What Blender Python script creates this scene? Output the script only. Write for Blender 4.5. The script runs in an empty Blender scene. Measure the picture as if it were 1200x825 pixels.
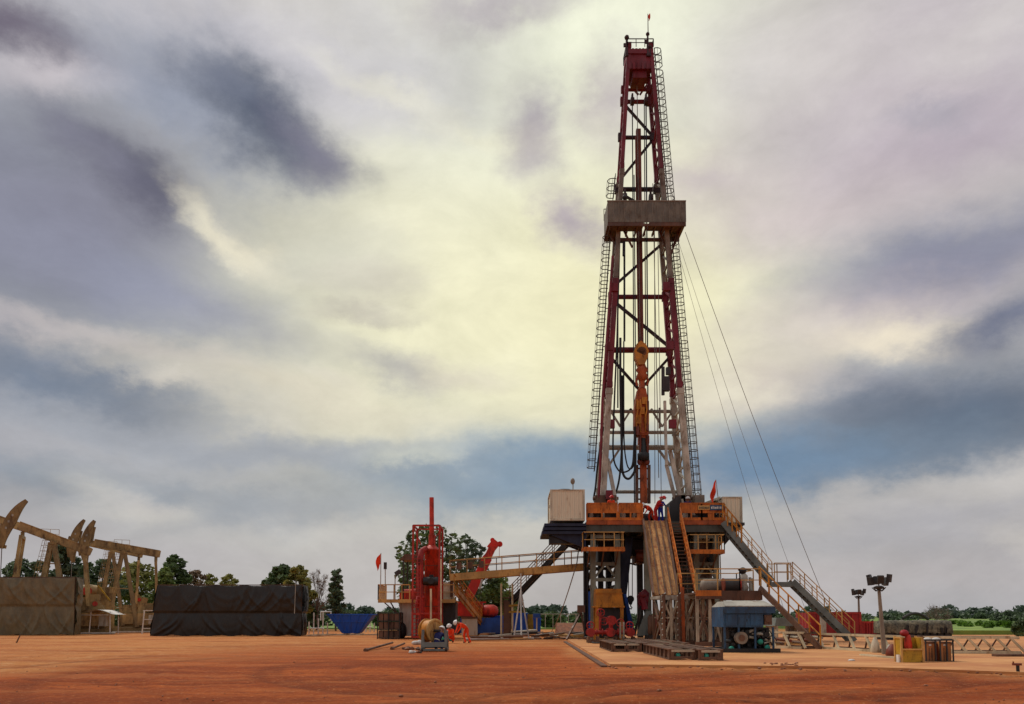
import bpy, bmesh, math, random
import numpy as np
from mathutils import Vector, Matrix, Euler
random.seed(7)
R = math.radians
scene = bpy.context.scene
COL = scene.collection
# ---------------------------------------------------------------- camera
F, HOR, PITCH, CAMH = 933.0, 722.0, R(4.0), 1.6
CY = HOR - F*math.tan(PITCH)
sp, cp = math.sin(PITCH), math.cos(PITCH)
cam = bpy.data.cameras.new('camera'); camo = bpy.data.objects.new('camera', cam); COL.objects.link(camo)
camo.location = (0, 0, CAMH); camo.rotation_euler = (R(90)+PITCH, 0, 0)
cam.sensor_width = 36; cam.lens = F/1200*36; cam.shift_y = (CY-412.5)/1200
cam.clip_start = .1; cam.clip_end = 6000
scene.camera = camo
def _d(px, py):
    u = (px-600)/F; v = (CY-py)/F
    return Vector((u, cp-v*sp, sp+v*cp))
def P(px, py, Y):
    d = _d(px, py); return Vector((d.x, d.y, d.z))*(Y/d.y)+Vector((0, 0, CAMH))
def G(px, py, z=0):
    d = _d(px, py); t = (z-CAMH)/d.z
    return Vector((d.x*t, d.y*t, z))
def GX(px, Y, z=0):
    """world x of a pixel column at depth Y and height z"""
    # solve for py giving z at Y
    a = (z-CAMH)/Y
    v = (a*cp-sp)/(cp+a*sp)
    return (px-600)/F*Y/(cp-v*sp)
def V(*a): return Vector(a)
# ---------------------------------------------------------------- materials
def lin(c):
    return tuple(((x/255)/12.92 if x/255 <= .04045 else ((x/255+.055)/1.055)**2.4) for x in c)+(1,)
class NT:
    def __init__(s, nt): s.nt = nt
    def n(s, t, **k):
        nd = s.nt.nodes.new(t)
        for a, b in k.items():
            if a.startswith('i_'):
                nd.inputs[a[2:].replace('_', ' ')].default_value = b
            else: setattr(nd, a, b)
        return nd
    def l(s, a, b): s.nt.links.new(a, b)
    def m(s, op, a, b=None, c=None, clamp=False):
        nd = s.nt.nodes.new('ShaderNodeMath'); nd.operation = op; nd.use_clamp = clamp
        for i, x in enumerate((a, b, c)):
            if x is None: continue
            if isinstance(x, (int, float)): nd.inputs[i].default_value = x
            else: s.l(x, nd.inputs[i])
        return nd.outputs[0]
    def mix(s, f, a, b, blend='MIX'):
        nd = s.nt.nodes.new('ShaderNodeMix'); nd.data_type = 'RGBA'; nd.blend_type = blend
        for k, x in ((0, f), (6, a), (7, b)):
            if isinstance(x, (int, float, tuple)): nd.inputs[k].default_value = x
            else: s.l(x, nd.inputs[k])
        return nd.outputs[2]
    def mr(s, x, a, b, c=0, d=1, smooth=True):
        nd = s.nt.nodes.new('ShaderNodeMapRange'); nd.interpolation_type = 'SMOOTHSTEP' if smooth else 'LINEAR'
        s.l(x, nd.inputs[0])
        for i, q in enumerate((a, b, c, d)): nd.inputs[i+1].default_value = q
        return nd.outputs[0]
def newmat(name):
    m = bpy.data.materials.new(name); m.use_nodes = True
    nt = m.node_tree; bs = nt.nodes['Principled BSDF']
    return m, NT(nt), bs
def paint(name, c, dirt=(92, 62, 42), amt=.45, rough=.55, metal=0., scale=1.2, stretch=.35, c2=None, bump=.15, grime=.0):
    m, t, bs = newmat(name)
    tc = t.n('ShaderNodeTexCoord'); mp = t.n('ShaderNodeMapping'); t.l(tc.outputs['Object'], mp.inputs[0])
    mp.inputs['Scale'].default_value = (1, 1, stretch)
    n1 = t.n('ShaderNodeTexNoise', i_Scale=scale*1.7, i_Detail=9., i_Roughness=.68); t.l(mp.outputs[0], n1.inputs['Vector'])
    n2 = t.n('ShaderNodeTexNoise', i_Scale=scale*7, i_Detail=5., i_Roughness=.7); t.l(mp.outputs[0], n2.inputs['Vector'])
    n3 = t.n('ShaderNodeTexNoise', i_Scale=scale*.6, i_Detail=3.); t.l(tc.outputs['Object'], n3.inputs['Vector'])
    f = t.mr(n1.outputs[0], .66-.3*amt, .72, 0, min(1, .5+amt))
    f2 = t.mr(n2.outputs[0], .5, .78, 0, amt*.9)
    base = t.mix(t.mr(n3.outputs[0], .35, .65), lin(c), lin(c2 or tuple(x*.8 for x in c)))
    col = t.mix(f, base, lin(dirt)); col = t.mix(f2, col, lin(tuple(x*.6 for x in dirt)))
    t.l(col, bs.inputs['Base Color'])
    t.l(t.mr(n1.outputs[0], .3, .7, rough-.12, rough+.25), bs.inputs['Roughness'])
    bs.inputs['Metallic'].default_value = metal
    b = t.n('ShaderNodeBump'); b.inputs['Strength'].default_value = bump; b.inputs['Distance'].default_value = .02
    t.l(n2.outputs[0], b.inputs['Height']); t.l(b.outputs[0], bs.inputs['Normal'])
    return m
def corrug(name, c, dirt, amt=.4, freq=18, axis=0):
    m, t, bs = newmat(name)
    tc = t.n('ShaderNodeTexCoord'); sx = t.n('ShaderNodeSeparateXYZ'); t.l(tc.outputs['Object'], sx.inputs[0])
    s = t.m('SINE', t.m('MULTIPLY', t.m('ADD', sx.outputs[0], sx.outputs[1]), freq))
    mp = t.n('ShaderNodeMapping'); t.l(tc.outputs['Object'], mp.inputs[0]); mp.inputs['Scale'].default_value = (1.5, 1.5, .25)
    n1 = t.n('ShaderNodeTexNoise', i_Scale=2.5, i_Detail=9., i_Roughness=.7); t.l(mp.outputs[0], n1.inputs['Vector'])
    col = t.mix(t.mr(n1.outputs[0], .62-.25*amt, .75, 0, .9), lin(c), lin(dirt))
    t.l(col, bs.inputs['Base Color']); bs.inputs['Roughness'].default_value = .6
    b = t.n('ShaderNodeBump'); b.inputs['Strength'].default_value = .8; b.inputs['Distance'].default_value = .04
    t.l(s, b.inputs['Height']); t.l(b.outputs[0], bs.inputs['Normal'])
    return m
def leafmat(name, dark, light, trans=.25):
    m, t, bs = newmat(name)
    g = t.n('ShaderNodeNewGeometry'); oi = t.n('ShaderNodeTexCoord')
    n = t.n('ShaderNodeTexNoise', i_Scale=.55, i_Detail=2.); t.l(oi.outputs['Object'], n.inputs['Vector'])
    f = t.m('ADD', t.m('MULTIPLY', g.outputs['Random Per Island'], .55), t.mr(n.outputs[0], .35, .65, 0, .5), clamp=True)
    t.l(t.mix(f, lin(dark), lin(light)), bs.inputs['Base Color'])
    bs.inputs['Roughness'].default_value = .55
    bs.inputs['Subsurface Weight'].default_value = 0
    tr = t.n('ShaderNodeBsdfTranslucent'); t.l(t.mix(f, lin(dark), lin(light)), tr.inputs[0])
    mx = t.n('ShaderNodeMixShader'); mx.inputs[0].default_value = trans
    out = [x for x in m.node_tree.nodes if x.type == 'OUTPUT_MATERIAL'][0]
    t.l(bs.outputs[0], mx.inputs[1]); t.l(tr.outputs[0], mx.inputs[2]); t.l(mx.outputs[0], out.inputs[0])
    return m
def glassy(name, c):
    m, t, bs = newmat(name); bs.inputs['Base Color'].default_value = lin(c); bs.inputs['Roughness'].default_value = .15
    n = t.n('ShaderNodeTexNoise', i_Scale=3.); t.l(t.mix(n.outputs[0], lin(c), lin(tuple(x*.7 for x in c))), bs.inputs['Base Color'])
    return m
M = dict(
 mastred=paint('mast_red_paint', (122, 22, 38), (62, 30, 30), .45),
 mastdark=paint('dark_brace_steel', (62, 34, 36), (36, 26, 26), .4),
 mastwhite=paint('mast_white_paint', (198, 190, 172), (112, 86, 64), .6),
 mastgrey=paint('mast_grey_steel', (140, 128, 112), (84, 62, 50), .5),
 ltgrey=paint('light_grey_paint', (176, 172, 158), (112, 82, 60), .5),
 board=paint('weathered_board', (116, 108, 92), (82, 72, 58), .55, scale=2.5),
 under=paint('rusty_underside', (104, 66, 44), (58, 38, 28), .6),
 cage=paint('cage_steel', (84, 78, 72), (66, 46, 36), .4),
 rustred=paint('rust_red_guide', (124, 52, 28), (70, 34, 22), .5),
 orange=paint('orange_paint', (220, 118, 18), (98, 50, 22), .65, scale=2),
 orangerust=paint('rusty_orange', (182, 84, 22), (96, 44, 20), .55, scale=2),
 amber=paint('amber_yellow', (202, 130, 28), (92, 58, 28), .55, scale=2),
 yellowtan=paint('worn_yellow_tan', (220, 172, 96), (122, 82, 50), .55),
 yellow=paint('yellow_paint', (196, 152, 34), (96, 74, 40), .6, scale=2.5, stretch=1),
 cabin=corrug('cream_corrugated_steel', (226, 216, 188), (146, 108, 72), .35, 22),
 creamp=paint('cream_panel', (216, 206, 180), (128, 96, 68), .45),
 navy=paint('navy_steel', (20, 32, 62), (40, 34, 36), .4),
 blue=paint('blue_paint', (30, 82, 170), (52, 52, 62), .35),
 dblue=corrug('blue_ribbed_steel', (22, 84, 184), (70, 66, 66), .35, 9),
 genblue=paint('faded_blue_panel', (38, 84, 120), (46, 50, 56), .7, c2=(30, 62, 92), scale=2),
 green=paint('grey_green_steel', (138, 142, 124), (78, 60, 46), .55),
 dkgreen=paint('dark_grey_green', (78, 80, 70), (60, 44, 34), .5),
 black=paint('black_grease_steel', (26, 25, 26), (44, 36, 32), .3, rough=.5),
 darkst=paint('dark_steel', (54, 50, 48), (64, 46, 36), .45),
 deepred=paint('dull_red_paint', (176, 34, 26), (82, 28, 22), .55, scale=2),
 tower=paint('frame_red_paint', (184, 44, 26), (92, 30, 22), .5, scale=2),
 rubber=paint('black_rubber', (20, 20, 21), (50, 44, 40), .15, rough=.5),
 red=paint('bright_red_paint', (218, 40, 20), (120, 30, 20), .35),
 redv=paint('vermilion_paint', (212, 50, 22), (96, 32, 22), .65, scale=2.2),
 redc=corrug('red_container_steel', (150, 20, 26), (80, 24, 24), .5, 10),
 brown=paint('rusty_brown_steel', (112, 78, 56), (60, 40, 30), .6),
 trestle=paint('muddy_trestle_steel', (186, 172, 148), (100, 70, 48), .6),
 greyst=paint('grey_stair_steel', (122, 130, 124), (74, 62, 52), .4),
 white=paint('white_paint', (226, 224, 216), (140, 112, 90), .35),
 palepipe=paint('pale_cream_pipe', (222, 206, 168), (146, 112, 76), .4),
 sand=paint('sand_paint', (184, 154, 98), (80, 60, 40), .65, c2=(140, 114, 70)),
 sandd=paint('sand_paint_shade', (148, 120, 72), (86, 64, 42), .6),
 tank=corrug('grey_white_tank_wall', (196, 190, 176), (124, 94, 70), .55, 7),
 mottled=paint('mottled_tarpaulin', (128, 118, 90), (44, 42, 34), 1., scale=4, c2=(92, 86, 64), stretch=1),
 flag=paint('flag_cloth', (240, 62, 16), (206, 44, 14), .2, rough=.8),
 wire=paint('steel_wire', (136, 132, 126), (70, 62, 58), .3),
 skin=paint('skin', (150, 98, 72), (140, 90, 66), .1),
 coverall=paint('orange_coverall', (246, 74, 24), (190, 50, 20), .25, rough=.85),
 redsuit=paint('red_coverall', (206, 38, 26), (150, 30, 20), .25, rough=.85),
 bluesuit=paint('blue_coverall', (26, 52, 172), (20, 36, 110), .25, rough=.85),
 navysuit=paint('navy_coverall', (26, 34, 92), (20, 26, 60), .25, rough=.85),
 boot=paint('boot_leather', (34, 28, 25), (70, 48, 34), .3, rough=.6),
 helmet=paint('white_helmet', (236, 236, 232), (190, 180, 165), .15, rough=.3),
 helmetr=paint('red_helmet', (204, 30, 24), (160, 30, 24), .15, rough=.3),
 olive=paint('tan_crate_wood', (196, 128, 70), (104, 66, 38), .45),
 bark=paint('bark', (84, 68, 54), (52, 42, 34), .5, scale=4),
 deadwood=paint('dead_wood', (122, 100, 86), (86, 68, 58), .4, scale=4),
 lens=glassy('lamp_lens', (88, 88, 80)),
 teal=paint('teal_plastic', (40, 150, 130), (60, 90, 80), .3),
 sack=paint('white_sack', (214, 210, 202), (150, 130, 110), .35, rough=.85),
 rock=paint('clod', (150, 92, 56), (96, 56, 34), .5, scale=6),
)
M['leafA'] = leafmat('leaf_mid_green', (48, 66, 30), (146, 168, 92))
M['leafB'] = leafmat('leaf_dark_green', (38, 54, 30), (106, 130, 76))
M['leafC'] = leafmat('leaf_olive', (70, 72, 30), (170, 168, 90))
M['leafD'] = leafmat('leaf_blue_green', (42, 56, 40), (112, 134, 98))
M['leafdry'] = leafmat('leaf_brown', (84, 68, 52), (156, 128, 98))
M['grass'] = leafmat('grass_blade', (52, 84, 24), (120, 158, 54))
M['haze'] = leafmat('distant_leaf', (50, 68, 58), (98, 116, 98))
# rusty ramp with running streaks
def rampmat():
    m, t, bs = newmat('rusty_ramp_plate')
    tc = t.n('ShaderNodeTexCoord'); mp = t.n('ShaderNodeMapping'); t.l(tc.outputs['Object'], mp.inputs[0]); mp.inputs['Scale'].default_value = (4.2, .5, .4)
    n = t.n('ShaderNodeTexNoise', i_Scale=1., i_Detail=9., i_Roughness=.72); t.l(mp.outputs[0], n.inputs['Vector'])
    n2 = t.n('ShaderNodeTexNoise', i_Scale=4., i_Detail=9., i_Roughness=.75); t.l(tc.outputs['Object'], n2.inputs['Vector'])
    c = t.mix(t.mr(n.outputs[0], .36, .62), lin((112, 74, 46)), lin((204, 150, 88)))
    c = t.mix(t.mr(n2.outputs[0], .5, .6, 0, .8), c, lin((140, 70, 32)))
    c = t.mix(t.mr(n2.outputs[0], .30, .42, .7, 0), c, lin((206, 176, 136)))
    t.l(c, bs.inputs['Base Color']); bs.inputs['Roughness'].default_value = .75
    b = t.n('ShaderNodeBump'); b.inputs['Strength'].default_value = .5; b.inputs['Distance'].default_value = .03
    t.l(n2.outputs[0], b.inputs['Height']); t.l(b.outputs[0], bs.inputs['Normal'])
    return m
M['ramp'] = rampmat()
def tarpmat(name, a, b_, dust):
    m, t, bs = newmat(name)
    tc = t.n('ShaderNodeTexCoord')
    mp = t.n('ShaderNodeMapping'); t.l(tc.outputs['Object'], mp.inputs[0]); mp.inputs['Scale'].default_value = (1, 1, .6)
    n = t.n('ShaderNodeTexNoise', i_Scale=1.1, i_Detail=9., i_Roughness=.66); n.inputs['Distortion'].default_value = .3; t.l(mp.outputs[0], n.inputs['Vector'])
    n2 = t.n('ShaderNodeTexNoise', i_Scale=6., i_Detail=6., i_Roughness=.7); n2.inputs['Distortion'].default_value = .2; t.l(mp.outputs[0], n2.inputs['Vector'])
    c = t.mix(t.mr(n.outputs[0], .35, .65), lin(a), lin(b_)); c = t.mix(t.mr(n2.outputs[0], .52, .75, 0, .7), c, lin(dust))
    t.l(c, bs.inputs['Base Color']); bs.inputs['Roughness'].default_value = .5
    b = t.n('ShaderNodeBump'); b.inputs['Strength'].default_value = .35; b.inputs['Distance'].default_value = .06
    t.l(n.outputs[0], b.inputs['Height']); t.l(b.outputs[0], bs.inputs['Normal'])
    return m
M['tarpdark'] = tarpmat('black_tarpaulin', (19, 20, 18), (32, 31, 27), (58, 50, 40))
M['tarpolive'] = tarpmat('olive_tarpaulin', (88, 80, 56), (112, 100, 70), (132, 110, 76))
# ---------------------------------------------------------------- mesh builder
class MB:
    def __init__(s): s.v = []; s.f = []; s.smooth = []
    def add(s, vs, fs, smooth=False):
        o = len(s.v); s.v += [tuple(x) for x in vs]; s.f += [tuple(i+o for i in f) for f in fs]; s.smooth += [smooth]*len(fs); return s
    def box(s, c, size, rot=None, bev=0):
        x, y, z = [q/2 for q in size]; c = Vector(c)
        vs = [V(a*x, b*y, d*z) for a in (-1, 1) for b in (-1, 1) for d in (-1, 1)]
        if rot is not None:
            m = rot if isinstance(rot, Matrix) else Euler(rot).to_matrix()
            vs = [m @ q for q in vs]
        return s.add([q+c for q in vs], [(0, 1, 3, 2), (4, 6, 7, 5), (0, 4, 5, 1), (2, 3, 7, 6), (0, 2, 6, 4), (1, 5, 7, 3)])
    def bx(s, x0, x1, y0, y1, z0, z1): return s.box(((x0+x1)/2, (y0+y1)/2, (z0+z1)/2), (abs(x1-x0), abs(y1-y0), abs(z1-z0)))
    def bar(s, p, q, w, h=None, up=(0, 0, 1)):
        h = h or w; p = Vector(p); q = Vector(q); d = (q-p)
        if d.length < 1e-6: return s
        d.normalize(); u = Vector(up)
        if abs(d.dot(u)) > .97: u = V(0, 1, 0)
        a = d.cross(u).normalized(); b = a.cross(d).normalized()
        vs = []
        for e in (p, q):
            for i, j in ((-1, -1), (1, -1), (1, 1), (-1, 1)): vs.append(e+a*(i*w/2)+b*(j*h/2))
        return s.add(vs, [(3, 2, 1, 0), (4, 5, 6, 7), (0, 1, 5, 4), (1, 2, 6, 5), (2, 3, 7, 6), (3, 0, 4, 7)])
    def tube(s, p, q, r, r2=None, n=8, caps=True):
        r2 = r if r2 is None else r2; p = Vector(p); q = Vector(q); d = (q-p)
        if d.length < 1e-6: return s
        d.normalize(); u = V(0, 0, 1) if abs(d.z) < .9 else V(0, 1, 0)
        a = d.cross(u).normalized(); b = a.cross(d)
        vs = []
        for e, rr in ((p, r), (q, r2)):
            for i in range(n):
                t = 2*math.pi*i/n; vs.append(e+a*(math.cos(t)*rr)+b*(math.sin(t)*rr))
        s.add(vs, [(i, (i+1) % n, n+(i+1) % n, n+i) for i in range(n)], True)
        if caps: s.add(vs, [tuple(range(n-1, -1, -1)), tuple(range(n, 2*n))])
        return s
    def path(s, pts, r, n=6):
        pts = [Vector(p) for p in pts]; rings = []
        for i, p in enumerate(pts):
            d = (pts[min(i+1, len(pts)-1)]-pts[max(i-1, 0)]).normalized()
            u = V(0, 1, 0) if abs(d.y) < .9 else V(0, 0, 1)
            a = d.cross(u).normalized(); b = a.cross(d)
            rings.append([p+a*(math.cos(2*math.pi*k/n)*r)+b*(math.sin(2*math.pi*k/n)*r) for k in range(n)])
        vs = [q for rg in rings for q in rg]; fs = []
        for i in range(len(pts)-1):
            for k in range(n): fs.append((i*n+k, i*n+(k+1) % n, (i+1)*n+(k+1) % n, (i+1)*n+k))
        return s.add(vs, fs, True)
    def lathe(s, base, prof, axis=(0, 0, 1), n=20):
        base = Vector(base); ax = Vector(axis).normalized(); u = V(0, 1, 0) if abs(ax.y) < .9 else V(1, 0, 0)
        a = ax.cross(u).normalized(); b = ax.cross(a)
        vs = [base+ax*h+a*(math.cos(2*math.pi*k/n)*r)+b*(math.sin(2*math.pi*k/n)*r) for h, r in prof for k in range(n)]
        fs = [(i*n+k, i*n+(k+1) % n, (i+1)*n+(k+1) % n, (i+1)*n+k) for i in range(len(prof)-1) for k in range(n)]
        s.add(vs, fs, True)
        m = len(prof)-1
        return s.add(vs, [tuple(range(n-1, -1, -1)), tuple(m*n+k for k in range(n))])
    def ell(s, c, r, n=12, m=8):
        c = Vector(c); r = (r, r, r) if isinstance(r, (int, float)) else r
        vs = []
        for i in range(m+1):
            ph = math.pi*i/m
            for k in range(n):
                t = 2*math.pi*k/n; vs.append(c+V(r[0]*math.sin(ph)*math.cos(t), r[1]*math.sin(ph)*math.sin(t), r[2]*math.cos(ph)))
        return s.add(vs, [(i*n+k, (i+1)*n+k, (i+1)*n+(k+1) % n, i*n+(k+1) % n) for i in range(m) for k in range(n)], True)
    def prism(s, poly, d):
        """poly: list of 3-D points (planar), extruded by vector d"""
        n = len(poly); d = Vector(d); vs = [Vector(p) for p in poly]+[Vector(p)+d for p in poly]
        return s.add(vs, [tuple(range(n-1, -1, -1)), tuple(range(n, 2*n))]+[(i, (i+1) % n, n+(i+1) % n, n+i) for i in range(n)])
    def rail(s, pts, h=1.1, w=.05, sp_=1.5, mid=True, toe=False):
        pts = [Vector(p) for p in pts]; up = V(0, 0, h)
        for a, b in zip(pts[:-1], pts[1:]):
            s.bar(a+up, b+up, w); L = (b-a).length; k = max(1, round(L/sp_))
            if mid: s.bar(a+up*.52, b+up*.52, w*.8)
            if toe: s.bar(a+V(0, 0, .08), b+V(0, 0, .08), .02, .15)
            for i in range(k+1):
                q = a.lerp(b, i/k); s.bar(q, q+up, w)
        return s
    def build(s, name, mat, parent=None, shift=None):
        me = bpy.data.meshes.new(name)
        vs = [Vector(v) for v in s.v]
        if parent is not None:
            r = parent
            while r.parent: r = r.parent
            off = Vector(r.location)
        else:
            xs = [v.x for v in vs]; ys = [v.y for v in vs]; zs = [v.z for v in vs]
            off = V((min(xs)+max(xs))/2, (min(ys)+max(ys))/2, min(zs))
        me.from_pydata([tuple(v-off) for v in vs], [], s.f)
        me.polygons.foreach_set('use_smooth', s.smooth)
        bm = bmesh.new(); bm.from_mesh(me); bmesh.ops.recalc_face_normals(bm, faces=bm.faces); bm.to_mesh(me); bm.free()
        me.update()
        if mat: me.materials.append(M[mat] if isinstance(mat, str) else mat)
        o = bpy.data.objects.new(name, me); COL.objects.link(o)
        if parent is not None: o.parent = parent
        else: o.location = off
        return o
def tag(o, label=None, cat=None, group=None, kind=None):
    if label: o['label'] = label
    if cat: o['category'] = cat
    if group: o['group'] = group
    if kind: o['kind'] = kind
    return o
def thing(name, label, cat, loc, group=None, rz=0):
    o = bpy.data.objects.new(name, None); COL.objects.link(o); o.empty_display_size = .2
    o.location = loc; o.rotation_euler.z = rz
    return tag(o, label, cat, group)
def copytree(o, parent=None):
    c = o.copy(); COL.objects.link(c)
    if parent is not None: c.parent = parent
    for ch in list(o.children): copytree(ch, c)
    return c
def lerp(a, b, t): return a+(b-a)*t
# ---------------------------------------------------------------- sky
def build_world():
    w = bpy.data.worlds.new('World'); scene.world = w; w.use_nodes = True
    t = NT(w.node_tree); bg = w.node_tree.nodes['Background']
    tc = t.n('ShaderNodeTexCoord'); sx = t.n('ShaderNodeSeparateXYZ'); t.l(tc.outputs['Generated'], sx.inputs[0])
    az = t.m('ARCTAN2', sx.outputs[0], sx.outputs[1]); el = t.m('ARCSINE', sx.outputs[2])
    cb = t.n('ShaderNodeCombineXYZ'); t.l(az, cb.inputs[0]); t.l(el, cb.inputs[1])
    def noise(scale, det, rough=.6, sc=(1, 1, 1)):
        mp = t.n('ShaderNodeMapping'); t.l(cb.outputs[0], mp.inputs[0]); mp.inputs['Scale'].default_value = sc
        n = t.n('ShaderNodeTexNoise', i_Scale=scale, i_Detail=det, i_Roughness=rough); t.l(mp.outputs[0], n.inputs['Vector']); return n
    def vm(op, a, b):
        nd = t.n('ShaderNodeVectorMath'); nd.operation = op
        for i, x in enumerate((a, b)):
            if isinstance(x, tuple): nd.inputs[i].default_value = x
            else: t.l(x, nd.inputs[i])
        return nd.outputs[0]
    w1 = vm('MULTIPLY', vm('SUBTRACT', noise(3.4, 3, .5, (1, 1.5, 1)).outputs[1], (.5, .5, .5)), (.15, .10, 0))
    w2 = vm('MULTIPLY', vm('SUBTRACT', noise(12, 8, .66, (1, 1.5, 1)).outputs[1], (.5, .5, .5)), (.10, .065, 0))
    pos = vm('ADD', vm('ADD', cb.outputs[0], w1), w2)
    pos2 = vm('ADD', cb.outputs[0], w1)
    col = t.mix(t.mr(el, 0, .9), lin((178, 176, 178)), lin((196, 192, 196)))
    def blob(px, py, rx, ry, c, s=1., rot=0, soft=.0, fine=True):
        nonlocal col
        d = _d(px, py).normalized(); a0 = math.atan2(d.x, d.y); e0 = math.asin(d.z)
        k = F*math.hypot(1, (px-600)/F); 
        ky = k*math.hypot(1, d.z)
        ar = vm('SUBTRACT', pos if fine else pos2, (a0, e0, 0))
        vr = t.n('ShaderNodeVectorRotate'); vr.rotation_type = 'Z_AXIS'; t.l(ar, vr.inputs['Vector']); vr.inputs['Angle'].default_value = R(rot)
        q = vm('MULTIPLY', vr.outputs[0], (k/rx, ky/ry, 0))
        ln = t.n('ShaderNodeVectorMath'); ln.operation = 'LENGTH'; t.l(q, ln.inputs[0])
        f = t.mr(ln.outputs['Value'], soft, 1.25, s, 0)
        col = t.mix(f, col, lin(c))
    B = blob
    B(600, 300, 600, 440, (230, 226, 206), .95, 0, .1, False)
    B(480, 380, 460, 210, (242, 238, 204), .92, 8, .05, False)
    B(700, 90, 330, 280, (244, 246, 222), .97, 0, .1, False)
    B(740, 330, 260, 200, (246, 240, 196), .85, 0, 0, False)
    B(20, 260, 400, 340, (138, 142, 156), .97, 0, .1, False)
    B(250, 30, 330, 60, (206, 203, 208), .8, 10, .0)
    B(60, 70, 150, 40, (214, 206, 210), .7, -10)
    B(0, 0, 150, 45, (104, 96, 112), .9, 0)
    B(440, 60, 220, 90, (200, 198, 206), .7, 0)
    B(590, 5, 130, 30, (176, 166, 178), .7, 0)
    B(230, 115, 170, 75, (156, 164, 184), .8, 20)
    B(300, 128, 150, 80, (128, 134, 150), .75, 22, 0)
    B(315, 138, 92, 50, (84, 92, 110), .95, 24)
    B(260, 90, 60, 26, (120, 126, 144), .7, 20)
    B(380, 175, 80, 42, (124, 122, 140), .85, 25)
    B(160, 205, 130, 80, (122, 122, 136), .75, 8, 0)
    B(165, 212, 78, 44, (84, 84, 100), .95, 8)
    B(100, 165, 90, 30, (124, 124, 140), .8, 20)
    B(60, 260, 180, 100, (134, 132, 150), .6, 0)
    B(150, 330, 260, 55, (146, 148, 166), .8, 12)
    B(280, 275, 90, 30, (240, 232, 206), .8, 30)
    B(400, 300, 110, 60, (214, 212, 196), .6, 15)
    B(90, 400, 200, 22, (196, 188, 190), .7, 5)
    B(70, 460, 200, 46, (116, 128, 146), .92, 8)
    B(310, 460, 260, 40, (216, 208, 188), .7, 8)
    B(200, 520, 330, 34, (164, 168, 176), .8, 6)
    B(420, 545, 300, 30, (160, 166, 176), .7, 0)
    B(250, 590, 380, 34, (160, 164, 170), .7, 0)
    B(100, 560, 300, 32, (140, 150, 162), .8, 4)
    B(100, 645, 320, 30, (178, 174, 176), .7, 0)
    B(625, 155, 62, 66, (160, 150, 166), .9, 0)
    B(665, 258, 52, 40, (176, 164, 176), .85, 10)
    B(715, 115, 45, 60, (184, 172, 180), .75, 0)
    B(820, 205, 80, 40, (200, 186, 188), .7, 0)
    B(455, 432, 80, 32, (176, 174, 172), .8, 12)
    B(420, 368, 80, 14, (196, 190, 176), .7, 0)
    B(540, 440, 90, 24, (206, 196, 186), .5, 0)
    B(1030, 120, 330, 190, (198, 188, 194), .85, 0, .1, False)
    B(930, 60, 150, 50, (222, 216, 212), .6, 0)
    B(1170, 30, 130, 40, (214, 208, 206), .7, 0)
    B(1120, 150, 160, 50, (180, 168, 180), .7, 0)
    B(950, 240, 200, 60, (208, 194, 196), .6, 0)
    B(1110, 300, 260, 70, (134, 138, 162), .92, -5)
    B(1000, 370, 240, 60, (204, 190, 188), .7, -5)
    B(1055, 392, 120, 34, (242, 230, 206), .95, 0)
    B(1190, 368, 110, 40, (112, 118, 140), .92, -12)
    B(1010, 480, 240, 60, (142, 150, 166), .85, -8)
    B(1120, 490, 290, 84, (92, 104, 122), .95, -8)
    B(1010, 540, 250, 50, (112, 128, 146), .85, -6)
    B(690, 548, 260, 56, (116, 146, 174), .92, 0)
    B(560, 575, 200, 40, (128, 148, 166), .8, 0)
    B(860, 560, 170, 46, (112, 142, 172), .85, 0)
    B(870, 455, 130, 40, (206, 192, 186), .6, 0)
    B(1180, 560, 280, 36, (196, 192, 188), .85, -10)
    B(1080, 620, 330, 46, (174, 172, 176), .8, 0)
    B(620, 680, 460, 50, (186, 180, 178), .75, 0)
    B(1000, 680, 340, 46, (186, 180, 180), .75, 0)
    rb = random.Random(12)
    for i in range(26):   # small broken tufts
        x, y = rb.uniform(-30, 1230), rb.uniform(20, 640); r = rb.uniform(26, 70); L = rb.random() < .5
        lf = x < 420 or x > 900
        c = ((226, 218, 204) if L else (150, 150, 164)) if lf else ((250, 246, 216) if L else (206, 198, 188))
        B(x, y, r*rb.uniform(1.4, 2.6), r*.5, c, rb.uniform(.22, .42), rb.uniform(-8, 22))
    # streaky cirrus-like modulation
    n = noise(4.5, 10, .62, (1, 2.0, 1)); n.inputs['Distortion'].default_value = .35; f = t.mr(n.outputs[0], .3, .7, .86, 1.10, False)
    n2 = noise(15, 9, .7, (1, 1.6, 1)); n2.inputs['Distortion'].default_value = .6; f2 = t.mr(n2.outputs[0], .3, .7, .955, 1.035, False)
    ff = t.m('MULTIPLY', f, f2)
    col = t.mix(1., col, t.n('ShaderNodeCombineColor').outputs[0], 'MULTIPLY')
    cc = col.node; cn = cc.inputs[7].links[0].from_node
    for i in range(3): t.l(ff, cn.inputs[i])
    # clear sky beneath the cloud sheet
    sky = t.n('ShaderNodeTexSky'); sky.sky_type = 'NISHITA'; sky.sun_disc = False
    sky.sun_elevation = SUN_EL; sky.sun_rotation = SUN_AZ; sky.dust_density = 2.
    sm = t.mix(1., sky.outputs[0], (.10, .10, .10, 1), 'MULTIPLY')
    cov = noise(2.6, 3, .5, (1, 1.6, 1)); cv = t.mr(cov.outputs[0], .3, .5, .92, .985)
    fin = t.mix(cv, sm, col)
    t.l(fin, bg.inputs[0]); bg.inputs[1].default_value = 1.0
    w.cycles.sampling_method = 'MANUAL'; w.cycles.sample_map_resolution = 512
SUN_EL, SUN_AZ = R(56), R(312)   # azimuth clockwise from +Y: high, left and a little beyond the rig
build_world()
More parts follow.
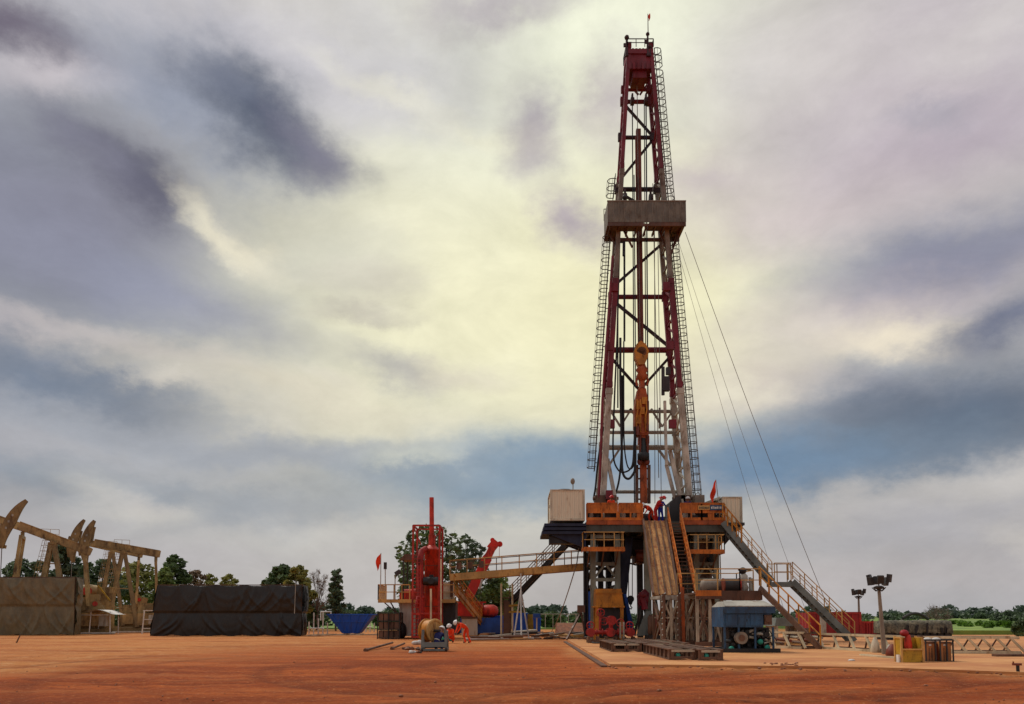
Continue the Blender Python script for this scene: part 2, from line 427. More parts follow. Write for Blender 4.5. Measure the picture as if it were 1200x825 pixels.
sun = bpy.data.lights.new('sun', 'SUN'); suno = bpy.data.objects.new('sun', sun); COL.objects.link(suno)
sun.energy = 1.85; sun.angle = R(12); sun.color = (1, .94, .84)
sd = V(math.sin(SUN_AZ)*math.cos(SUN_EL), math.cos(SUN_AZ)*math.cos(SUN_EL), math.sin(SUN_EL))
suno.rotation_euler = sd.to_track_quat('Z', 'Y').to_euler(); suno.location = (-30, -30, 60)
scene.view_settings.view_transform = 'Standard'; scene.view_settings.look = 'None'; scene.view_settings.exposure = 0
scene.render.engine = 'CYCLES'; scene.cycles.max_bounces = 5; scene.cycles.transparent_max_bounces = 4
# ================================================================ GROUND
def ground():
    xs = np.concatenate([[-4000, -1500, -600, -250, -120, -60, -40], np.linspace(-30, 30, 380), [40, 60, 120, 250, 600, 1500, 4000]])
    ys = np.concatenate([[-400, -60, 0], np.geomspace(9, 60, 230), [70, 90, 130, 200, 350, 700, 1600, 5000]])
    X, Y = np.meshgrid(xs, ys); n = X.size
    x = X.ravel(); y = Y.ravel()
    rs = np.random.RandomState(3)
    def vn(x, y, s, seed):
        r = np.random.RandomState(seed); g = r.rand(256, 256)
        u = x*s+37.2; v = y*s+11.7; i = np.floor(u).astype(int); j = np.floor(v).astype(int)
        fu = u-i; fv = v-j; fu = fu*fu*(3-2*fu); fv = fv*fv*(3-2*fv)
        a = g[i % 256, j % 256]; b = g[(i+1) % 256, j % 256]; c = g[i % 256, (j+1) % 256]; d = g[(i+1) % 256, (j+1) % 256]
        return (a*(1-fu)+b*fu)*(1-fv)+(c*(1-fu)+d*fu)*fv-.5
    px = 600+F*x/np.maximum(y, 1.); py = HOR+F*CAMH/np.maximum(y, 1.)
    bxs = [-400, 0, 130, 250, 400, 650, 700, 1000, 1300]; bys = [812, 791, 777, 767, 760, 758, 780, 784, 800]
    by = np.interp(px, bxs, bys)
    wob = vn(x, y, .35, 1)*9+vn(x, y, 1.3, 2)*4
    soft = np.interp(px, [0, 300, 700, 760], [4, 9, 5, 5])
    tone = 1/(1+np.exp((py-by+wob*.7)/soft*2.2))
    tone = np.where(y < 2, 0, tone)
    # berm of churned soil along the edge at left
    z = vn(x, y, .5, 4)*.05+vn(x, y, 2.2, 5)*.03+vn(x, y, 6., 6)*.018
    track = np.zeros(n)
    def arc(cx, cy, r, a0, a1, w=.28, d=.04, s=1.):
        nonlocal z
        dx = x-cx; dy = y-cy; rr = np.hypot(dx, dy)+vn(x, y, .25, 9)*.5; an = np.degrees(np.arctan2(dy, dx))
        an = (an-a0) % 360; span = (a1-a0) % 360 or 360
        edge = np.clip(np.minimum(an, span-an)/12, 0, 1)*(an < span)
        k = np.exp(-((rr-r)/w)**2)*edge; k2 = np.exp(-((np.abs(rr-r)-w*1.6)/(w*.6))**2)*edge
        z = z-k*d+k2*d*.6
        track[:] = np.maximum(track, k*s)
    for i, r in enumerate((3.1, 4.6, 5.2, 7.2, 9.4, 10., 13., 15.4, 19., 24.)):
        arc(1.5+i*.2, 26-.2*i, r, 150, 395, .2+.07*(i % 2), .022, .28+.14*(i % 3))
    for i, r in enumerate((38, 40, 46, 48, 57)):
        arc(-10, 58+i, r, 200, 340, .2, .018, .55)
    arc(14, 6, 16, 60, 170, .3, .03, .6); arc(14, 6, 18, 60, 170, .3, .03, .6)
    for cx_, cy_ in ((905, 812), (925, 816), (1000, 815), (1030, 819), (880, 820)):
        g = G(cx_, cy_); d = np.hypot((x-g.x)*1.6, (y-g.y)*.8); k = np.exp(-(d/.42)**2)
        track[:] = np.maximum(track, k*1.1*(vn(x, y, 4, 12)+.9)); z = z-k*.05
    fade = np.clip((30-y)/6, 0, 1); z = z*fade+vn(x, y, .8, 4)*.012*(1-fade)-.02
    z = np.where((y > 60) | (np.abs(x) > 30), -.03, z)
    # tonal bands
    band = vn(x*.35, y*1.6, .8, 20)+.6*vn(x*.6, y*3, 1., 21)
    me = bpy.data.meshes.new('ground')
    nx, ny = len(xs), len(ys)
    i = np.arange(ny-1)[:, None]*nx+np.arange(nx-1)[None]
    q = np.stack([i, i+1, i+nx+1, i+nx], -1).reshape(-1, 4)
    me.vertices.add(n); me.vertices.foreach_set('co', np.stack([x, y, z], 1).ravel())
    me.loops.add(q.size); me.loops.foreach_set('vertex_index', q.ravel().astype(np.int32))
    me.polygons.add(len(q)); me.polygons.foreach_set('loop_start', np.arange(0, q.size, 4, dtype=np.int32)); me.polygons.foreach_set('loop_total', np.full(len(q), 4, dtype=np.int32))
    me.polygons.foreach_set('use_smooth', np.ones(len(q), bool))
    me.update(calc_edges=True)
    for nm, arr in (('tone', tone), ('track', np.clip(track, 0, 1.2)), ('band', band)):
        at = me.attributes.new(nm, 'FLOAT', 'POINT'); at.data.foreach_set('value', arr.astype(np.float32))
    o = bpy.data.objects.new('ground', me); COL.objects.link(o); tag(o, kind='structure')
    m, t, bs = newmat('red_laterite_soil')
    A = lambda s: t.n('ShaderNodeAttribute', attribute_name=s).outputs['Fac']
    tc = t.n('ShaderNodeTexCoord')
    def nz(sc, det, scale=(1, 1, 1), rough=.65):
        mp = t.n('ShaderNodeMapping'); t.l(tc.outputs['Object'], mp.inputs[0]); mp.inputs['Scale'].default_value = scale
        q = t.n('ShaderNodeTexNoise', i_Scale=sc, i_Detail=det, i_Roughness=rough); t.l(mp.outputs[0], q.inputs['Vector']); return q.outputs[0]
    big = nz(.25, 6, (.5, 1.2, 1)); mid = nz(1.9, 10, (.8, 1.1, 1), .7); fine = nz(9, 9, (1, .8, 1), .72); grit = nz(40, 5)
    dark = t.mix(t.mr(big, .35, .65), lin((148, 68, 29)), lin((186, 96, 42)))
    dark = t.mix(t.mr(mid, .42, .68), dark, lin((138, 62, 28)))
    lt = t.mix(t.mr(big, .38, .66), lin((200, 134, 76)), lin((176, 102, 54)))
    lt = t.mix(t.mr(mid, .48, .7, 0, .8), lt, lin((220, 172, 122)))
    tf = t.m('ADD', A('tone'), t.m('MULTIPLY', t.m('SUBTRACT', mid, .5), .5), clamp=True)
    c = t.mix(tf, dark, lt)
    c = t.mix(t.m('MULTIPLY', t.mr(A('band'), .02, .5), .34), c, lin((206, 128, 74)))
    c = t.mix(t.m('MULTIPLY', t.mr(A('band'), -.02, -.5), .34), c, lin((120, 54, 24)))
    c = t.mix(t.m('MULTIPLY', A('track'), t.mr(fine, .3, .6, .55, .95)), c, lin((92, 40, 20)))
    c = t.mix(t.mr(fine, .54, .7, 0, .6), c, lin((216, 148, 96)))
    c = t.mix(t.mr(fine, .46, .32, 0, .6), c, lin((92, 42, 22)))
    c = t.mix(t.mr(grit, .56, .72, 0, .5), c, lin((84, 40, 22)))
    sy = t.n('ShaderNodeSeparateXYZ'); t.l(tc.outputs['Object'], sy.inputs[0])
    far = t.mr(t.m('ADD', sy.outputs[1], t.m('MULTIPLY', big, 30)), 95, 130)
    c = t.mix(far, c, lin((96, 104, 52)))
    t.l(c, bs.inputs['Base Color']); bs.inputs['Roughness'].default_value = .92; bs.inputs['Specular IOR Level'].default_value = .15
    h = t.m('ADD', t.m('MULTIPLY', mid, 1.), t.m('ADD', t.m('MULTIPLY', fine, .3), t.m('MULTIPLY', grit, .12)))
    b = t.n('ShaderNodeBump'); b.inputs['Strength'].default_value = 1.; b.inputs['Distance'].default_value = .16
    t.l(h, b.inputs['Height']); t.l(b.outputs[0], bs.inputs['Normal'])
    me.materials.append(m)
ground()
def padmat():
    m, t, bs = newmat('dusty_concrete')
    tc = t.n('ShaderNodeTexCoord')
    def nz(sc, det, scale=(1, 1, 1), rough=.65):
        mp = t.n('ShaderNodeMapping'); t.l(tc.outputs['Object'], mp.inputs[0]); mp.inputs['Scale'].default_value = scale
        q = t.n('ShaderNodeTexNoise', i_Scale=sc, i_Detail=det, i_Roughness=rough); t.l(mp.outputs[0], q.inputs['Vector']); return q.outputs[0]
    a = nz(.35, 7, (.6, 1.2, 1)); b_ = nz(2.5, 9, (.5, 1.4, 1)); g = nz(30, 5)
    c = t.mix(t.mr(a, .38, .62), lin((204, 146, 88)), lin((178, 114, 64)))
    c = t.mix(t.mr(b_, .5, .72, 0, .8), c, lin((168, 104, 60)))
    c = t.mix(t.mr(b_, .42, .28, 0, .7), c, lin((236, 190, 138)))
    c = t.mix(t.mr(g, .55, .75, 0, .4), c, lin((150, 84, 46)))
    t.l(c, bs.inputs['Base Color']); bs.inputs['Roughness'].default_value = .85
    b = t.n('ShaderNodeBump'); b.inputs['Strength'].default_value = .35; b.inputs['Distance'].default_value = .03
    t.l(b_, b.inputs['Height']); t.l(b.outputs[0], bs.inputs['Normal'])
    return m
M['pad'] = padmat()
def sheet(name, poly, z0, z1, mat):
    b = MB(); b.prism([V(p[0], p[1], z0) for p in poly], (0, 0, z1-z0)); return tag(b.build(name, mat), kind='structure')
a, b_, c_, d_ = G(662, 752), G(706, 780), G(1010, 783), G(1260, 792)
pad_poly = [(a.x+.3, a.y), (b_.x+.25, b_.y), (c_.x, c_.y-.1), (d_.x, d_.y), (60, 40), (60, 66), (a.x+.3, 66)]
sheet('concrete_pad', pad_poly, -.1, .05, 'pad')
def edge_irregular():
    # soil pushed unevenly over the front lip of the pad
    mb = MB(); rnd = random.Random(5)
    for i in range(90):
        t = rnd.random(); p = b_.lerp(c_, t) if rnd.random() < .6 else c_.lerp(d_, t)
        s = rnd.uniform(.012, .04)
        mb.ell((p.x+rnd.uniform(-.1, .1), p.y+rnd.gauss(-.2, .5), .0), (s*1.6, s, s*.7), 6, 4)
    return tag(mb.build('loose_soil', 'rock'), 'loose clods of red soil along the front lip of the concrete pad', 'soil', kind='stuff')
edge_irregular()
# drain channel beside the pad
mb = MB(); q0, q1 = G(664, 752), G(712, 781)
mb.bar(q0+V(-.1, 0, 0), q1+V(-.1, 0, 0), .2, .06); o = mb.build('drain_channel', 'under'); tag(o, kind='structure')
# green crop field and far verge
def fieldmat():
    m, t, bs = newmat('crop_field'); tc = t.n('ShaderNodeTexCoord')
    n = t.n('ShaderNodeTexNoise', i_Scale=.12, i_Detail=9., i_Roughness=.7); t.l(tc.outputs['Object'], n.inputs['Vector'])
    t.l(t.mix(t.mr(n.outputs[0], .35, .65), lin((70, 104, 44)), lin((136, 158, 66))), bs.inputs['Base Color']); bs.inputs['Roughness'].default_value = .9
    return m
M['field'] = fieldmat()
sheet('crop_field', [(36, 70), (300, 70), (560, 560), (30, 560)], -.2, .35, 'field')
sheet('meadow', [(-420, 100), (18, 100), (30, 560), (-560, 560)], -.2, .1, 'field')
# ================================================================ MAST
YM = 56.0
bl, br = P(704, 590, YM), P(803, 590, YM); tl, tr = P(735.5, 62, YM), P(760.5, 62, YM)
zb, zt = bl.z, tl.z
def mz(py): return P(750, py, YM).z
def mpt(side, z, dep):
    """point on mast chord; side 0 left / 1 right, dep -1 front / +1 back"""
    t = (z-zb)/(zt-zb)
    a = (bl.lerp(tl, t) if side == 0 else br.lerp(tr, t)); hd = lerp(1.35, .75, t)
    return V(a.x, YM+dep*hd, z)
mast = thing('drilling_mast', 'tall tapering lattice mast in red and white bands standing over the rig floor', 'drilling mast', V((bl.x+br.x)/2, YM, zb))
ZS = [mz(592), mz(462), mz(335), mz(208), mz(60)]
cols = ['mastwhite', 'mastred', 'mastgrey', 'mastred']
for k in range(4):
    z0, z1 = ZS[k], ZS[k+1]
    for s in (0, 1):
        mb = MB(); w = lerp(.4, .26, k/3)
        for dep in (-1, 1): mb.bar(mpt(s, z0, dep), mpt(s, z1+.0, dep), w, w)
        n = [6, 6, 6, 7][k]
        for i in range(n):
            za, zc = lerp(z0, z1, i/n), lerp(z0, z1, (i+1)/n)
            mb.bar(mpt(s, za, -1), mpt(s, za, 1), .12)
            mb.bar(mpt(s, za, -1 if i % 2 else 1), mpt(s, zc, 1 if i % 2 else -1), .11)
        for dep in (-1, 1):   # splice plates and pin lugs
            q = mpt(s, z1-.15, dep); mb.box(q, (w*1.18, w*1.18, .4)); q = mpt(s, z0+.35, dep); mb.box(q, (w*1.15, w*1.15, .35))
        mb.build('side_frame', cols[k], mast)
def xbeam(py, w, mat, dep=1, x0=0, x1=0, tube=True):
    z = mz(py); mb = MB(); a, b = mpt(0, z, dep), mpt(1, z, dep)
    if tube: mb.tube(a, b, w/2, n=10)
    else: mb.bar(a, b, w)
    for q in (a, b): mb.box(q+V(0, -.02, 0), (.5, .3, w*1.9))
    mb.build('crossbeam', mat, mast)
for py, w, mat in ((97, .25, 'mastred'), (111, .32, 'mastred'), (153, .3, 'mastdark'), (214, .34, 'mastdark'), (341, .34, 'mastred'), (404, .42, 'mastred'),
                   (477, .26, 'ltgrey'), (502, .26, 'ltgrey'), (520, .38, 'ltgrey'), (573, .26, 'ltgrey')): xbeam(py, w, mat)
def brace(p0, p1, s0, s1, w, mat, f0=None, f1=None):
    a = mpt(s0, mz(p0), 1); b = mpt(s1, mz(p1), 1)
    a2 = a.lerp(b, f0 if f0 is not None else 0); b2 = a.lerp(b, f1 if f1 is not None else 1)
    mb = MB(); mb.bar(a2, b2, w); mb.build('diagonal_brace', mat, mast)
brace(113, 152, 0, 1, .16, 'mastdark'); brace(205, 155, 0, 1, .16, 'mastdark'); brace(217, 245, 0, 1, .16, 'mastdark')
brace(330, 279, 0, 1, .17, 'mastdark'); brace(344, 400, 0, 1, .2, 'mastdark')
brace(409, 500, 0, 1, .18, 'mastdark', 0, .46); brace(500, 412, 0, 1, .18, 'mastdark', .56, 1)
for px0, py0, px1, py1, w, mat in ((737, 98, 748, 111, .12, 'mastred'), (759, 98, 750, 111, .12, 'mastred'),
    (714, 479, 727, 500, .14, 'ltgrey'), (740, 479, 727, 500, .14, 'ltgrey'), (763, 479, 776, 500, .14, 'ltgrey'), (790, 479, 776, 500, .14, 'ltgrey'),
    (738, 479, 746, 489, .14, 'ltgrey'), (773, 478, 773, 502, .14, 'ltgrey'), (768, 522, 786, 546, .16, 'ltgrey'), (728, 523, 714, 545, .16, 'ltgrey')):
    mb = MB(); mb.bar(P(px0, py0, YM+1.2), P(px1, py1, YM+1.2), w); mb.build('diagonal_brace', mat, mast)
# spread struts at the foot
for pts, w in (((( 712, 538), (722, 590)), .24), (((785, 528), (799, 590)), .26), (((779, 470), (781, 545)), .18), (((781, 545), (792, 588)), .2)):
    mb = MB(); mb.bar(P(*pts[0], YM-1.2), P(*pts[1], YM-1.6), w); mb.build('foot_strut', 'mastwhite', mast)
for px, py in ((703, 586), (803, 586), (716, 586), (796, 586)):
    mb = MB(); q = P(px, py, YM-1.4); mb.box(q, (.7, .6, .6)); mb.tube(q+V(-.5, -.1, .1), q+V(.5, -.1, .1), .12); mb.build('foot_bracket', 'brown', mast)
for px, py, m_ in ((716, 497, 'mastred'), (788, 497, 'mastred'), (713, 581, 'mastred'), (785, 405, 'mastred'), (714, 406, 'mastred'), (720, 337, 'mastred'), (781, 336, 'mastred')):
    mb = MB(); mb.box(P(px, py, YM-1.25), (.5, .3, .6)); mb.build('gusset', m_, mast)
# crown
crown = MB(); q = P(748, 80, YM)
crown.box(P(748, 78, YM), (1.7, 1.7, 1.5)); crown.box(P(748, 91, YM), (1.0, 1.3, .9)); crown.bx(bl.x*0+P(733, 68, YM).x, P(763, 68, YM).x, YM-.95, YM+.95, mz(73), mz(68))
for i in range(5):
    zc = P(737.5+i*5.3, 77, YM-.9); crown.box(zc, (.16, .08, .5))
ob = crown.build('crown_block', 'mastred', mast)
mb = MB()
for i in range(5): mb.tube(P(740+i*4, 68, YM-.05), P(742+i*4, 68, YM-.05), .62, n=16)
mb.build('sheave', 'mastred', ob)
mb = MB(); z68 = mz(66); xs_ = (P(733, 66, YM).x, P(763, 66, YM).x)
mb.rail([V(xs_[0], YM-1, z68), V(xs_[1], YM-1, z68), V(xs_[1], YM+1, z68), V(xs_[0], YM+1, z68), V(xs_[0], YM-1, z68)], h=mz(57)-z68, w=.05, sp_=.6)
mb.bar(V(xs_[0], YM+.9, z68+.6), V(xs_[1], YM+.9, z68), .06); mb.build('crown_rail', 'mastdark', mast)
for px, top, w in ((734.5, 44, .2), (759, 40, .16), (762, 55, .14)):
    mb = MB(); mb.tube(P(px, 66, YM-.9), P(px, top, YM-.9), w*.6, w*.4); mb.ell(P(px, top, YM-.9), w*.9, 8, 6); mb.box(P(px-1.4, top+9, YM-.9), (.3, .12, .25)); mb.build('crown_post', 'mastdark', mast)
# guide rail down the centre
mb = MB(); mb.bar(P(748, 152, YM+.5), P(751.2, 404, YM+.5), .34, .3); mb.bar(P(745, 160, YM+.4), P(748.3, 404, YM+.4), .1)
mb.build('guide_rail', 'rustred', mast)
mb = MB(); mb.bar(P(751.2, 404, YM+.5), P(753.6, 520, YM+.5), .4, .3); mb.build('guide_rail', 'orangerust', mast)
mb = MB(); mb.box(P(754, 565, YM-.2), (.46, .36, (P(750, 541, YM).z-P(750, 590, YM).z))); 
mb.build('guide_rail', 'orangerust', mast)
for px in (746.2, 760.5):
    mb = MB(); mb.bar(P(px, 545, YM-.1), P(px, 590, YM-.1), .2, .25)
    for k in range(4): mb.bar(P(px, 549+k*12, YM-.1), P(754, 549+k*12, YM-.1), .1)
    mb.build('guide_side_bar', 'brown', mast)
# drilling lines hanging from the crown
for px0, py0, px1, py1, w, mt in ((741, 120, 743.5, 590, .05, 'black'), (743, 205, 745, 455, .05, 'navy'), (757, 110, 760, 590, .06, 'navy'), (755, 120, 756.6, 404, .045, 'black'),
    (746.5, 97, 750, 400, .035, 'wire'), (765, 215, 772, 560, .035, 'wire'), (732, 283, 732, 400, .07, 'black'), (726, 283, 723, 404, .08, 'black'), (771, 283, 775, 590, .03, 'wire'), (767, 260, 767.5, 590, .03, 'wire')):
    mb = MB(); mb.tube(P(px0, py0, YM+.2), P(px1, py1, YM+.2), w*.8, n=6); mb.build('drill_line', mt, mast)
for px, py in ((741, 119), (757, 119), (732.5, 231), (762.5, 232)):
    mb = MB(); q = P(px, py, YM); mb.tube(q-V(.12, 0, 0), q+V(.12, 0, 0), .28, n=14); mb.box(q+V(0, 0, .3), (.12, .3, .5)); mb.build('line_sheave', 'mastdark', mast)
# monkey board
mbd = MB(); Yf, Yb = 54.0, 56.2
A0, A1 = P(712, 236, Yf), P(803.5, 236, Yf); zt_, zb_ = A0.z, P(750, 262, Yf).z
mbd.bx(A0.x, A1.x, Yf, Yf+.06, zb_+.12, zt_); mbd.bx(A0.x, A0.x+.06, Yf+.06, Yb, zb_+.12, zt_); mbd.bx(A1.x-.06, A1.x, Yf+.06, Yb, zb_+.12, zt_)
board = mbd.build('monkey_board', 'board', mast)
mb = MB(); n = 14
for i in range(n+1):
    x = lerp(A0.x, A1.x, i/n); mb.bx(x-.012, x+.012, Yf-.02, Yf, zb_+.12, zt_)
mb.bx(A0.x-.03, A1.x+.03, Yf-.035, Yf+.1, zt_-.003, zt_+.07); mb.build('panel_rib', 'mastgrey', board)
mb = MB(); mb.bx(A0.x, A0.x+.9, Yf, Yb, zb_, zb_+.1)
mb.bx(A0.x+.9, A0.x+2.55, Yf, Yf+1.15, zb_, zb_+.1); mb.bx(A0.x+2.9, A1.x, Yf, Yf+1.1, zb_, zb_+.1); mb.bx(A1.x-1.3, A1.x, Yf+1.1, Yb, zb_, zb_+.1)
for i in range(9):
    x = lerp(A0.x+.2, A1.x-.2, i/8); mb.bar(V(x, Yf+.05, zb_-.1), V(x, Yb+ (.2 if i in (0, 8) else -.6), zb_-.1), .1, .16)
mb.bx(A0.x, A1.x, Yf+.0, Yf+.12, zb_-.16, zb_-.002)
mb.bx(A0.x, A1.x, Yb, Yb+.12, zb_-.2, zb_+.05)
mb.build('board_floor', 'under', board)
for px0, px1, py1 in ((712, 722, 290), (796, 788, 290), (730, 741, 290), (772, 780, 290), (798, 784, 303)):
    mb = MB(); mb.bar(P(px0, 268, Yf+1.2), P(px1, py1, YM-.8), .12); mb.build('support_strut', 'under', board)
mb = MB(); mb.rail([V(A0.x, Yb, zt_-.3), V(A1.x, Yb, zt_-.3)], h=.9, sp_=.9, w=.045); mb.build('back_rail', 'mastgrey', board)
mb = MB(); mb.ell(P(732, 231, YM-1.5), .17, 10, 6); mb.bar(P(762, 236, YM-1.6), P(762, 228, YM-1.6), .12); mb.box(P(733, 236, YM-1.5), (.1, .1, .6)); mb.build('board_lamp', 'darkst', board)
# caged ladders
def cage_ladder(side, py0, py1, off0, off1, name='caged_ladder', gaps=()):
    mb = MB(); z0, z1 = mz(py1), mz(py0); sgn = -1 if side == 0 else 1
    def c(z):
        t = (z-z0)/(z1-z0); p = mpt(side, z, .0); return V(p.x+sgn*lerp(off0, off1, t), YM-.3, z)
    for k in (-1, 1):
        for t in range(8): mb.bar(c(lerp(z0, z1, t/8))+V(0, k*.23, 0), c(lerp(z0, z1, (t+1)/8))+V(0, k*.23, 0), .05)
    z = z0
    while z < z1: mb.bar(c(z)+V(0, -.23, 0), c(z)+V(0, .23, 0), .025); z += .3
    z = z0+.25; k = 0
    arcp = [(-.06*sgn, -.3), (.18*sgn, -.36), (.42*sgn, -.28), (.54*sgn, 0), (.42*sgn, .28), (.18*sgn, .36), (-.06*sgn, .3)]
    while z < z1:
        pts = [c(z)+V(a, b, 0) for a, b in arcp]
        for a, b in zip(pts[:-1], pts[1:]): mb.bar(a, b, .035, .05)
        z += .56
    for a, b in arcp[1:-1]:
        for t in range(4): mb.bar(c(lerp(z0+.25, z-.56, t/4))+V(a, b, 0), c(lerp(z0+.25, z-.56, (t+1)/4))+V(a, b, 0), .022)
    z = z0+.6
    while z < z1:
        p = mpt(side, z, -.2); mb.bar(p, c(z), .05); z += 2.8
    mb.build(name, 'cage', mast)
cage_ladder(1, 62, 84, .3, .3); cage_ladder(1, 87, 588, .62, .32); cage_ladder(0, 208, 236, .45, .4); cage_ladder(0, 277, 553, .62, .5)
# standpipe
mb = MB(); mb.path([P(701, 590, YM-1.6), P(703, 560, YM-1.7), P(706, 470, YM-1.6), P(718, 300, YM-1.5)], .09); mb.build('standpipe', 'mastred', mast)
mb = MB(); mb.path([P(722, 300, YM-1), P(722, 284, YM-1), P(731, 284, YM-1), P(731, 300, YM-1)], .1)
mb.bar(P(724, 284, YM-1), P(724, 478, YM-.8), .09); mb.bar(P(731, 300, YM-1), P(731, 478, YM-.8), .05)
mb.build('standpipe', 'black', mast)
mb = MB(); mb.box(P(780, 450, YM-1.3), (.5, .4, 1.)); mb.tube(P(777, 430, YM-1.3), P(777, 463, YM-1.3), .12); mb.box(P(783, 435, YM-1.3), (.3, .3, .5)); mb.build('hydraulic_unit', 'darkst', mast)
mb = MB(); mb.box(P(714, 580, YM-2), (.45, .4, .6)); mb.build('junction_box', 'mastred', mast)
# ---------------- travelling block and top drive
YT = YM-.5
td = thing('travelling_block', 'yellow travelling block with hook and rusty orange top drive hanging inside the mast', 'travelling block', P(753, 590, YT))
def PL(px, py): return P(px, py, YT)
mb = MB()
prof = [(743.5, 411), (746, 403), (751, 399), (757, 403), (760.5, 411), (759, 419), (755.5, 427), (748.5, 427), (745, 419)]
mb.prism([P(x, y, YT-.35) for x, y in prof], (0, .7, 0)); blk = mb.build('block_housing', 'amber', td)
mb = MB(); mb.tube(P(752, 412, YT-.4), P(752, 412, YT+.4), .22, n=16)
for k in (-1, 1): mb.tube(P(752, 412, YT+k*.36), P(752, 412, YT+k*.4), .34, n=16)
mb.build('sheave_pin', 'brown', blk)
mb = MB(); mb.lathe(PL(752.5, 446), [(0, .25), (.3, .42), (.55, .3), (.75, .45), (1.0, .3), (1.25, .22)], n=12)
mb.bar(PL(752.5, 446), PL(752.5, 455), .3); mb.path([PL(747, 452), PL(745.5, 447), PL(748, 440)], .09); mb.path([PL(758, 452), PL(759.5, 447), PL(757, 440)], .09); mb.build('hook', 'orangerust', td)
mb = MB()
mb.prism([P(x, y, YT-.45) for x, y in ((748, 455), (757, 455), (759, 466), (760.5, 478), (760.5, 500), (757, 508), (748, 508), (744, 500), (744, 478), (746, 464))], (0, .9, 0))
hs = mb.build('motor_housing', 'orangerust', td)
mb = MB()
for (x0, x1, y0, y1, d) in ((745, 750, 470, 480, .12), (752, 758, 466, 474, .16), (746, 751, 487, 497, .2), (755, 760, 486, 498, .16), (750, 755, 478, 486, .2)):
    a = P(x0, y1, YT-.45); b = P(x1, y0, YT-.45); mb.bx(a.x, b.x, YT-.45-d, YT-.44, a.z, b.z)
for x in (746.5, 750.5, 757): mb.path([P(x, 468, YT-.6), P(x+1, 480, YT-.75), P(x-1, 492, YT-.65), P(x, 506, YT-.5)], .05)
mb.build('fitting', 'amber', hs)
mb = MB(); mb.tube(P(758.5, 470, YT-.5), P(758.5, 505, YT-.5), .13); mb.tube(P(747, 500, YT-.6), P(747, 510, YT-.6), .15); mb.build('cylinder', 'rustred', hs)
mb = MB(); mb.box(PL(752, 509), (.85, .8, .3)); mb.box(PL(754, 516), (.75, .6, .55)); mb.build('pipe_handler', 'orangerust', td)
for x in (750, 758.5):
    mb = MB(); mb.path([P(x, 508, YT-.3), P(x+.6, 525, YT-.35), P(x-.3, 541, YT-.3)], .1, 8); mb.ell(P(x-.2, 541, YT-.3), (.2, .14, .26), 8, 6); mb.build('bail', 'rustred', td)
mb = MB(); mb.lathe(P(754, 540, YT-.3), [(0, .3), (.1, .42), (.5, .42), (.6, .25), (1.6, .16)], n=14); mb.build('elevator', 'black', td)
# ---------------- hanging hoses
hl = [('loose black service hose looping lowest, beside the left mast leg', [(723, 400), (720, 470), (718.5, 530), (724, 550), (733, 553), (741, 545), (743, 520), (744, 505)], .06),
      ('thick black service hose looping under the top drive', [(727, 396), (727, 450), (728.5, 520), (729.5, 552), (735, 561), (741, 557), (744.5, 545), (744, 500)], .085),
      ('thin black service hose in the inner loop by the guide rail', [(731, 400), (731, 470), (731.5, 520), (735, 545), (740, 549), (744, 538), (745.5, 505)], .05),
      ('long black hose dropping from mid mast down to the floor by the left leg', [(729, 440), (729.5, 500), (726.5, 555), (721, 580), (717, 590), (715, 594)], .07),
      ('black hose hanging straight from the left mast leg to the standpipe foot', [(707, 500), (701, 540), (698, 570), (696, 585), (700, 592)], .07)]
for i, (lb, pts, r) in enumerate(hl):
    P3 = [P(x, y, YM-1.2+.1*i) for x, y in pts]; sm = []
    for k in range(len(P3)-1):
        p0, p1, p2, p3 = P3[max(k-1, 0)], P3[k], P3[k+1], P3[min(k+2, len(P3)-1)]
        for j in range(6):
            t = j/6; sm.append(.5*((2*p1)+(p2-p0)*t+(2*p0-5*p1+4*p2-p3)*t*t+(3*p1-p0-3*p2+p3)*t**3))
    sm.append(P3[-1]); mb = MB(); mb.path(sm, r); tag(mb.build('service_hose', 'rubber'), lb, 'hose', 'service hoses hanging in the mast')
# ---------------- guy wires
for i, (a, b, r, lb) in enumerate(((( 803, 272), (985, 748), .02, 'steel guy wire farthest right, from monkey board corner to ground'), ((795, 283), (957, 750), .012, 'thin guy wire second from right, running down from the mast'),
        ((792, 285), (930, 750), .012, 'thin guy wire innermost of the three leaving the mast below the board'), ((776, 196), (801, 262), .022, 'short tie wire from upper mast down to monkey board corner'), ((812, 470), (822, 590), .025, 'tie wire from right ladder cage down to the rig floor'))):
    pa = P(*a, 55.5); pb = G(b[0], b[1]) if b[1] > 740 else P(*b, 54.6)
    mb = MB(); n = 12; pts = [pa.lerp(pb, t/n)-V(0, 0, math.sin(math.pi*t/n)*(.6 if i < 3 else .03)) for t in range(n+1)]
    mb.path(pts, r, 5); tag(mb.build('guy_wire', 'wire'), lb, 'wire', 'wires stayed from the mast')
pa, pb = P(676, 660, 55), G(646, 741); mb = MB(); mb.path([pa.lerp(pb, t/8)-V(0, 0, .5*math.sin(math.pi*t/8)) for t in range(9)], .04); mb.path([pa.lerp(P(679, 636, 55), 1), pa], .04)
tag(mb.build('guy_wire', 'wire'), 'loose grey cable sloping from the left cabin support to the ground', 'cable')
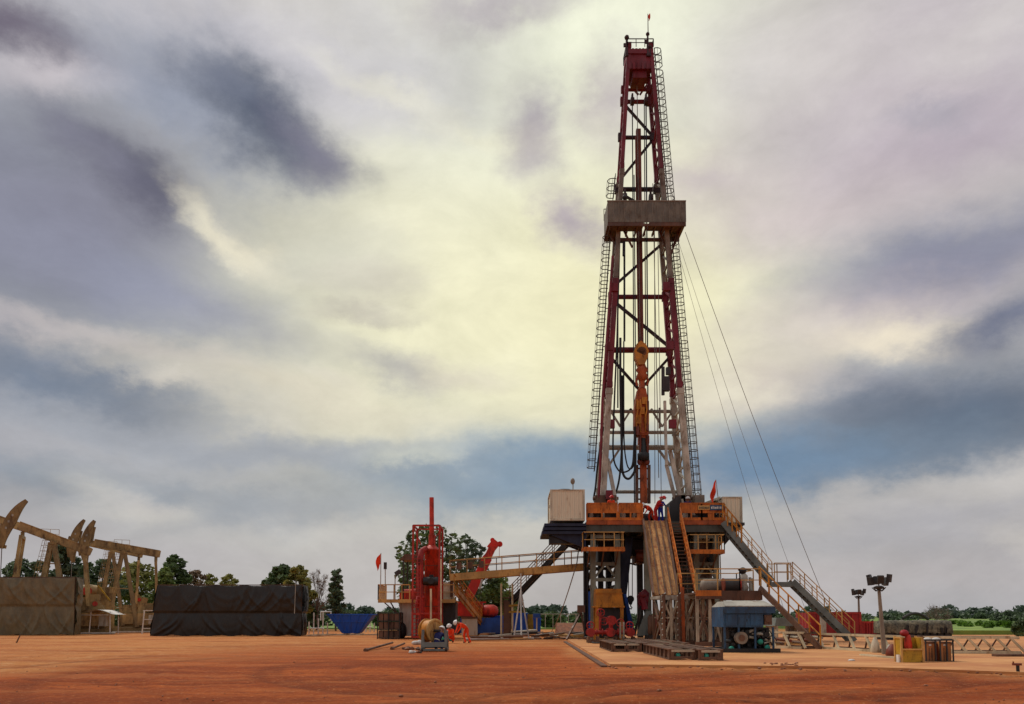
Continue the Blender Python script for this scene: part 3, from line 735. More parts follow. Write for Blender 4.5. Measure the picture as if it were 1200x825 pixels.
# ================================================================ SUBSTRUCTURE
YF, YBK = 52.0, 59.5
sub = thing('rig_substructure', 'high steel rig floor on dark braced towers with orange panels round it', 'rig floor', V(P(757, 700, 55).x, 55, 0))
ZF = P(757, 611, YF).z   # floor top
XL_, XR_ = P(687, 611, YF).x, P(850, 611, YF).x
xr0, xr1 = P(753, 611, YF).x, P(797, 611, YF).x   # ramp notch
mb = MB(); mb.bx(XL_, XR_, YF, YBK, ZF-.12, ZF); mb.bx(XL_, XR_, YF+.02, YF+.35, ZF-.7, ZF-.125)
for x in (XL_+.2, (XL_+xr0)/2, xr0, xr1, (xr1+XR_)/2, XR_-.2): mb.bx(x-.12, x+.12, YF+.36, YBK, ZF-.8, ZF-.13)
mb.bx(XL_, XR_, YBK-.3, YBK-.02, ZF-.8, ZF-.13); mb.build('floor_deck', 'dkgreen', sub)
for xa, xb in ((XL_, xr0), (xr1, XR_)): mb = MB(); mb.bx(xa, xb, YF-.06, YF-.003, ZF-.22, ZF+.08); mb.build('floor_edge', 'orangerust', sub)
def windwall(px0, px1, npan, opens, mat='orange', top=590.5, mid=600.5, bot=609.5, Y=YF-.02):
    x0, x1 = P(px0, 600, Y).x, P(px1, 600, Y).x; zt_, zm, zl = P(750, top, Y).z, P(750, mid, Y).z, ZF+.07
    mb = MB(); mb.bx(x0, x1, Y-.05, Y, zm, zt_); mb.bx(x0, x1, Y-.05, Y, zl, zl+.18)
    mb.bx(x0, x1, Y-.08, Y+.02, zt_+.002, zt_+.07); mb.bx(x0, x1, Y-.075, Y-.052, zm-.05, zm+.05)
    for i in range(npan+1):
        x = lerp(x0, x1, i/npan); w = .05
        mb.bx(x-w, x+w, Y-.09, Y-.054, zl, zt_)
    for i in range(npan*2):
        if i not in opens: continue
        xa = lerp(x0, x1, i/(npan*2)); xb = lerp(x0, x1, (i+1)/(npan*2)); mb.bx(xa+.04, xb-.04, Y-.03, Y, zl+.18, zm)
    return mb.build('wind_wall', mat, sub)
windwall(687.5, 723, 2, ()); windwall(725, 752.5, 2, (3,)); windwall(797.5, 822, 2, ()); windwall(822, 849, 2, (1,))
# clutter on the floor behind the panels
mb = MB(); rnd = random.Random(2)
for k in range(26):
    px = rnd.choice((rnd.uniform(690, 750), rnd.uniform(800, 848))); q = P(px, 606, YF+rnd.uniform(.4, 1.6)); h = rnd.uniform(.3, .85)
    if k % 2: mb.tube(V(q.x, q.y, ZF), V(q.x, q.y, ZF+h), rnd.uniform(.1, .25))
    else: mb.bx(q.x-.2, q.x+.2, q.y-.2, q.y+.2, ZF, ZF+h*.8)
tag(mb.build('floor_equipment', 'darkst', sub))
for xa, xb in ((XL_+.15, xr0-.1), (xr1+.15, XR_-.5)):
    mb = MB(); mb.bx(xa, xb, YF+.55, YF+1.0, ZF, ZF+.72)
    for k in range(8): x = lerp(xa, xb, rnd.random()); mb.bx(x, x+.4, YF+.5, YF+1.1, ZF+.7, ZF+.7+rnd.uniform(.1, .35))
    mb.build('floor_equipment', 'black', sub)
for px0, px1, h, mt in ((754, 764, .75, 'darkst'), (759, 767, .55, 'orangerust'), (764, 771, .62, 'deepred'), (771, 781, .5, 'darkst')):
    mb = MB(); a, b = P(px0, 605, 54), P(px1, 605, 54); mb.bx(a.x, b.x, 54, 54.8, ZF, ZF+h*.8); mb.tube(V(a.x, 54.2, ZF+h*.8), V(b.x, 54.2, ZF+h*.8), .2, n=10); mb.build('floor_equipment', mt, sub)
mb = MB()
for px, h in ((692, .8), (709, .7), (730, .75), (744, .7), (803, .8), (812, .7)): q = P(px, 606, YF+.5); mb.lathe((q.x, q.y, ZF), [(0, .15), (h*.6, .2), (h, .1)], n=10)
mb.build('floor_equipment', 'ltgrey', sub)
# driller control hut / drawworks behind right
mb = MB(); a = P(782, 592, 55); b = P(796, 581, 55); mb.bx(a.x, b.x, 54.2, 56, ZF, b.z-.6); mb.prism([V(a.x, 54.2, b.z-.6), V(b.x, 54.2, b.z-.6), V(b.x-.1, 54.2, b.z-.1), V(a.x+.4, 54.2, b.z-.25)], (0, 1.8, 0)); mb.build('control_hut', 'darkst', sub)
mb = MB(); a = P(813, 592, 54); b = P(824, 581, 54); mb.bx(a.x, b.x, 53.6, 54.6, ZF, b.z)
mb.path([P(812, 582, 54), P(818, 577, 54), P(824, 583, 54)], .03); mb.build('equipment_box', 'mastgrey', sub)
# towers
def tower(px0, px1, mirror=1):
    xs_ = (P(px0, 700, 53).x, P(px1, 700, 53).x)
    ys_ = (52.6, 57.8)
    zt2 = ZF-.8
    for x in xs_:
        for y in ys_:
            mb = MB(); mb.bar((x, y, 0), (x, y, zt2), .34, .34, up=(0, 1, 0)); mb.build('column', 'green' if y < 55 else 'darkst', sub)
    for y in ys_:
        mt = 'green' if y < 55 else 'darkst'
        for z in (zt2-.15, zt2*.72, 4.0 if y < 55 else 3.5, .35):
            mb = MB(); mb.bar((xs_[0], y, z), (xs_[1], y, z), .22 if z > 1 else .4); mb.build('beam', mt, sub)
        mb = MB(); zc = zt2*.72; mb.bar((xs_[0], y, 4.), ((xs_[0]+xs_[1])/2, y, zc), .14); mb.bar((xs_[1], y, 4.), ((xs_[0]+xs_[1])/2, y, zc), .14)
        mb.bar((xs_[0], y, .3), (xs_[1], y, 3.9), .14); mb.bar((xs_[1], y+.15, .3), (xs_[0], y+.15, 3.9), .14)
        mb.build('diagonal_brace', mt, sub)
    for x in xs_:
        for z in (zt2*.72, 3.6, .4):
            mb = MB(); mb.bar((x, ys_[0], z), (x, ys_[1], z), .2); mb.build('beam', 'darkst', sub)
        mb = MB(); mb.bar((x, ys_[0], .4), (x, ys_[1], 3.6), .16); mb.bar((x, ys_[1], 3.6), (x, ys_[0], zt2*.72), .16); mb.bar((x, ys_[0]+1, zt2*.72), (x, ys_[1], zt2), .2); mb.build('diagonal_brace', 'black', sub)
tower(694.5, 723); tower(815, 838)
# inner dark columns, vertical pipes
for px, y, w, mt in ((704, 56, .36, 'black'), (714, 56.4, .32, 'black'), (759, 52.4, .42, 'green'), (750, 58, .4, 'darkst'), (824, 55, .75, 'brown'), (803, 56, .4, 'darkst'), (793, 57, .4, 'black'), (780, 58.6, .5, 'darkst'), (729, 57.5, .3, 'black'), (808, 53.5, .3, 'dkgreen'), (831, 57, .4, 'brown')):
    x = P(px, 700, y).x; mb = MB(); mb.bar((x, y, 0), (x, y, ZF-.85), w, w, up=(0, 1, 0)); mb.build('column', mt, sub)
for px in (685.5, 688.6): x = P(px, 700, 54).x; mb = MB(); mb.tube((x, 54, 0), (x, 54, P(685, 648, 54).z), .1); mb.build('column', 'black', sub)
# blue setback legs (wide, flaring)
mb = MB(); mb.prism([P(x, y, 53.6) for x, y in ((728, 630), (742, 630), (734, 700), (741, 744), (728, 744), (727, 700))], (0, 1, 0)); mb.build('support_leg', 'navy', sub)
mb = MB(); mb.prism([P(x, y, 53.4) for x, y in ((731, 696), (734, 696), (745, 745), (739, 745))], (0, .5, 0)); mb.build('support_leg', 'blue', sub)
mb = MB(); a = P(691, 745, 53.2); b = P(699, 693, 53.2); mb.bx(a.x, b.x, 53.2, 54.6, .1, b.z); mb.build('support_leg', 'blue', sub)
# centre dark machinery under the floor (rotary beams, drawworks tub)
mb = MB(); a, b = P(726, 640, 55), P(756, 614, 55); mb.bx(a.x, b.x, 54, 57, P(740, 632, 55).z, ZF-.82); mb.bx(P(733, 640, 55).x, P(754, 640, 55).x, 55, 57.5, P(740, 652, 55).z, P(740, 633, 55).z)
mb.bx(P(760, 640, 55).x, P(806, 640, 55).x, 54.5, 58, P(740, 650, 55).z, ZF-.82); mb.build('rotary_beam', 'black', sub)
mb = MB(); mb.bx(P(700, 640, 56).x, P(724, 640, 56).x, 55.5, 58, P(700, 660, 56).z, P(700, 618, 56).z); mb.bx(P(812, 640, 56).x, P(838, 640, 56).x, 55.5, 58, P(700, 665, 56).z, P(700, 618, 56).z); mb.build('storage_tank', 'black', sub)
for px in (704, 713, 818, 827):
    mb = MB(); q = P(px, 618, 53.4); mb.tube(q+V(0, 0, -.9), q, .24, n=12); mb.ell(q+V(0, 0, 0), .24, 10, 6); mb.build('accumulator_bottle', 'ltgrey', sub)
mb = MB(); a, b = P(743, 660, 55.4), P(757, 645, 55.4); mb.bx(a.x, b.x, 54.8, 56, a.z, b.z); mb.tube(P(745, 652, 54.6), P(757, 652, 54.6), .35, n=14); mb.build('winch', 'rustred', sub)
mb = MB(); mb.path([P(738, 660, 54.8), P(745, 662, 54.8), P(756, 659, 54.8)], .06); mb.build('hanging_pipe', 'brown', sub)
# flying diagonal beams visible between towers low down
for x0, y0, x1, y1, w, mt in ((741, 745, 752, 718, .12, 'brown'), (745, 745, 735, 728, .1, 'green'), (762, 662, 775, 745, .16, 'dkgreen'), (800, 660, 812, 745, .18, 'dkgreen'), (842, 640, 830, 745, .2, 'dkgreen'), (812, 640, 828, 745, .2, 'brown'), (843, 626, 845, 690, .06, 'ltgrey')):
    mb = MB(); mb.bar(P(x0, y0, 54.4), P(x1, y1, 54.4), w); mb.build('diagonal_brace', mt, sub)
# balconies
def balcony(px0, px1, pyf, pyr, yellow, Y0=50.9, Y1=52.3):
    x0, x1 = P(px0, pyf, Y0).x, P(px1, pyf, Y0).x; z = P(700, pyf, Y0).z; h = P(700, pyr, Y0).z-z
    mb = MB(); mb.bx(x0, x1, Y0, Y1, z-.06, z); mb.bx(x0, x1, Y0-.04, Y0-.003, z-.22, z+.06); mb.bx(x0-.03, x0-.003, Y0, Y1, z-.2, z+.05); mb.bx(x1+.003, x1+.03, Y0, Y1, z-.2, z+.05)
    f = mb.build('balcony', 'orange', sub)
    mb = MB(); mb.rail([V(x0, Y1, z), V(x0, Y0, z), V(x1, Y0, z), V(x1, Y1, z)], h=h, w=.055, sp_=.6)
    mb.build('railing', yellow, f)
    for x in (x0+.4, (x0+x1)/2, x1-.4): mb = MB(); mb.bar((x, Y0+.1, z-.1), (x, Y1+.3, z-1.1), .08); mb.build('bracket', 'brown', f)
balcony(684, 732, 642, 623.5, 'yellowtan'); balcony(808, 849, 645, 626.5, 'yellowtan')
# cabin support wedges
mb = MB(); Z1 = ZF-.02
for Y in (52.2, 53.6, 55): 
    a = P(645, 616, Y); mb.prism([V(XL_-2.6, Y, Z1-.25), V(XL_-.01, Y, Z1-.25), V(XL_-.01, Y, Z1-1.75), V(XL_-2.6, Y, Z1-.75)], (0, .2, 0))
for k in range(3): mb.bx(XL_-2.75-.08*k, XL_-.01, 51.9+.02*k, 55.6, Z1-.3-.26*k, Z1-.12-.26*k)
mb.build('cabin_support', 'navy', sub)
mb = MB(); mb.bx(XL_-2.4, XL_-.02, 52.45, 53.5, Z1-1.4, Z1-.9); mb.build('cabin_support', 'black', sub)
mb = MB()
for Y in (52.2, 53.6, 55): mb.prism([V(XR_+1.2, Y, Z1-.05), V(XR_+.01, Y, Z1-.05), V(XR_+.01, Y, Z1-1.5), V(XR_+.7, Y, Z1-.7)], (0, .2, 0))
mb.bx(XR_+.01, XR_+1.3, 52.1, 56, Z1-.22, Z1-.04); mb.build('cabin_support', 'darkst', sub)
# bracing under the floor sides (dark braces seen left)
mb = MB(); mb.bar(P(690, 613, 52.3), P(684, 640, 52.3), .12); mb.build('diagonal_brace', 'darkst', sub)
# ---------------- cabins
def cabin(name, lab, px0, px1, pyt, pyb, Y0, D, extra=None):
    x0, x1 = P(px0, pyb, Y0).x, P(px1, pyb, Y0).x; z0, z1 = P(px0, pyb, Y0).z, P(px0, pyt, Y0).z
    c = thing(name, lab, 'cabin', V((x0+x1)/2, Y0+D/2, z0))
    mb = MB(); mb.bx(x0+.08, x1-.08, Y0+.05, Y0+D, z0+.14, z1-.08); mb.build('wall', 'cabin', c)
    mb = MB(); mb.bx(x0, x1, Y0, Y0+D+.05, z0, z0+.137); mb.bx(x0, x1, Y0, Y0+D+.05, z1-.077, z1)
    for x in (x0+.06, x1-.06): mb.bx(x-.06, x+.06, Y0-.01, Y0+.047, z0+.14, z1-.08)
    for Y in (Y0+.1, Y0+D): mb.bx(x0-.01, x0+.077, Y-.06, Y+.06, z0+.14, z1-.08)
    mb.build('corner_frame', 'creamp', c)
    mb = MB(); mb.bx(x0+.072, x0+.078, Y0+.8, Y0+1.7, z0+.3, z1-.35); mb.tube((x0+.02, Y0+1.6, (z0+z1)/2), (x0+.02, Y0+1.6, (z0+z1)/2+.2), .02); mb.build('door', 'ltgrey', c)
    return c, (x0, x1, z0, z1)
c1, (x0, x1, z0, z1) = cabin('cabin', 'cream corrugated cabin at left of the rig floor, floodlight on its roof', 645, 685.5, 573.5, 610, 52.0, 3.6)
mb = MB(); q = P(664, 573.4, 52.4); mb.tube(V(x0+1., 53, z1), V(x0+1., 53, z1+.12), .5, n=14); mb.build('roof_vent', 'darkst', c1)
mb = MB(); q = V(P(671.5, 573, 52.5).x, 52.5, z1); mb.bar(q, q+V(0, 0, .45), .06); mb.ell(q+V(-.02, 0, .62), (.15, .13, .22), 10, 8); mb.build('floodlight', 'mastgrey', c1)
mb = MB(); rnd = random.Random(4)
c2, (x0, x1, z0, z1) = cabin('cabin', 'cream corrugated cabin at right of the rig floor, behind the red flag', 847, 870.5, 582, 620, 52.6, 3.4)
mb = MB(); a = P(824, 587, 54.2); xx = P(828, 586, 54).x
mb.prism([V(xx, 54.2, P(828, 588, 54.2).z), V(x0+.3, 54.2, P(838, 581.5, 54.2).z), V(x0+.3, 54.2, P(838, 584, 54.2).z), V(xx, 54.2, P(828, 591, 54.2).z)], (0, 1.6, 0)); mb.build('lean_to_roof', 'creamp', c2)
mb = MB(); mb.bar((xx+.2, 54.3, ZF), (xx+.2, 54.3, P(828, 588, 54.2).z), .08); mb.bx(xx+.1, x0, 55.6, 55.7, ZF, P(828, 590, 54.2).z); mb.build('lean_to_post', 'creamp', c2)
# notice panels on right wind wall
mb = MB(); a, b = P(832, 598, 51.9), P(848.5, 592, 51.9); mb.bx(a.x, b.x, 51.84, 51.9, a.z, b.z); sg = tag(mb.build('notice_banner', 'genblue'), 'small blue banner with pale lettering on the orange panels below the red flag', 'banner')
mb = MB(); rnd = random.Random(9); x = a.x+.06
while x < b.x-.1:
    w = rnd.uniform(.04, .1); mb.bx(x, x+w, 51.825, 51.838, a.z+.09, b.z-.1+rnd.uniform(-.03, .03)); x += w+.035
mb.build('lettering', 'white', sg)
mb = MB(); a, b = P(818, 597.5, 51.9), P(831.5, 592.5, 51.9); mb.bx(a.x, b.x, 51.85, 51.9, a.z, b.z); sg = tag(mb.build('notice_board', 'yellowtan'), 'narrow yellow board with dark marks left of the blue banner', 'sign')
mb = MB()
for k in range(7): x = lerp(a.x+.1, b.x-.1, k/6); mb.bx(x-.03, x+.03, 51.835, 51.848, a.z+.06, b.z-.07)
mb.build('lettering', 'dkgreen', sg)
# ---------------- flags
def flag(label, base, h, w, hh, droop, lean=0, polemat='ltgrey', group='red signal flags'):
    f = thing('flag', label, 'flag', base, group)
    top = base+V(lean, 0, h); mb = MB(); mb.tube(base, top, .035, .025, n=6); mb.build('pole', polemat, f)
    vs = []; nx_, nz = 8, 10; s = 1 if w > 0 else -1
    for j in range(nz+1):
        for i in range(nx_+1):
            u, v = i/nx_, j/nz
            vs.append(top+V(w*u*(1-.35*v)*(.9+.1*math.sin(5*v)), .12*math.sin(7*u+3*v), -hh*v-droop*u*(.6+.4*u)))
    fs = [(j*(nx_+1)+i, j*(nx_+1)+i+1, (j+1)*(nx_+1)+i+1, (j+1)*(nx_+1)+i) for j in range(nz) for i in range(nx_)]
    mb = MB(); mb.add(vs, fs, True); mb.build('cloth', 'flag', f); return f
flag('bright red flag with drooping cloth in front of the right cabin on the rig floor', P(843.5, 600, 52.4), P(843, 562, 52.4).z-P(843, 600, 52.4).z, -.42, .75, .95, -.22)
q = P(759.5, 40, YM-.9); flag('tiny red flag on the thin antenna at the very top of the mast', q, P(759, 27, YM).z-q.z, .22, .42, .08, 0, 'mastdark')
q = P(446, 688, 56.5); flag('orange red flag on a pole at the left end of the tank platform', q, P(446, 648, 56.5).z-q.z, -.42, .75, .55, 0)
# ---------------- stairs
def stair(name, label, top, bot, width, wdir, mat='yellowtan', railmat='yellowtan', strm=None, h=1.05, group=None, sw=.3, tread='darkst', cat='staircase', post=1.1, root=None):
    top = Vector(top); bot = Vector(bot); wd = Vector(wdir).normalized()*width
    st = thing(name, label, cat, bot+wd/2, group) if root is None else root
    for k in (0, 1):
        mb = MB(); mb.bar(top+wd*k, bot+wd*k, .08, sw); mb.build('stringer', strm or mat, st)
        mb = MB(); mb.rail([top+wd*k+V(0, 0, .12), bot+wd*k+V(0, 0, .12)], h=h, w=.05, sp_=post); mb.build('handrail', railmat, st)
    n = max(4, int(abs(top.z-bot.z)/.24)); mb = MB(); dd = (bot-top); dd.z = 0; dd.normalize()
    ww = Vector(wdir).normalized()
    for i in range(1, n):
        c = top.lerp(bot, i/n)+wd/2
        hw = ww*(width/2-.06); hd = dd*.11
        mb.prism([c-hw-hd, c+hw-hd, c+hw+hd, c-hw+hd], (0, 0, .05))
    mb.build('treads', tread, st); return st
# pipe ramp (V-door)
RT, RB = 51.6, 46.2
rx0, rx1 = P(753.5, 608, RT).x, P(780, 608, RT).x
zr0, zr1 = ZF, P(765, 697, RB).z
bx0, bx1 = P(765.5, 697, RB).x, P(794.5, 697, RB).x
ramp = thing('pipe_ramp', 'wide rusty steel pipe ramp sloping from the rig floor opening to the trestle', 'ramp', V((bx0+bx1)/2, RB, zr1))
mb = MB(); mb.prism([V(rx0, RT, zr0), V(rx1, RT, zr0), V(bx1, RB, zr1), V(bx0, RB, zr1)], (0, .25, -.22)); mb.build('ramp_plate', 'ramp', ramp)
mb = MB()
for t in (0, .02, .25, .27, .5, .52, .75, .77, .98, 1): 
    a = V(lerp(rx0, rx1, t), RT, zr0); b = V(lerp(bx0, bx1, t), RB, zr1); off = V(0, -.06, .05)
    if t in (0, 1): mb.bar(a+off, b+off, .12, .22)
    elif t in (.25, .5, .75): mb.bar(a+off*.5, b+off*.5, .06, .06)
mb.build('side_rail', 'brown', ramp)
sx0 = P(783, 603, 51.5).x; 
stair('access_stair', 'steep orange railed stair right beside the rusty pipe ramp', (sx0, 51.6, ZF), (P(799, 695, 46.4).x, 46.4, P(799, 695, 46.4).z), .8, (1, 0, 0), 'orange', 'orange', h=.75, tread='brown', post=.5, sw=.34)
# front trestle under ramp / catwalk
tr_ = thing('pipe_trestle', 'muddy grey lattice trestle carrying the foot of the pipe ramp', 'trestle', V(P(785, 757, 44).x, 44, 0))
ztr = zr1-.08; tx0, tx1 = P(765, 700, 46).x, P(822, 700, 46).x
mb = MB()
for y in (46.3, 43.4): mb.bar((tx0, y, ztr-.12), (tx1, y, ztr-.12), .2)
mb.bar((tx0, 46.3, ztr-.12), (tx0, 43.4, ztr-.12), .16); mb.bar((tx1, 46.3, ztr-.12), (tx1, 43.4, ztr-.12), .16)
mb.build('top_frame', 'ltgrey', tr_)
n = 7
for i in range(n):
    for y in (46.3, 43.4):
        x = lerp(tx0+.1, tx1-.1, i/(n-1)); mb = MB(); mb.bar((x, y, 0.05), (x, y, ztr-.2), .13); mb.build('post', 'trestle' if i % 2 else 'brown', tr_)
for i in range(n-1):
    for y in (46.25, 43.45):
        a = lerp(tx0+.1, tx1-.1, i/(n-1)); b = lerp(tx0+.1, tx1-.1, (i+1)/(n-1)); mb = MB()
        if i % 2: a, b = b, a
        mb.bar((a, y, .1), (b, y, ztr*.55), .09); mb.bar((b, y, ztr*.55), (a, y, ztr-.25), .09); mb.bar((a, y, ztr*.55), (b, y, ztr*.55), .08)
        mb.build('cross_brace', 'trestle', tr_)
for i in range(0, n, 2):
    x = lerp(tx0+.1, tx1-.1, i/(n-1)); mb = MB(); mb.bar((x, 43.4, .2), (x, 46.3, ztr-.3), .09); mb.bar((x, 46.3, .2), (x, 43.4, ztr-.3), .09); mb.build('cross_brace', 'brown', tr_)
mb = MB(); mb.bar((tx0-.2, 43.3, .16), (tx1+.2, 43.3, .16), .24); mb.bar((tx0-.2, 46.4, .16), (tx1+.2, 46.4, .16), .24); mb.build('base_skid', 'brown', tr_)
# spiral-marked and red posts
for px, mt in ((778, 'brown'), (796, 'brown')):
    x = P(px, 730, 43).x; mb = MB(); mb.tube((x, 43, .05), (x, 43, ztr+.05), .1, n=10); ob = mb.build('post', mt, tr_); mb = MB()
    for k in range(9): mb.tube((x-.12, 42.93, .25+k*.3), (x+.12, 43.07, .45+k*.3), .035, n=6)
    mb.build('wound_chain', 'ltgrey', ob)
mb = MB(); mb.bar(P(801, 757, 43.1), P(799.5, 688, 43.1), .17); mb.build('post', 'orangerust', tr_)
# ---------------- right side platform
sp0 = thing('side_platform', 'rusty yellow edged work platform with rails right of the pipe ramp', 'platform', V(P(855, 755, 43).x, 43, 0))
zp = P(850, 694, 41.5).z; px0_, px1_ = P(815, 694, 41.5).x, P(892, 694, 41.5).x; Y0, Y1 = 41.5, 46
mb = MB(); mb.bx(px0_, px1_, Y0, Y1, zp-.1, zp); mb.build('deck', 'brown', sp0)
mb = MB(); xm = P(845, 694, 41.5).x; mb.bx(px0_, xm, Y0-.06, Y0-.003, zp-.2, zp+.1); mb.build('edge_beam', 'orange', sp0)
mb = MB(); mb.bx(xm, px1_, Y0-.06, Y0-.003, zp-.42, zp+.08); mb.bx(px1_+.003, px1_+.06, Y0, Y1, zp-.4, zp+.08); mb.bx(px0_, xm, Y0-.05, Y0, zp-.35, zp-.203); mb.build('edge_beam', 'under', sp0)
mb = MB(); mb.rail([V(px0_, Y0, zp), V(px1_-1.1, Y0, zp), V(px1_, Y0, zp)], h=1.22, w=.055, sp_=1.2); mb.rail([V(px0_, Y1, zp), V(px1_, Y1, zp), V(px1_, Y1-3.2, zp)], h=1.22, w=.05, sp_=1.3)
mb.build('railing', 'yellowtan', sp0)
for i in range(6):
    for y in (Y0+.1, Y1-.1):
        x = lerp(px0_+.1, px1_-.1, i/5); mb = MB(); mb.bar((x, y, .05), (x, y, zp-.12), .14); mb.build('post', 'trestle', sp0)
for i in range(5):
    for y in (Y0+.15, Y1-.15):
        a = lerp(px0_+.1, px1_-.1, i/5); b = lerp(px0_+.1, px1_-.1, (i+1)/5); mb = MB()
        mb.bar((a, y, .15), (b, y, zp-.25), .1); mb.bar((b, y+.05, .15), (a, y+.05, zp-.25), .1); mb.bar((a, y, zp*.5), (b, y, zp*.5), .07); mb.build('cross_brace', 'trestle' if i % 2 else 'brown', sp0)
mb = MB(); mb.bar((px0_, Y0+.1, .15), (px1_, Y0+.1, .15), .22); mb.bar((px0_, Y1-.1, .15), (px1_, Y1-.1, .15), .22); mb.build('base_skid', 'brown', sp0)
# equipment standing on the side platform
def topthing(name, label, cat, loc, parts, group=None):
    o = thing(name, label, cat, loc, group)
    for nm, mat, fn in parts:
        mb = MB(); fn(mb); mb.build(nm, mat, o)
    return o
q = V(P(872, 693, 43).x, 43, zp)
topthing('pressure_pump', 'white pump with dark round head standing by the rail on the side platform', 'pump', q, [
    ('body', 'ltgrey', lambda m: (m.lathe(q+V(0, 0, .1), [(0, .2), (.2, .24), (.45, .16), (.6, .22), (.85, .2), (.95, .1)], n=14), m.tube(q+V(.33, 0, .1), q+V(.33, 0, .85), .08), m.tube(q+V(.5, .1, .1), q+V(.5, .1, .8), .06), m.tube(q+V(-.3, 0, .6), q+V(.5, 0, .6), .05))),
    ('head', 'black', lambda m: (m.ell(q+V(-.05, 0, 1.2), (.2, .2, .2)), m.tube(q+V(-.3, 0, 1.25), q+V(.4, 0, 1.25), .04))),
    ('skid', 'darkst', lambda m: m.bx(q.x-.45, q.x+.75, q.y-.35, q.y+.35, q.z, q.z+.1))])
q2 = V(P(840, 694, 43.4).x, 43.4, zp)
topthing('air_tank', 'horizontal tan cylindrical tank lying on the side platform behind the yellow edge', 'tank', q2, [
    ('shell', 'mastgrey', lambda m: m.lathe(q2+V(-.9, 0, .42), [(0, .1), (.08, .3), (.2, .36), (1.5, .36), (1.62, .3), (1.7, .1)], axis=(1, 0, 0))),
    ('cradle', 'darkst', lambda m: (m.bx(q2.x-.6, q2.x-.45, q2.y-.3, q2.y+.3, q2.z, q2.z+.2), m.bx(q2.x+.3, q2.x+.45, q2.y-.3, q2.y+.3, q2.z, q2.z+.2)))])
q3 = V(P(857, 694, 42.8).x, 42.8, zp)
topthing('drum', 'dark drum lying on its side with red end caps, centre of the side platform', 'drum', q3, [
    ('shell', 'darkst', lambda m: m.tube(q3+V(-.4, 0, .4), q3+V(.4, 0, .4), .38, n=18)),
    ('end_cap', 'rustred', lambda m: m.tube(q3+V(-.46, 0, .4), q3+V(-.4, 0, .4), .4, n=18)),
    ('end_cap', 'redv', lambda m: m.tube(q3+V(.4, 0, .4), q3+V(.46, 0, .4), .4, n=18))])
# stairs on the right
b0 = P(890, 689, 41.6); g0 = G(962, 762); stair('access_stair', 'lower rust brown stair with yellow rails from the side platform to the ground', b0, g0+V(0, 0, .05), .8, (.35, .94, 0), 'brown', 'amber', h=1.0, sw=.3, post=.9)
# upper right stair with landing
YS = 50.4
us = thing('access_stair', 'long grey stair with mid landing from rig floor down the right side', 'staircase', G(1005, 753))
A, B_, C_, D_ = P(847, 612, YS+1.2), P(905, 681, YS), P(929, 681, YS), P(1002, 752, YS-1)
D_.z = .05
stair('', '', A, B_, .8, (0, 1, 0), 'greyst', 'yellowtan', root=us, sw=.36, h=1.1, post=1.0); stair('', '', C_, D_, .8, (0, 1, 0), 'greyst', 'yellowtan', root=us, sw=.36, h=1.1, post=1.0)
mb = MB(); mb.bx(B_.x-.1, C_.x+.1, YS-.02, YS+.82, B_.z-.35, B_.z-.05); mb.build('landing', 'greyst', us)
mb = MB(); mb.rail([V(B_.x+.15, YS, B_.z), V(C_.x-.1, YS, B_.z)], h=1.15, w=.05, sp_=.7); mb.rail([V(B_.x, YS+1, B_.z), V(C_.x, YS+1, B_.z)], h=1.15, w=.05, sp_=.7); mb.build('railing', 'yellowtan', us)
mb = MB(); mb.rail([A+V(0, -.05, .1), A.lerp(B_, .38)+V(0, -.05, .1)], h=1.15, w=.07, sp_=.5); mb.build('handrail', 'amber', us)
# left rear stair descending behind
A = P(668, 632, 58); B_ = P(597, 706, 60); stair('access_stair', 'dark rear stair dropping left from under the cream cabin behind the walkway', A, B_, 1.0, (.2, 1, 0), 'black', 'brown', sw=.35, post=1.0)
# ---------------- walkway bridge
wk = thing('walkway_bridge', 'long tan steel walkway with handrails linking the rig to the red tanks', 'walkway', G(610, 747))
a, b = P(527, 673, 57.5), P(690, 660, 57.5); dirn = (b-a)
mb = MB(); mb.bar(a+V(0, 0, -.22), b+V(0, 0, -.22), .12, .5); mb.bar(a+V(0, 1.2, -.22), b+V(0, 1.2, -.22), .12, .5); mb.build('side_beam', 'yellowtan', wk)
mb = MB(); mb.prism([a+V(0, .07, 0), b+V(0, .07, 0), b+V(0, 1.13, 0), a+V(0, 1.13, 0)], (0, 0, -.06)); mb.build('deck', 'brown', wk)
mb = MB(); mb.rail([a, b], h=1.0, w=.07, sp_=1.25); mb.build('railing', 'yellowtan', wk)
mb = MB(); mb.rail([a+V(0, 1.2, 0), b+V(0, 1.2, 0)], h=1.0, w=.06, sp_=1.7); mb.build('railing', 'brown', wk)
mb = MB(); mb.bar(a+V(.1, .6, -.3), V(a.x+.1, a.y+.6, 3), .2); mb.build('prop', 'brown', wk)
for k in range(5):
    q = a.lerp(b, .05+.04*k); mb = MB(); mb.bx(q.x, q.x+.35, 57.3, 57.4, q.z+.3, q.z+.3+.5); 
    if k % 2 == 0: mb.build('infill_plate', 'brown', wk)
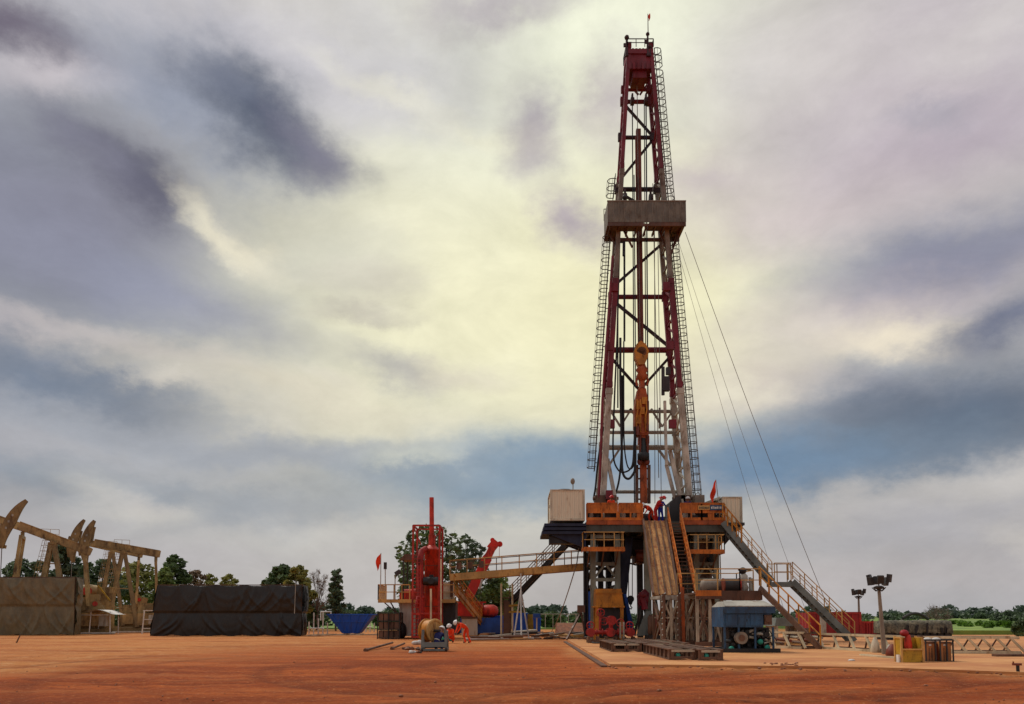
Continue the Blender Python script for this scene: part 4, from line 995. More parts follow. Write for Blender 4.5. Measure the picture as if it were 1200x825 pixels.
# ================================================================ PEOPLE
def person(label, loc, yaw, pose, suit, hat='helmet', group=None, boots=True):
    """pose: dict of joints in metres, x right, -y forward, z up from the feet"""
    J = pose; vs = []; rad = []; ed = []; reg = []
    def v(p, r, parent=None, rg='suit'):
        vs.append(Vector(p)); rad.append(r); reg.append(rg)
        if parent is not None: ed.append((parent, len(vs)-1))
        return len(vs)-1
    pel = v(J['pelvis'], .15); bel = v(Vector(J['pelvis']).lerp(Vector(J['chest']), .5), .145, pel); ch = v(J['chest'], .17, bel)
    nk = v(J['neck'], .065, ch, 'skin'); hd = Vector(J['head']); nkv = Vector(J['neck']); up = (hd-nkv).normalized()
    h1 = v(nkv.lerp(hd, .62), .085, nk, 'skin'); h2 = v(hd+up*.02, .1, h1, 'skin'); v(hd+up*.09, .07, h2, 'skin')
    fwd = Vector(J.get('face', (0, -1, 0))).normalized(); v(hd+fwd*.115-up*.01, .016, h2, 'skin')
    hands = []
    for s, k in ((-1, 'l'), (1, 'r')):
        sh = v(J['sh'+k], .075, ch); el = v(J['el'+k], .052, sh); wr = v(J['wr'+k], .036, el, 'suit')
        w = Vector(J['wr'+k]); d = (w-Vector(J['el'+k])).normalized(); pal = v(w+d*.07, .036, wr, 'skin')
        side = d.cross(V(0, 1, 0.2)).normalized(); pv = w+d*.07
        for i in range(4):
            o = side*((i-1.5)*.022); L = (.07, .08, .075, .055)[i]
            f1 = v(pv+o+d*.045, .0095, pal, 'skin'); v(pv+o+d*(.045+L*.5)+V(0, -.012, -.012), .0085, f1, 'skin')
        t1 = v(pv-side*.04-d*.01, .012, pal, 'skin'); v(pv-side*.055+d*.03, .01, t1, 'skin')
        hp = v(J['hip'+k], .1, pel); kn = v(J['kn'+k], .072, hp); an = v(J['an'+k], .05, kn); a = Vector(J['an'+k])
        tf = Vector(J.get('toe'+k, (a.x, a.y-.17, a.z-.05))); v(tf, .045, an, 'boot'); v(a+(a-tf)*.25+V(0, 0, -.05), .04, an, 'boot')
    me = bpy.data.meshes.new('body'); me.from_pydata([tuple(q) for q in vs], ed, []); tmp = bpy.data.objects.new('tmp', me); COL.objects.link(tmp)
    md = tmp.modifiers.new('s', 'SKIN'); md.use_smooth_shade = True
    for i, sv in enumerate(me.skin_vertices[0].data): sv.radius = (rad[i], rad[i]); sv.use_root = (i == 0)
    sd_ = tmp.modifiers.new('d', 'SUBSURF'); sd_.levels = 1; sd_.render_levels = 1
    dg = bpy.context.evaluated_depsgraph_get(); dg.update()
    m2 = bpy.data.meshes.new_from_object(tmp.evaluated_get(dg)); bpy.data.objects.remove(tmp); m2.name = 'person_body'
    m2.materials.clear()
    for k in (suit, 'skin', 'boot'): m2.materials.append(M[k])
    for p in m2.polygons:
        c = p.center; best = min(range(len(vs)), key=lambda i: (vs[i]-c).length-rad[i]*.6)
        p.material_index = {'suit': 0, 'skin': 1, 'boot': 2}[reg[best]]; p.use_smooth = True
    root = bpy.data.objects.new('person', m2); COL.objects.link(root); tag(root, label, 'person', group)
    def sub_(mb, nm, mt):
        o = mb.build(nm, mt); o.location = o.location; o.parent = root; return o
    mb = MB(); c = hd+up*.06
    # helmet: dome and brim oriented with the head
    ax = up; prof = [(-.005, .165), (.012, .165), (.02, .135), (.07, .125), (.11, .09), (.135, .03)]
    mb.lathe(c, prof, axis=ax, n=16); mb.box(c+fwd*.14, (.16, .1, .015)); sub_(mb, 'helmet', hat)
    mb = MB(); sd2 = fwd.cross(up).normalized()
    for s in (-1, 1): mb.ell(hd+fwd*.088+sd2*(s*.035)+up*.012, .012, 6, 5)
    mb.box(hd+fwd*.09-up*.05, (.045, .02, .01)); sub_(mb, 'face_features', 'boot')
    mb = MB()
    for s in (-1, 1): mb.ell(hd+sd2*(s*.1), (.015, .02, .03), 6, 5)
    sub_(mb, 'ears', 'skin')
    # belt / reflective band
    pv = Vector(J['pelvis']).lerp(Vector(J['chest']), .35); mb = MB(); axb = (Vector(J['chest'])-Vector(J['pelvis'])).normalized(); mb.lathe(pv, [(0, .152), (.05, .152)], axis=axb, n=16); sub_(mb, 'belt', 'ltgrey')
    root.location = loc; root.rotation_euler.z = yaw
    return root
def standing(bend=0.1, arms='down'):
    d = dict(pelvis=(0, 0, .95), chest=(0, -.25*bend, 1.32), neck=(0, -.35*bend, 1.52), head=(0, -.5*bend-.02, 1.64), face=(0, -1, -.15),
             hipl=(-.1, 0, .88), hipr=(.1, 0, .88), knl=(-.12, -.03, .5), knr=(.13, -.05, .5), anl=(-.13, .03, .1), anr=(.15, .0, .1),
             shl=(-.2, -.28*bend, 1.43), shr=(.2, -.28*bend, 1.43), ell=(-.27, .0, 1.15), elr=(.27, 0, 1.15), wrl=(-.27, -.12, .92), wrr=(.27, -.12, .92))
    if arms == 'fwd': d.update(ell=(-.24, -.22, 1.2), elr=(.24, -.22, 1.2), wrl=(-.16, -.45, 1.25), wrr=(.14, -.45, 1.18))
    return d
bent = dict(pelvis=(0, .12, .9), chest=(0, -.28, 1.12), neck=(0, -.45, 1.2), head=(0, -.57, 1.22), face=(0, -.7, -.6),
            hipl=(-.1, .1, .84), hipr=(.1, .1, .84), knl=(-.13, -.02, .48), knr=(.14, .1, .46), anl=(-.14, .1, .1), anr=(.15, .28, .1),
            shl=(-.2, -.34, 1.14), shr=(.2, -.34, 1.14), ell=(-.2, -.42, .88), elr=(.2, -.42, .88), wrl=(-.14, -.56, .66), wrr=(.14, -.56, .66))
squat = dict(pelvis=(0, .12, .34), chest=(0, -.12, .68), neck=(0, -.24, .86), head=(0, -.32, .97), face=(0, -.8, -.5),
             hipl=(-.1, .1, .3), hipr=(.1, .1, .3), knl=(-.2, -.3, .5), knr=(.2, -.3, .5), anl=(-.16, -.08, .1), anr=(.16, -.08, .1),
             shl=(-.2, -.14, .76), shr=(.2, -.14, .76), ell=(-.25, -.34, .56), elr=(.25, -.34, .56), wrl=(-.12, -.52, .42), wrr=(.12, -.52, .42))
g = G(545, 754); person('worker in orange coverall and white helmet bending over beside the cable reel', g, R(-60), bent, 'coverall')
g = G(529, 753.5); person('crouching worker in orange coverall and white helmet right behind the cable reel', g, R(-20), squat, 'coverall')
g = G(506, 763); g = V(GX(512.5, g.y+.22), g.y+.22, 0); person('worker in navy coverall and white helmet crouching in front of the yellow reel flange', g, R(150), squat, 'navysuit')
for px, Y, suit, hat, yaw, pz, lb in ((774, 53.2, 'bluesuit', 'helmetr', 20, standing(.2, 'fwd'), 'worker in bright blue coverall and red helmet at the top of the pipe ramp'),
        (768, 53.0, 'redsuit', 'helmetr', 60, standing(1.1, 'fwd'), 'worker in red coverall stooping at the top of the pipe ramp'),
        (762, 53.3, 'coverall', 'helmet', -60, bent, 'worker in orange coverall bent low at the left edge of the ramp top'),
        (716, 52.7, 'coverall', 'helmetr', 10, standing(.3), 'worker in orange vest standing in the gap between the left orange panels'),
        (806, 53.2, 'navysuit', 'helmet', 0, standing(.1), 'worker with white helmet standing behind the right orange panels by the mast leg')):
    q = P(px, 605, Y); person(lb, V(q.x, Y, ZF-.0), R(yaw), pz, suit, hat)
# ================================================================ MUD GAS SEPARATOR
S = 56.5
sg = thing('gas_separator', 'tall red cylindrical gas separator with vent pipe inside a red steel frame', 'separator', G(505, 748))
def SP(px, py, Y=S): return P(px, py, Y)
base = SP(505.5, 735)
rr = (SP(514, 690).x-SP(497, 690).x)/2
zt1 = SP(505, 640).z
mb = MB(); b = V(base.x, S, base.z); H = zt1-b.z; mb.lathe(b, [(0, rr*.7), (.25, rr), (H-.35, rr), (H-.33, rr*1.12), (H-.22, rr*1.12), (H-.2, rr*.98), (H-.05, rr*.7), (H+.05, .25)], n=28); vs_ = mb.build('vessel', 'redv', sg)
mb = MB()
for k in (.25, .5, .75): mb.lathe(b+V(0, 0, H*k), [(0, rr*1.02), (.05, rr*1.02)], n=28)
mb.build('weld_band', 'rustred', vs_)
mb = MB(); mb.tube(V(b.x, S, zt1), V(b.x-.05, S, SP(505, 583).z), .17, .16, n=14); mb.tube(V(b.x, S, zt1), V(b.x, S, zt1+.8), .24, n=14); mb.build('vent_pipe', 'redv', sg)
mb = MB(); zt2 = SP(500, 618).z; z0 = .1
xs4 = (SP(486, 700).x, SP(516.5, 700).x)
for x in xs4:
    for y in (S-1.2, S+1.2): mb.bar((x+(.0), y, z0), (x, y, zt2), .13, .13, up=(0, 1, 0))
xm = SP(495, 700).x; mb.bar((xm, S-1.2, z0), (xm, S-1.2, SP(500, 660).z), .09, .09, up=(0, 1, 0))
for z in (zt2, .15, SP(500, 719).z):
    mb.bar((xs4[0], S-1.2, z), (xs4[1], S-1.2, z), .12); mb.bar((xs4[0], S+1.2, z), (xs4[1], S+1.2, z), .1)
    for x in xs4: mb.bar((x, S-1.2, z), (x, S+1.2, z), .1)
mb.bar((xs4[0], S+1.2, zt2*.75), (xs4[1], S+1.2, zt2), .07); mb.bar((xs4[0], S-1.2, zt2), (xm, S-1.2, SP(500, 640).z), .07)
mb.build('frame', 'tower', sg)
mb = MB()
for z in np.linspace(.4, SP(500, 652).z, 22): mb.bar((xs4[0], S-1.25, z), (xm, S-1.25, z), .045)
mb.build('ladder', 'tower', sg)
mb = MB(); mb.path([SP(494, 735, S-.9), SP(493.5, 700, S-.9), SP(492.5, 655, S-.9), SP(494, 646, S-.8), SP(499, 643, S-.4)], .22, 10); mb.path([SP(497.5, 700, S-1), SP(490, 700, S-1), SP(488, 712, S-1)], .14, 8); mb.build('side_pipe', 'deepred', sg)
mb = MB(); q = SP(505.5, 681, S-.9); mb.tube(q-V(.55, 0, 0), q+V(.55, 0, 0), .3, n=14); mb.tube(q+V(0, -.35, 0), q+V(0, .3, 0), .22, n=14); mb.box(q+V(0, 0, .35), (.3, .2, .2)); mb.build('valve', 'black', sg)
mb = MB(); mb.bar(SP(516.8, 735, S-1.35), SP(516.8, 655, S-1.35), .09); mb.bar(SP(505, 735, S-1.35), SP(505, 690, S-1.35), .12); mb.build('pipe', 'palepipe', sg)
# ---------------- tank with platform
tk = thing('mud_tank', 'grey white ribbed mud tank under the railed platform behind the separator', 'tank', G(495, 747))
zd = SP(480, 703, 57).z; ta, tb = SP(468, 703, 58).x, SP(530, 703, 58).x
mb = MB(); mb.bx(ta, SP(497, 703, 58).x, 58, 61, .15, zd-.15); mb.build('tank_wall', 'tank', tk)
mb = MB(); mb.bx(SP(516, 703, 59).x, tb+.2, 58.6, 61, .3, zd-.15); mb.build('tank_wall', 'darkst', tk)
mb = MB(); da, db = SP(443, 703, 57.3).x, SP(533, 703, 57.3).x; mb.bx(da, db, 57.3, 61, zd-.12, zd); mb.bx(da, db, 57.25, 57.297, zd-.2, zd+.05); dk = mb.build('deck', 'yellowtan', tk)
mb = MB(); mb.rail([V(da, 61, zd), V(da, 57.35, zd), V(SP(480, 703, 57.3).x, 57.35, zd)], h=1.1, w=.07, sp_=.55); mb.rail([V(SP(517, 703, 57.3).x, 57.35, zd), V(db, 57.35, zd)], h=1.1, w=.05, sp_=.8); mb.build('railing', 'yellowtan', tk)
for px in (447, 456): mb = MB(); mb.bar(SP(px, 703, 57.6), V(ta, 57.9, zd-1.1-.1*(px == 456)), .08); mb.build('bracket', 'brown', tk)
mb = MB(); a, c = SP(468, 702, 58), SP(489, 690, 58); mb.bx(a.x, c.x, 58, 60, zd, c.z-.3); mb.tube(V(a.x+.2, 58.6, c.z-.3), V(c.x, 58.6, c.z-.3), .3, n=12); mb.build('shaker', 'redv', tk)
mb = MB(); a, c = SP(518, 702, 58.2), SP(532, 676, 58.2); mb.bx(a.x, c.x-.1, 58.2, 60, zd, c.z-.4); mb.bar(V(a.x, 58.15, zd+.55), V(c.x-.1, 58.15, zd+.55), .04); mb.bar(V(a.x, 58.15, zd+1.1), V(c.x-.1, 58.15, zd+1.1), .04); mb.build('control_cabinet', 'creamp', tk)
mb = MB(); a, c = SP(468.5, 656, 57.4), SP(496, 651, 57.4)
mb.prism([V(a.x, 57.4, a.z), V(c.x, 57.4, a.z), V(c.x-.1, 57.4, c.z+.1), V(a.x+.35, 57.4, c.z+.1)], (0, 2.5, 0)); rf = mb.build('canopy', 'brown', tk)
x = SP(473, 650, 57.5).x
for xx_, yy_ in ((x, 57.5), (x, 59.7), (c.x-.3, 59.7)): mb = MB(); mb.bar((xx_, yy_, zd), (xx_, yy_, a.z), .09); mb.build('canopy_post', 'darkst', tk)
for px, top, tilt, lb in ((451.5, 663, 0, 'small upright floodlight on a thin pole right of the left flag'), (463, 671, .4, 'small tilted floodlight on a thin pole beside the canopy post')):
    q = SP(px, 702, 57.5); t_ = SP(px, top, 57.5)
    topthing('floodlight', lb, 'floodlight', V(q.x, 57.5, zd), [('pole', 'ltgrey', lambda m: m.tube(V(q.x, 57.5, zd), t_+V(0, 0, -.2), .035)), ('lamp_head', 'darkst', lambda m: m.box(t_+V(tilt*.5, 0, 0), (.2+tilt*.6, .2, .5-tilt*.5), (0, -tilt*1.5, 0)))])
stair('access_stair', 'yellow stair slanting down right from the tank platform, behind the orange workers', SP(532, 692, 57), G(573, 744)+V(0, 0, .1), .8, (.3, 1, 0), 'amber', 'amber', sw=.32, post=.8)
# dark crate stack with drums
cs = thing('pallet_cage', 'dark pallet cage with stacked blocks standing below the left platform', 'cage', G(456, 748))
mb = MB(); a, c = SP(443, 747.5), SP(468, 718)
for k in range(3):
    for j in range(4):
        w = (c.x-a.x)/4; mb.bx(a.x+w*j+.03, a.x+w*(j+1)-.03, S, S+1.3, .08+k*.6, .08+k*.6+.5)
mb.build('crate_block', 'brown', cs)
mb = MB()
for x in (a.x-.03, c.x+.03, (a.x+c.x)/2):
    for y in (S-.08, S+1.4): mb.bar((x, y, 0), (x, y, c.z), .07, .07, up=(0, 1, 0))
for z in (.05, .65, 1.25, c.z): mb.bar((a.x-.05, S-.08, z), (c.x+.05, S-.08, z), .06)
for x in (a.x-.03, c.x+.03): mb.bar((x, S-.08, c.z), (x, S+1.4, c.z), .06)
mb.bar((a.x-.05, S+1.4, c.z), (c.x+.05, S+1.4, c.z), .06)
mb.build('cage_frame', 'black', cs)
mb = MB(); q = G(471, 748); tag(MB().ell(q+V(0, 0, .55), (.35, .4, .6)).build('rubbish_sack', 'black'), 'black sack leaning against the dark pallet cage', 'sack')
# grey concrete tank and things right of separator
topthing('water_tank', 'low pale ribbed tank under the yellow stair right of the workers', 'tank', G(552, 745), [
    ('tank_wall', 'tank', lambda m: m.bx(G(543, 745).x, G(560, 745).x, 63, 65, .1, P(550, 725, 63).z)),
    ('lid', 'brown', lambda m: m.bx(G(543, 745).x-.05, G(560, 745).x+.05, 62.95, 65.05, P(550, 725, 63).z, P(550, 725, 63).z+.12))])
# red crane boom
YC = 70
cr = thing('mobile_crane', 'red telescopic crane boom raised behind the walkway, tyres and cab low down', 'crane', G(560, 745))
a, b = P(549, 700, YC), P(577, 642, YC)
mb = MB(); mb.bar(a, a.lerp(b, .8), .85, .8); mb.build('boom', 'red', cr)
mb = MB(); mb.bar(a.lerp(b, .6), a.lerp(b, 1.02), .66, .62); mb.build('inner_boom', 'redv', cr)
mb = MB(); h = P(578.5, 639, YC); mb.box(h, (.9, .62, .75), (0, -.9, 0)); mb.tube(h+V(.55, -.2, .1), h+V(.55, .2, .1), .24, n=14); mb.tube(h+V(-.1, -.2, .45), h+V(-.1, .2, .45), .2, n=14); mb.bar(h, h+V(.55, 0, .1), .25); mb.bar(h+V(.5, 0, -.1), h+V(.5, 0, -1.1), .04); mb.build('boom_head', 'red', cr)
mb = MB(); mb.bar(P(562, 690, YC-.6), P(567, 672, YC-.6), .18); mb.build('lift_cylinder', 'ltgrey', cr)
mb = MB(); c = P(556, 722, YC); mb.bx(c.x-1.2, c.x+2.6, YC-1.2, YC+1.2, .8, 1.3); mb.bx(c.x-1.1, c.x-.1, YC-1.1, YC+.2, 1.3, 2.3); mb.bar(V(c.x-.6, YC, 1.2), a, .45); mb.build('carrier', 'rustred', cr)
for i in range(3):
    mb = MB(); x = c.x-1.5+i*1.8; mb.tube((x, YC-1.3, .5), (x, YC-.9, .5), .5, n=18); ob = mb.build('tyre', 'rubber', cr); mb = MB(); mb.tube((x, YC-1.33, .5), (x, YC-1.3, .5), .25, n=12); mb.build('rim', 'red', ob)
# red pump set with round hood
q = V(P(577, 716, 66).x, 66, 0)
topthing('mud_pump', 'red pump set with rounded hood behind the yellow stair', 'pump', q, [
    ('hood', 'redv', lambda m: m.lathe(V(q.x-1.0, 66, P(577, 716, 66).z), [(0, .1), (.1, .35), (.4, .52), (1.1, .52), (1.4, .35), (1.5, .1)], axis=(1, 0, 0))),
    ('frame', 'red', lambda m: (m.bx(q.x-3, q.x-.8, 65.5, 67, P(577, 722, 66).z, P(577, 707, 66).z), m.bar((q.x-3, 65.3, P(577, 706, 66).z), (q.x-.5, 65.3, P(577, 706, 66).z), .12))),
    ('base', 'blue', lambda m: m.bx(q.x-2.6, q.x+.9, 65.2, 67.2, .2, P(577, 724, 66).z))])
# blue bins and yellow tank
def bin_(name, label, px0, px1, pyt, Y, mat, taper=.25, group=None, cat='bin'):
    x0, x1 = P(px0, pyt, Y).x, P(px1, pyt, Y).x; z1 = P(px0, pyt, Y).z; D = min(2.2, (x1-x0)*.8); tp = taper
    t = thing(name, label, cat, V((x0+x1)/2, Y, 0), group); mb = MB()
    lo = [V(x0+tp, Y+tp*.3, .12), V(x1-tp, Y+tp*.3, .12), V(x1-tp, Y+D-tp*.3, .12), V(x0+tp, Y+D-tp*.3, .12)]; hi = [V(x0, Y, z1), V(x1, Y, z1), V(x1, Y+D, z1), V(x0, Y+D, z1)]
    inn = [p.lerp((hi[0]+hi[2])/2, .06) for p in hi]; inl = [p.lerp((lo[0]+lo[2])/2, .1)+V(0, 0, .1) for p in lo]
    vs = lo+hi+inn+inl; fs = [(0, 1, 2, 3)]+[(i, (i+1) % 4, 4+(i+1) % 4, 4+i) for i in range(4)]+[(4+i, 4+(i+1) % 4, 8+(i+1) % 4, 8+i) for i in range(4)]+[(8+i, 8+(i+1) % 4, 12+(i+1) % 4, 12+i) for i in range(4)]+[(12, 13, 14, 15)]
    mb.add(vs, fs); mb.build('body', mat, t)
    mb = MB()
    for i in range(4): mb.bar(hi[i], hi[(i+1) % 4], .1, .1)
    mb.build('rim_band', mat, t)
    mb = MB(); n = 5
    for i in range(n): f = (i+.5)/n; mb.bar(lo[0].lerp(lo[1], f)+V(0, -.05, 0), hi[0].lerp(hi[1], f)+V(0, -.05, 0), .09, .06, up=(0, 1, 0))
    mb.bar(lo[0].lerp(hi[0], .62)+V(0, -.05, 0), lo[1].lerp(hi[1], .62)+V(0, -.05, 0), .05, .07); mb.build('rib', mat, t)
    mb = MB(); mb.bx(x0+tp+.2, x0+tp+.4, Y+.1, Y+D-.1, 0, .118); mb.bx(x1-tp-.4, x1-tp-.2, Y+.1, Y+D-.1, 0, .118); mb.build('skid', 'darkst', t); return t
bin_('waste_skip', 'blue open waste skip with sloping sides, right of the black tarpaulin screen', 383, 437, 720, 69, 'dblue', 1.25, cat='skip')
bin_('waste_skip', 'blue bin partly hidden by the foot of the yellow stair', 574, 592, 722, 66, 'dblue', .1, cat='skip')
bin_('waste_skip', 'blue bin behind the white tripod stand', 600, 618, 719, 67, 'dblue', .05, cat='skip')
bin_('waste_skip', 'small blue bin on a stand right of the yellow tank', 625, 634, 725, 67, 'dblue', .05, cat='skip')
q = V(P(623, 720, 68).x, 68, 0)
topthing('fuel_tank', 'dull yellow tank between the blue bins', 'tank', q, [('shell', 'yellow', lambda m: (m.bx(q.x-.9, q.x+.7, 68, 69.5, .5, P(623, 720, 68).z), m.prism([V(q.x-.9, 68, 1.6), V(q.x-1.1, 68, 1.75), V(q.x-.9, 68, 1.7)], (0, 1.5, 0)))), ('leg', 'blue', lambda m: m.bx(q.x-.8, q.x-.6, 68.1, 69.4, 0, .5)), ('leg', 'blue', lambda m: m.bx(q.x+.4, q.x+.6, 68.1, 69.4, 0, .5))])
q = V(P(629, 722, 65.5).x, 65.5, 0)
topthing('control_box', 'tiny blue box on a pale post right of the yellow tank', 'box', q, [('box', 'blue', lambda m: m.bx(q.x-.3, q.x+.3, 65.4, 65.8, P(629, 724, 65.5).z, P(629, 719, 65.5).z)), ('post', 'palepipe', lambda m: m.bar((q.x, 65.6, 0), (q.x, 65.6, P(629, 724, 65.5).z), .1))])
# dark stack with pale posts
ds = thing('drilling_fluid_stack', 'dark narrow steel stack flanked by two pale posts under the rear stair', 'tower', G(594, 747))
mb = MB(); a, c = P(590, 747, 60), P(599, 703, 60); mb.bx(a.x, c.x, 60, 61, .1, c.z)
for k in range(9): mb.bx(a.x-.04, c.x+.04, 59.95, 61.05, .3+k*.33, .38+k*.33)
mb.build('stack_body', 'brown', ds)
for px in (587.5, 600.5): mb = MB(); q = P(px, 684, 59.6); mb.tube(V(q.x, 59.6, 0), q, .07); mb.build('post', 'palepipe', ds)
mb = MB(); mb.bar(P(596, 717, 59.5), P(611, 717, 59.5), .14); mb.bar(P(596, 710, 59.5), P(608, 709, 59.5), .14); mb.build('arm', 'yellow', ds)
# white tripod stand
tp = thing('tripod_stand', 'tall white tripod stand below the walkway, in front of the blue bins', 'stand', G(611, 748))
q = P(610.5, 672, 56)
for px, Y in ((602, 56.4), (611, 54.8), (620, 56.4)): mb = MB(); mb.tube(P(610.5, 692, 56), V(GX(px, Y), Y, 0), .055); mb.build('leg', 'white', tp)
mb = MB(); mb.tube(P(610.5, 695, 56), q, .045); mb.build('pole', 'white', tp)
mb = MB(); mb.bar(V(GX(603, 56.4), 56.4, .35), V(GX(619, 56.4), 56.4, .35), .06); mb.build('crossbar', 'white', tp)
# ================================================================ IN FRONT OF THE SUBSTRUCTURE
yb = thing('yellow_winch_box', 'worn yellow winch housing with black opening at foot of left tower', 'winch', G(713, 749))
Y = 50.6; a, c = P(698, 710, Y), P(729, 690, Y)
mb = MB(); mb.prism([V(a.x, Y, a.z), V(c.x+.1, Y, a.z), V(c.x-.05, Y, c.z), V(a.x+.05, Y, c.z)], (0, 1.5, 0)); mb.bx(a.x-.1, c.x+.15, Y-.08, Y+1.55, a.z-.1, a.z-.003); mb.bx(a.x-.02, c.x+.05, Y-.04, Y+.1, lerp(a.z, c.z, .72), lerp(a.z, c.z, .76)); mb.build('housing', 'amber', yb)
mb = MB(); mb.bx(a.x+.25, c.x-.1, Y+.2, Y+1.4, .3, a.z-.12); mb.build('drum_case', 'black', yb)
for x in (a.x+.1, c.x-.02): mb = MB(); mb.bar((x, Y+.1, 0), (x, Y+.1, a.z-.1), .2); mb.bar((x, Y+1.3, 0), (x, Y+1.3, a.z-.1), .2); mb.build('leg', 'amber', yb)
# red valve manifold
vm_ = thing('valve_manifold', 'bright red pipe manifold with round flanges in front of the yellow winch housing', 'valve manifold', G(716, 754))
Y = 46.5
for px, py, r in ((692, 741, .24), (715, 741, .26), (738, 741, .25), (716, 727, .27)):
    mb = MB(); q = P(px, py, Y); mb.tube(q+V(0, -.4, 0), q+V(0, -.3, 0), r, n=18); mb.tube(q+V(0, -.3, 0), q+V(0, .3, 0), r*.62, n=14); mb.tube(q+V(0, .3, 0), q+V(0, .4, 0), r, n=18); mb.ell(q, r*.8, 12, 8); mb.build('flanged_valve', 'deepred', vm_)
mb = MB(); mb.tube(P(690, 741, Y), P(742, 741, Y), .13, n=10); mb.tube(P(716, 741, Y), P(716, 722, Y), .12, n=10); mb.tube(P(703, 738, Y), P(704, 718, Y), .07); mb.tube(P(726, 741, Y), P(727, 732, Y), .07)
for px in (699, 706, 724, 731): mb.tube(P(px-.5, 741, Y), P(px+.5, 741, Y), .22, n=14)
mb.build('pipe', 'deepred', vm_)
for px, py in ((704, 718), (708, 728), (727, 730), (692, 733), (738, 733)):
    mb = MB(); q = P(px, py, Y-.1); n = 14; mb.path([q+V(math.cos(2*math.pi*i/n)*.22, 0, math.sin(2*math.pi*i/n)*.22) for i in range(n+1)], .03); mb.bar(q-V(.2, 0, 0), q+V(.2, 0, 0), .03); mb.bar(q-V(0, 0, .2), q+V(0, 0, .2), .03); mb.build('hand_wheel', 'deepred', vm_)
mb = MB(); a, c = V(GX(688, Y), Y, 0), V(GX(744, Y), Y, 0); mb.bx(a.x, c.x, Y-.4, Y-.2, .02, .22); mb.bx(a.x, c.x, Y+.3, Y+.5, .02, .22)
for k in range(6): x = lerp(a.x+.1, c.x-.1, k/5); mb.bx(x-.07, x+.07, Y-.3, Y+.4, .22, .42)
mb.build('skid', 'brown', vm_)
mb = MB()
for px in (727, 731): mb.tube(P(px, 748, Y-.5), P(px, 729, Y-.5), .05)
mb.build('upright_pipe', 'ltgrey', vm_)
# hanging hook block
hk = thing('hook_block', 'black hook block hanging on two thin cables between the left tower and the ramp', 'hook', P(738, 708, 54))
mb = MB(); mb.tube(P(736.6, 650, 54), P(736.6, 700, 54), .03); mb.tube(P(741, 650, 54), P(741, 700, 54), .03); mb.build('cable', 'wire', hk)
mb = MB(); q = P(738.8, 702, 54); mb.tube(q+V(0, -.12, 0), q+V(0, .12, 0), .24, n=16); mb.prism([q+V(-.22, -.1, .0), q+V(.22, -.1, 0), q+V(.08, -.1, -.38), q+V(-.08, -.1, -.38)], (0, .2, 0)); mb.build('block', 'black', hk)
mb = MB(); mb.path([q+V(0, 0, -.35), q+V(.02, 0, -.5), q+V(.1, 0, -.58), q+V(.04, 0, -.68), q+V(-.08, 0, -.62)], .045); mb.build('hook', 'ltgrey', hk)
# red preventer unit and grey panels
Y = 51.2; rb_ = thing('pressure_unit', 'dark red valve unit on black supports left of the pipe ramp foot', 'machine', V(P(755, 745, Y).x, Y, 0))
mb = MB(); mb.prism([P(x, y, Y) for x, y in ((748, 698), (756, 690), (761, 695), (759, 712), (752, 716), (749, 708))], (0, .7, 0)); mb.tube(P(750, 701, Y-.1), P(759, 703, Y-.1), .25, n=12); mb.build('housing', 'mastred', rb_)
mb = MB(); mb.tube(P(752, 694, Y-.2), P(756, 714, Y-.2), .2, n=12); mb.ell(P(754, 697, Y-.3), .22); mb.build('cylinder', 'mastred', rb_)
mb = MB(); mb.bar(P(751, 710, Y), P(744, 744, Y), .1); mb.bar(P(753, 710, Y), P(748, 746, Y), .1); mb.bar(P(755, 714, Y), P(763, 745, Y), .12); mb.build('support', 'black', rb_)
mb = MB(); mb.prism([P(x, y, Y-.3) for x, y in ((757, 716), (764, 716), (762, 745), (746, 745))], (0, .2, 0)); mb.build('side_plate', 'greyst', rb_)
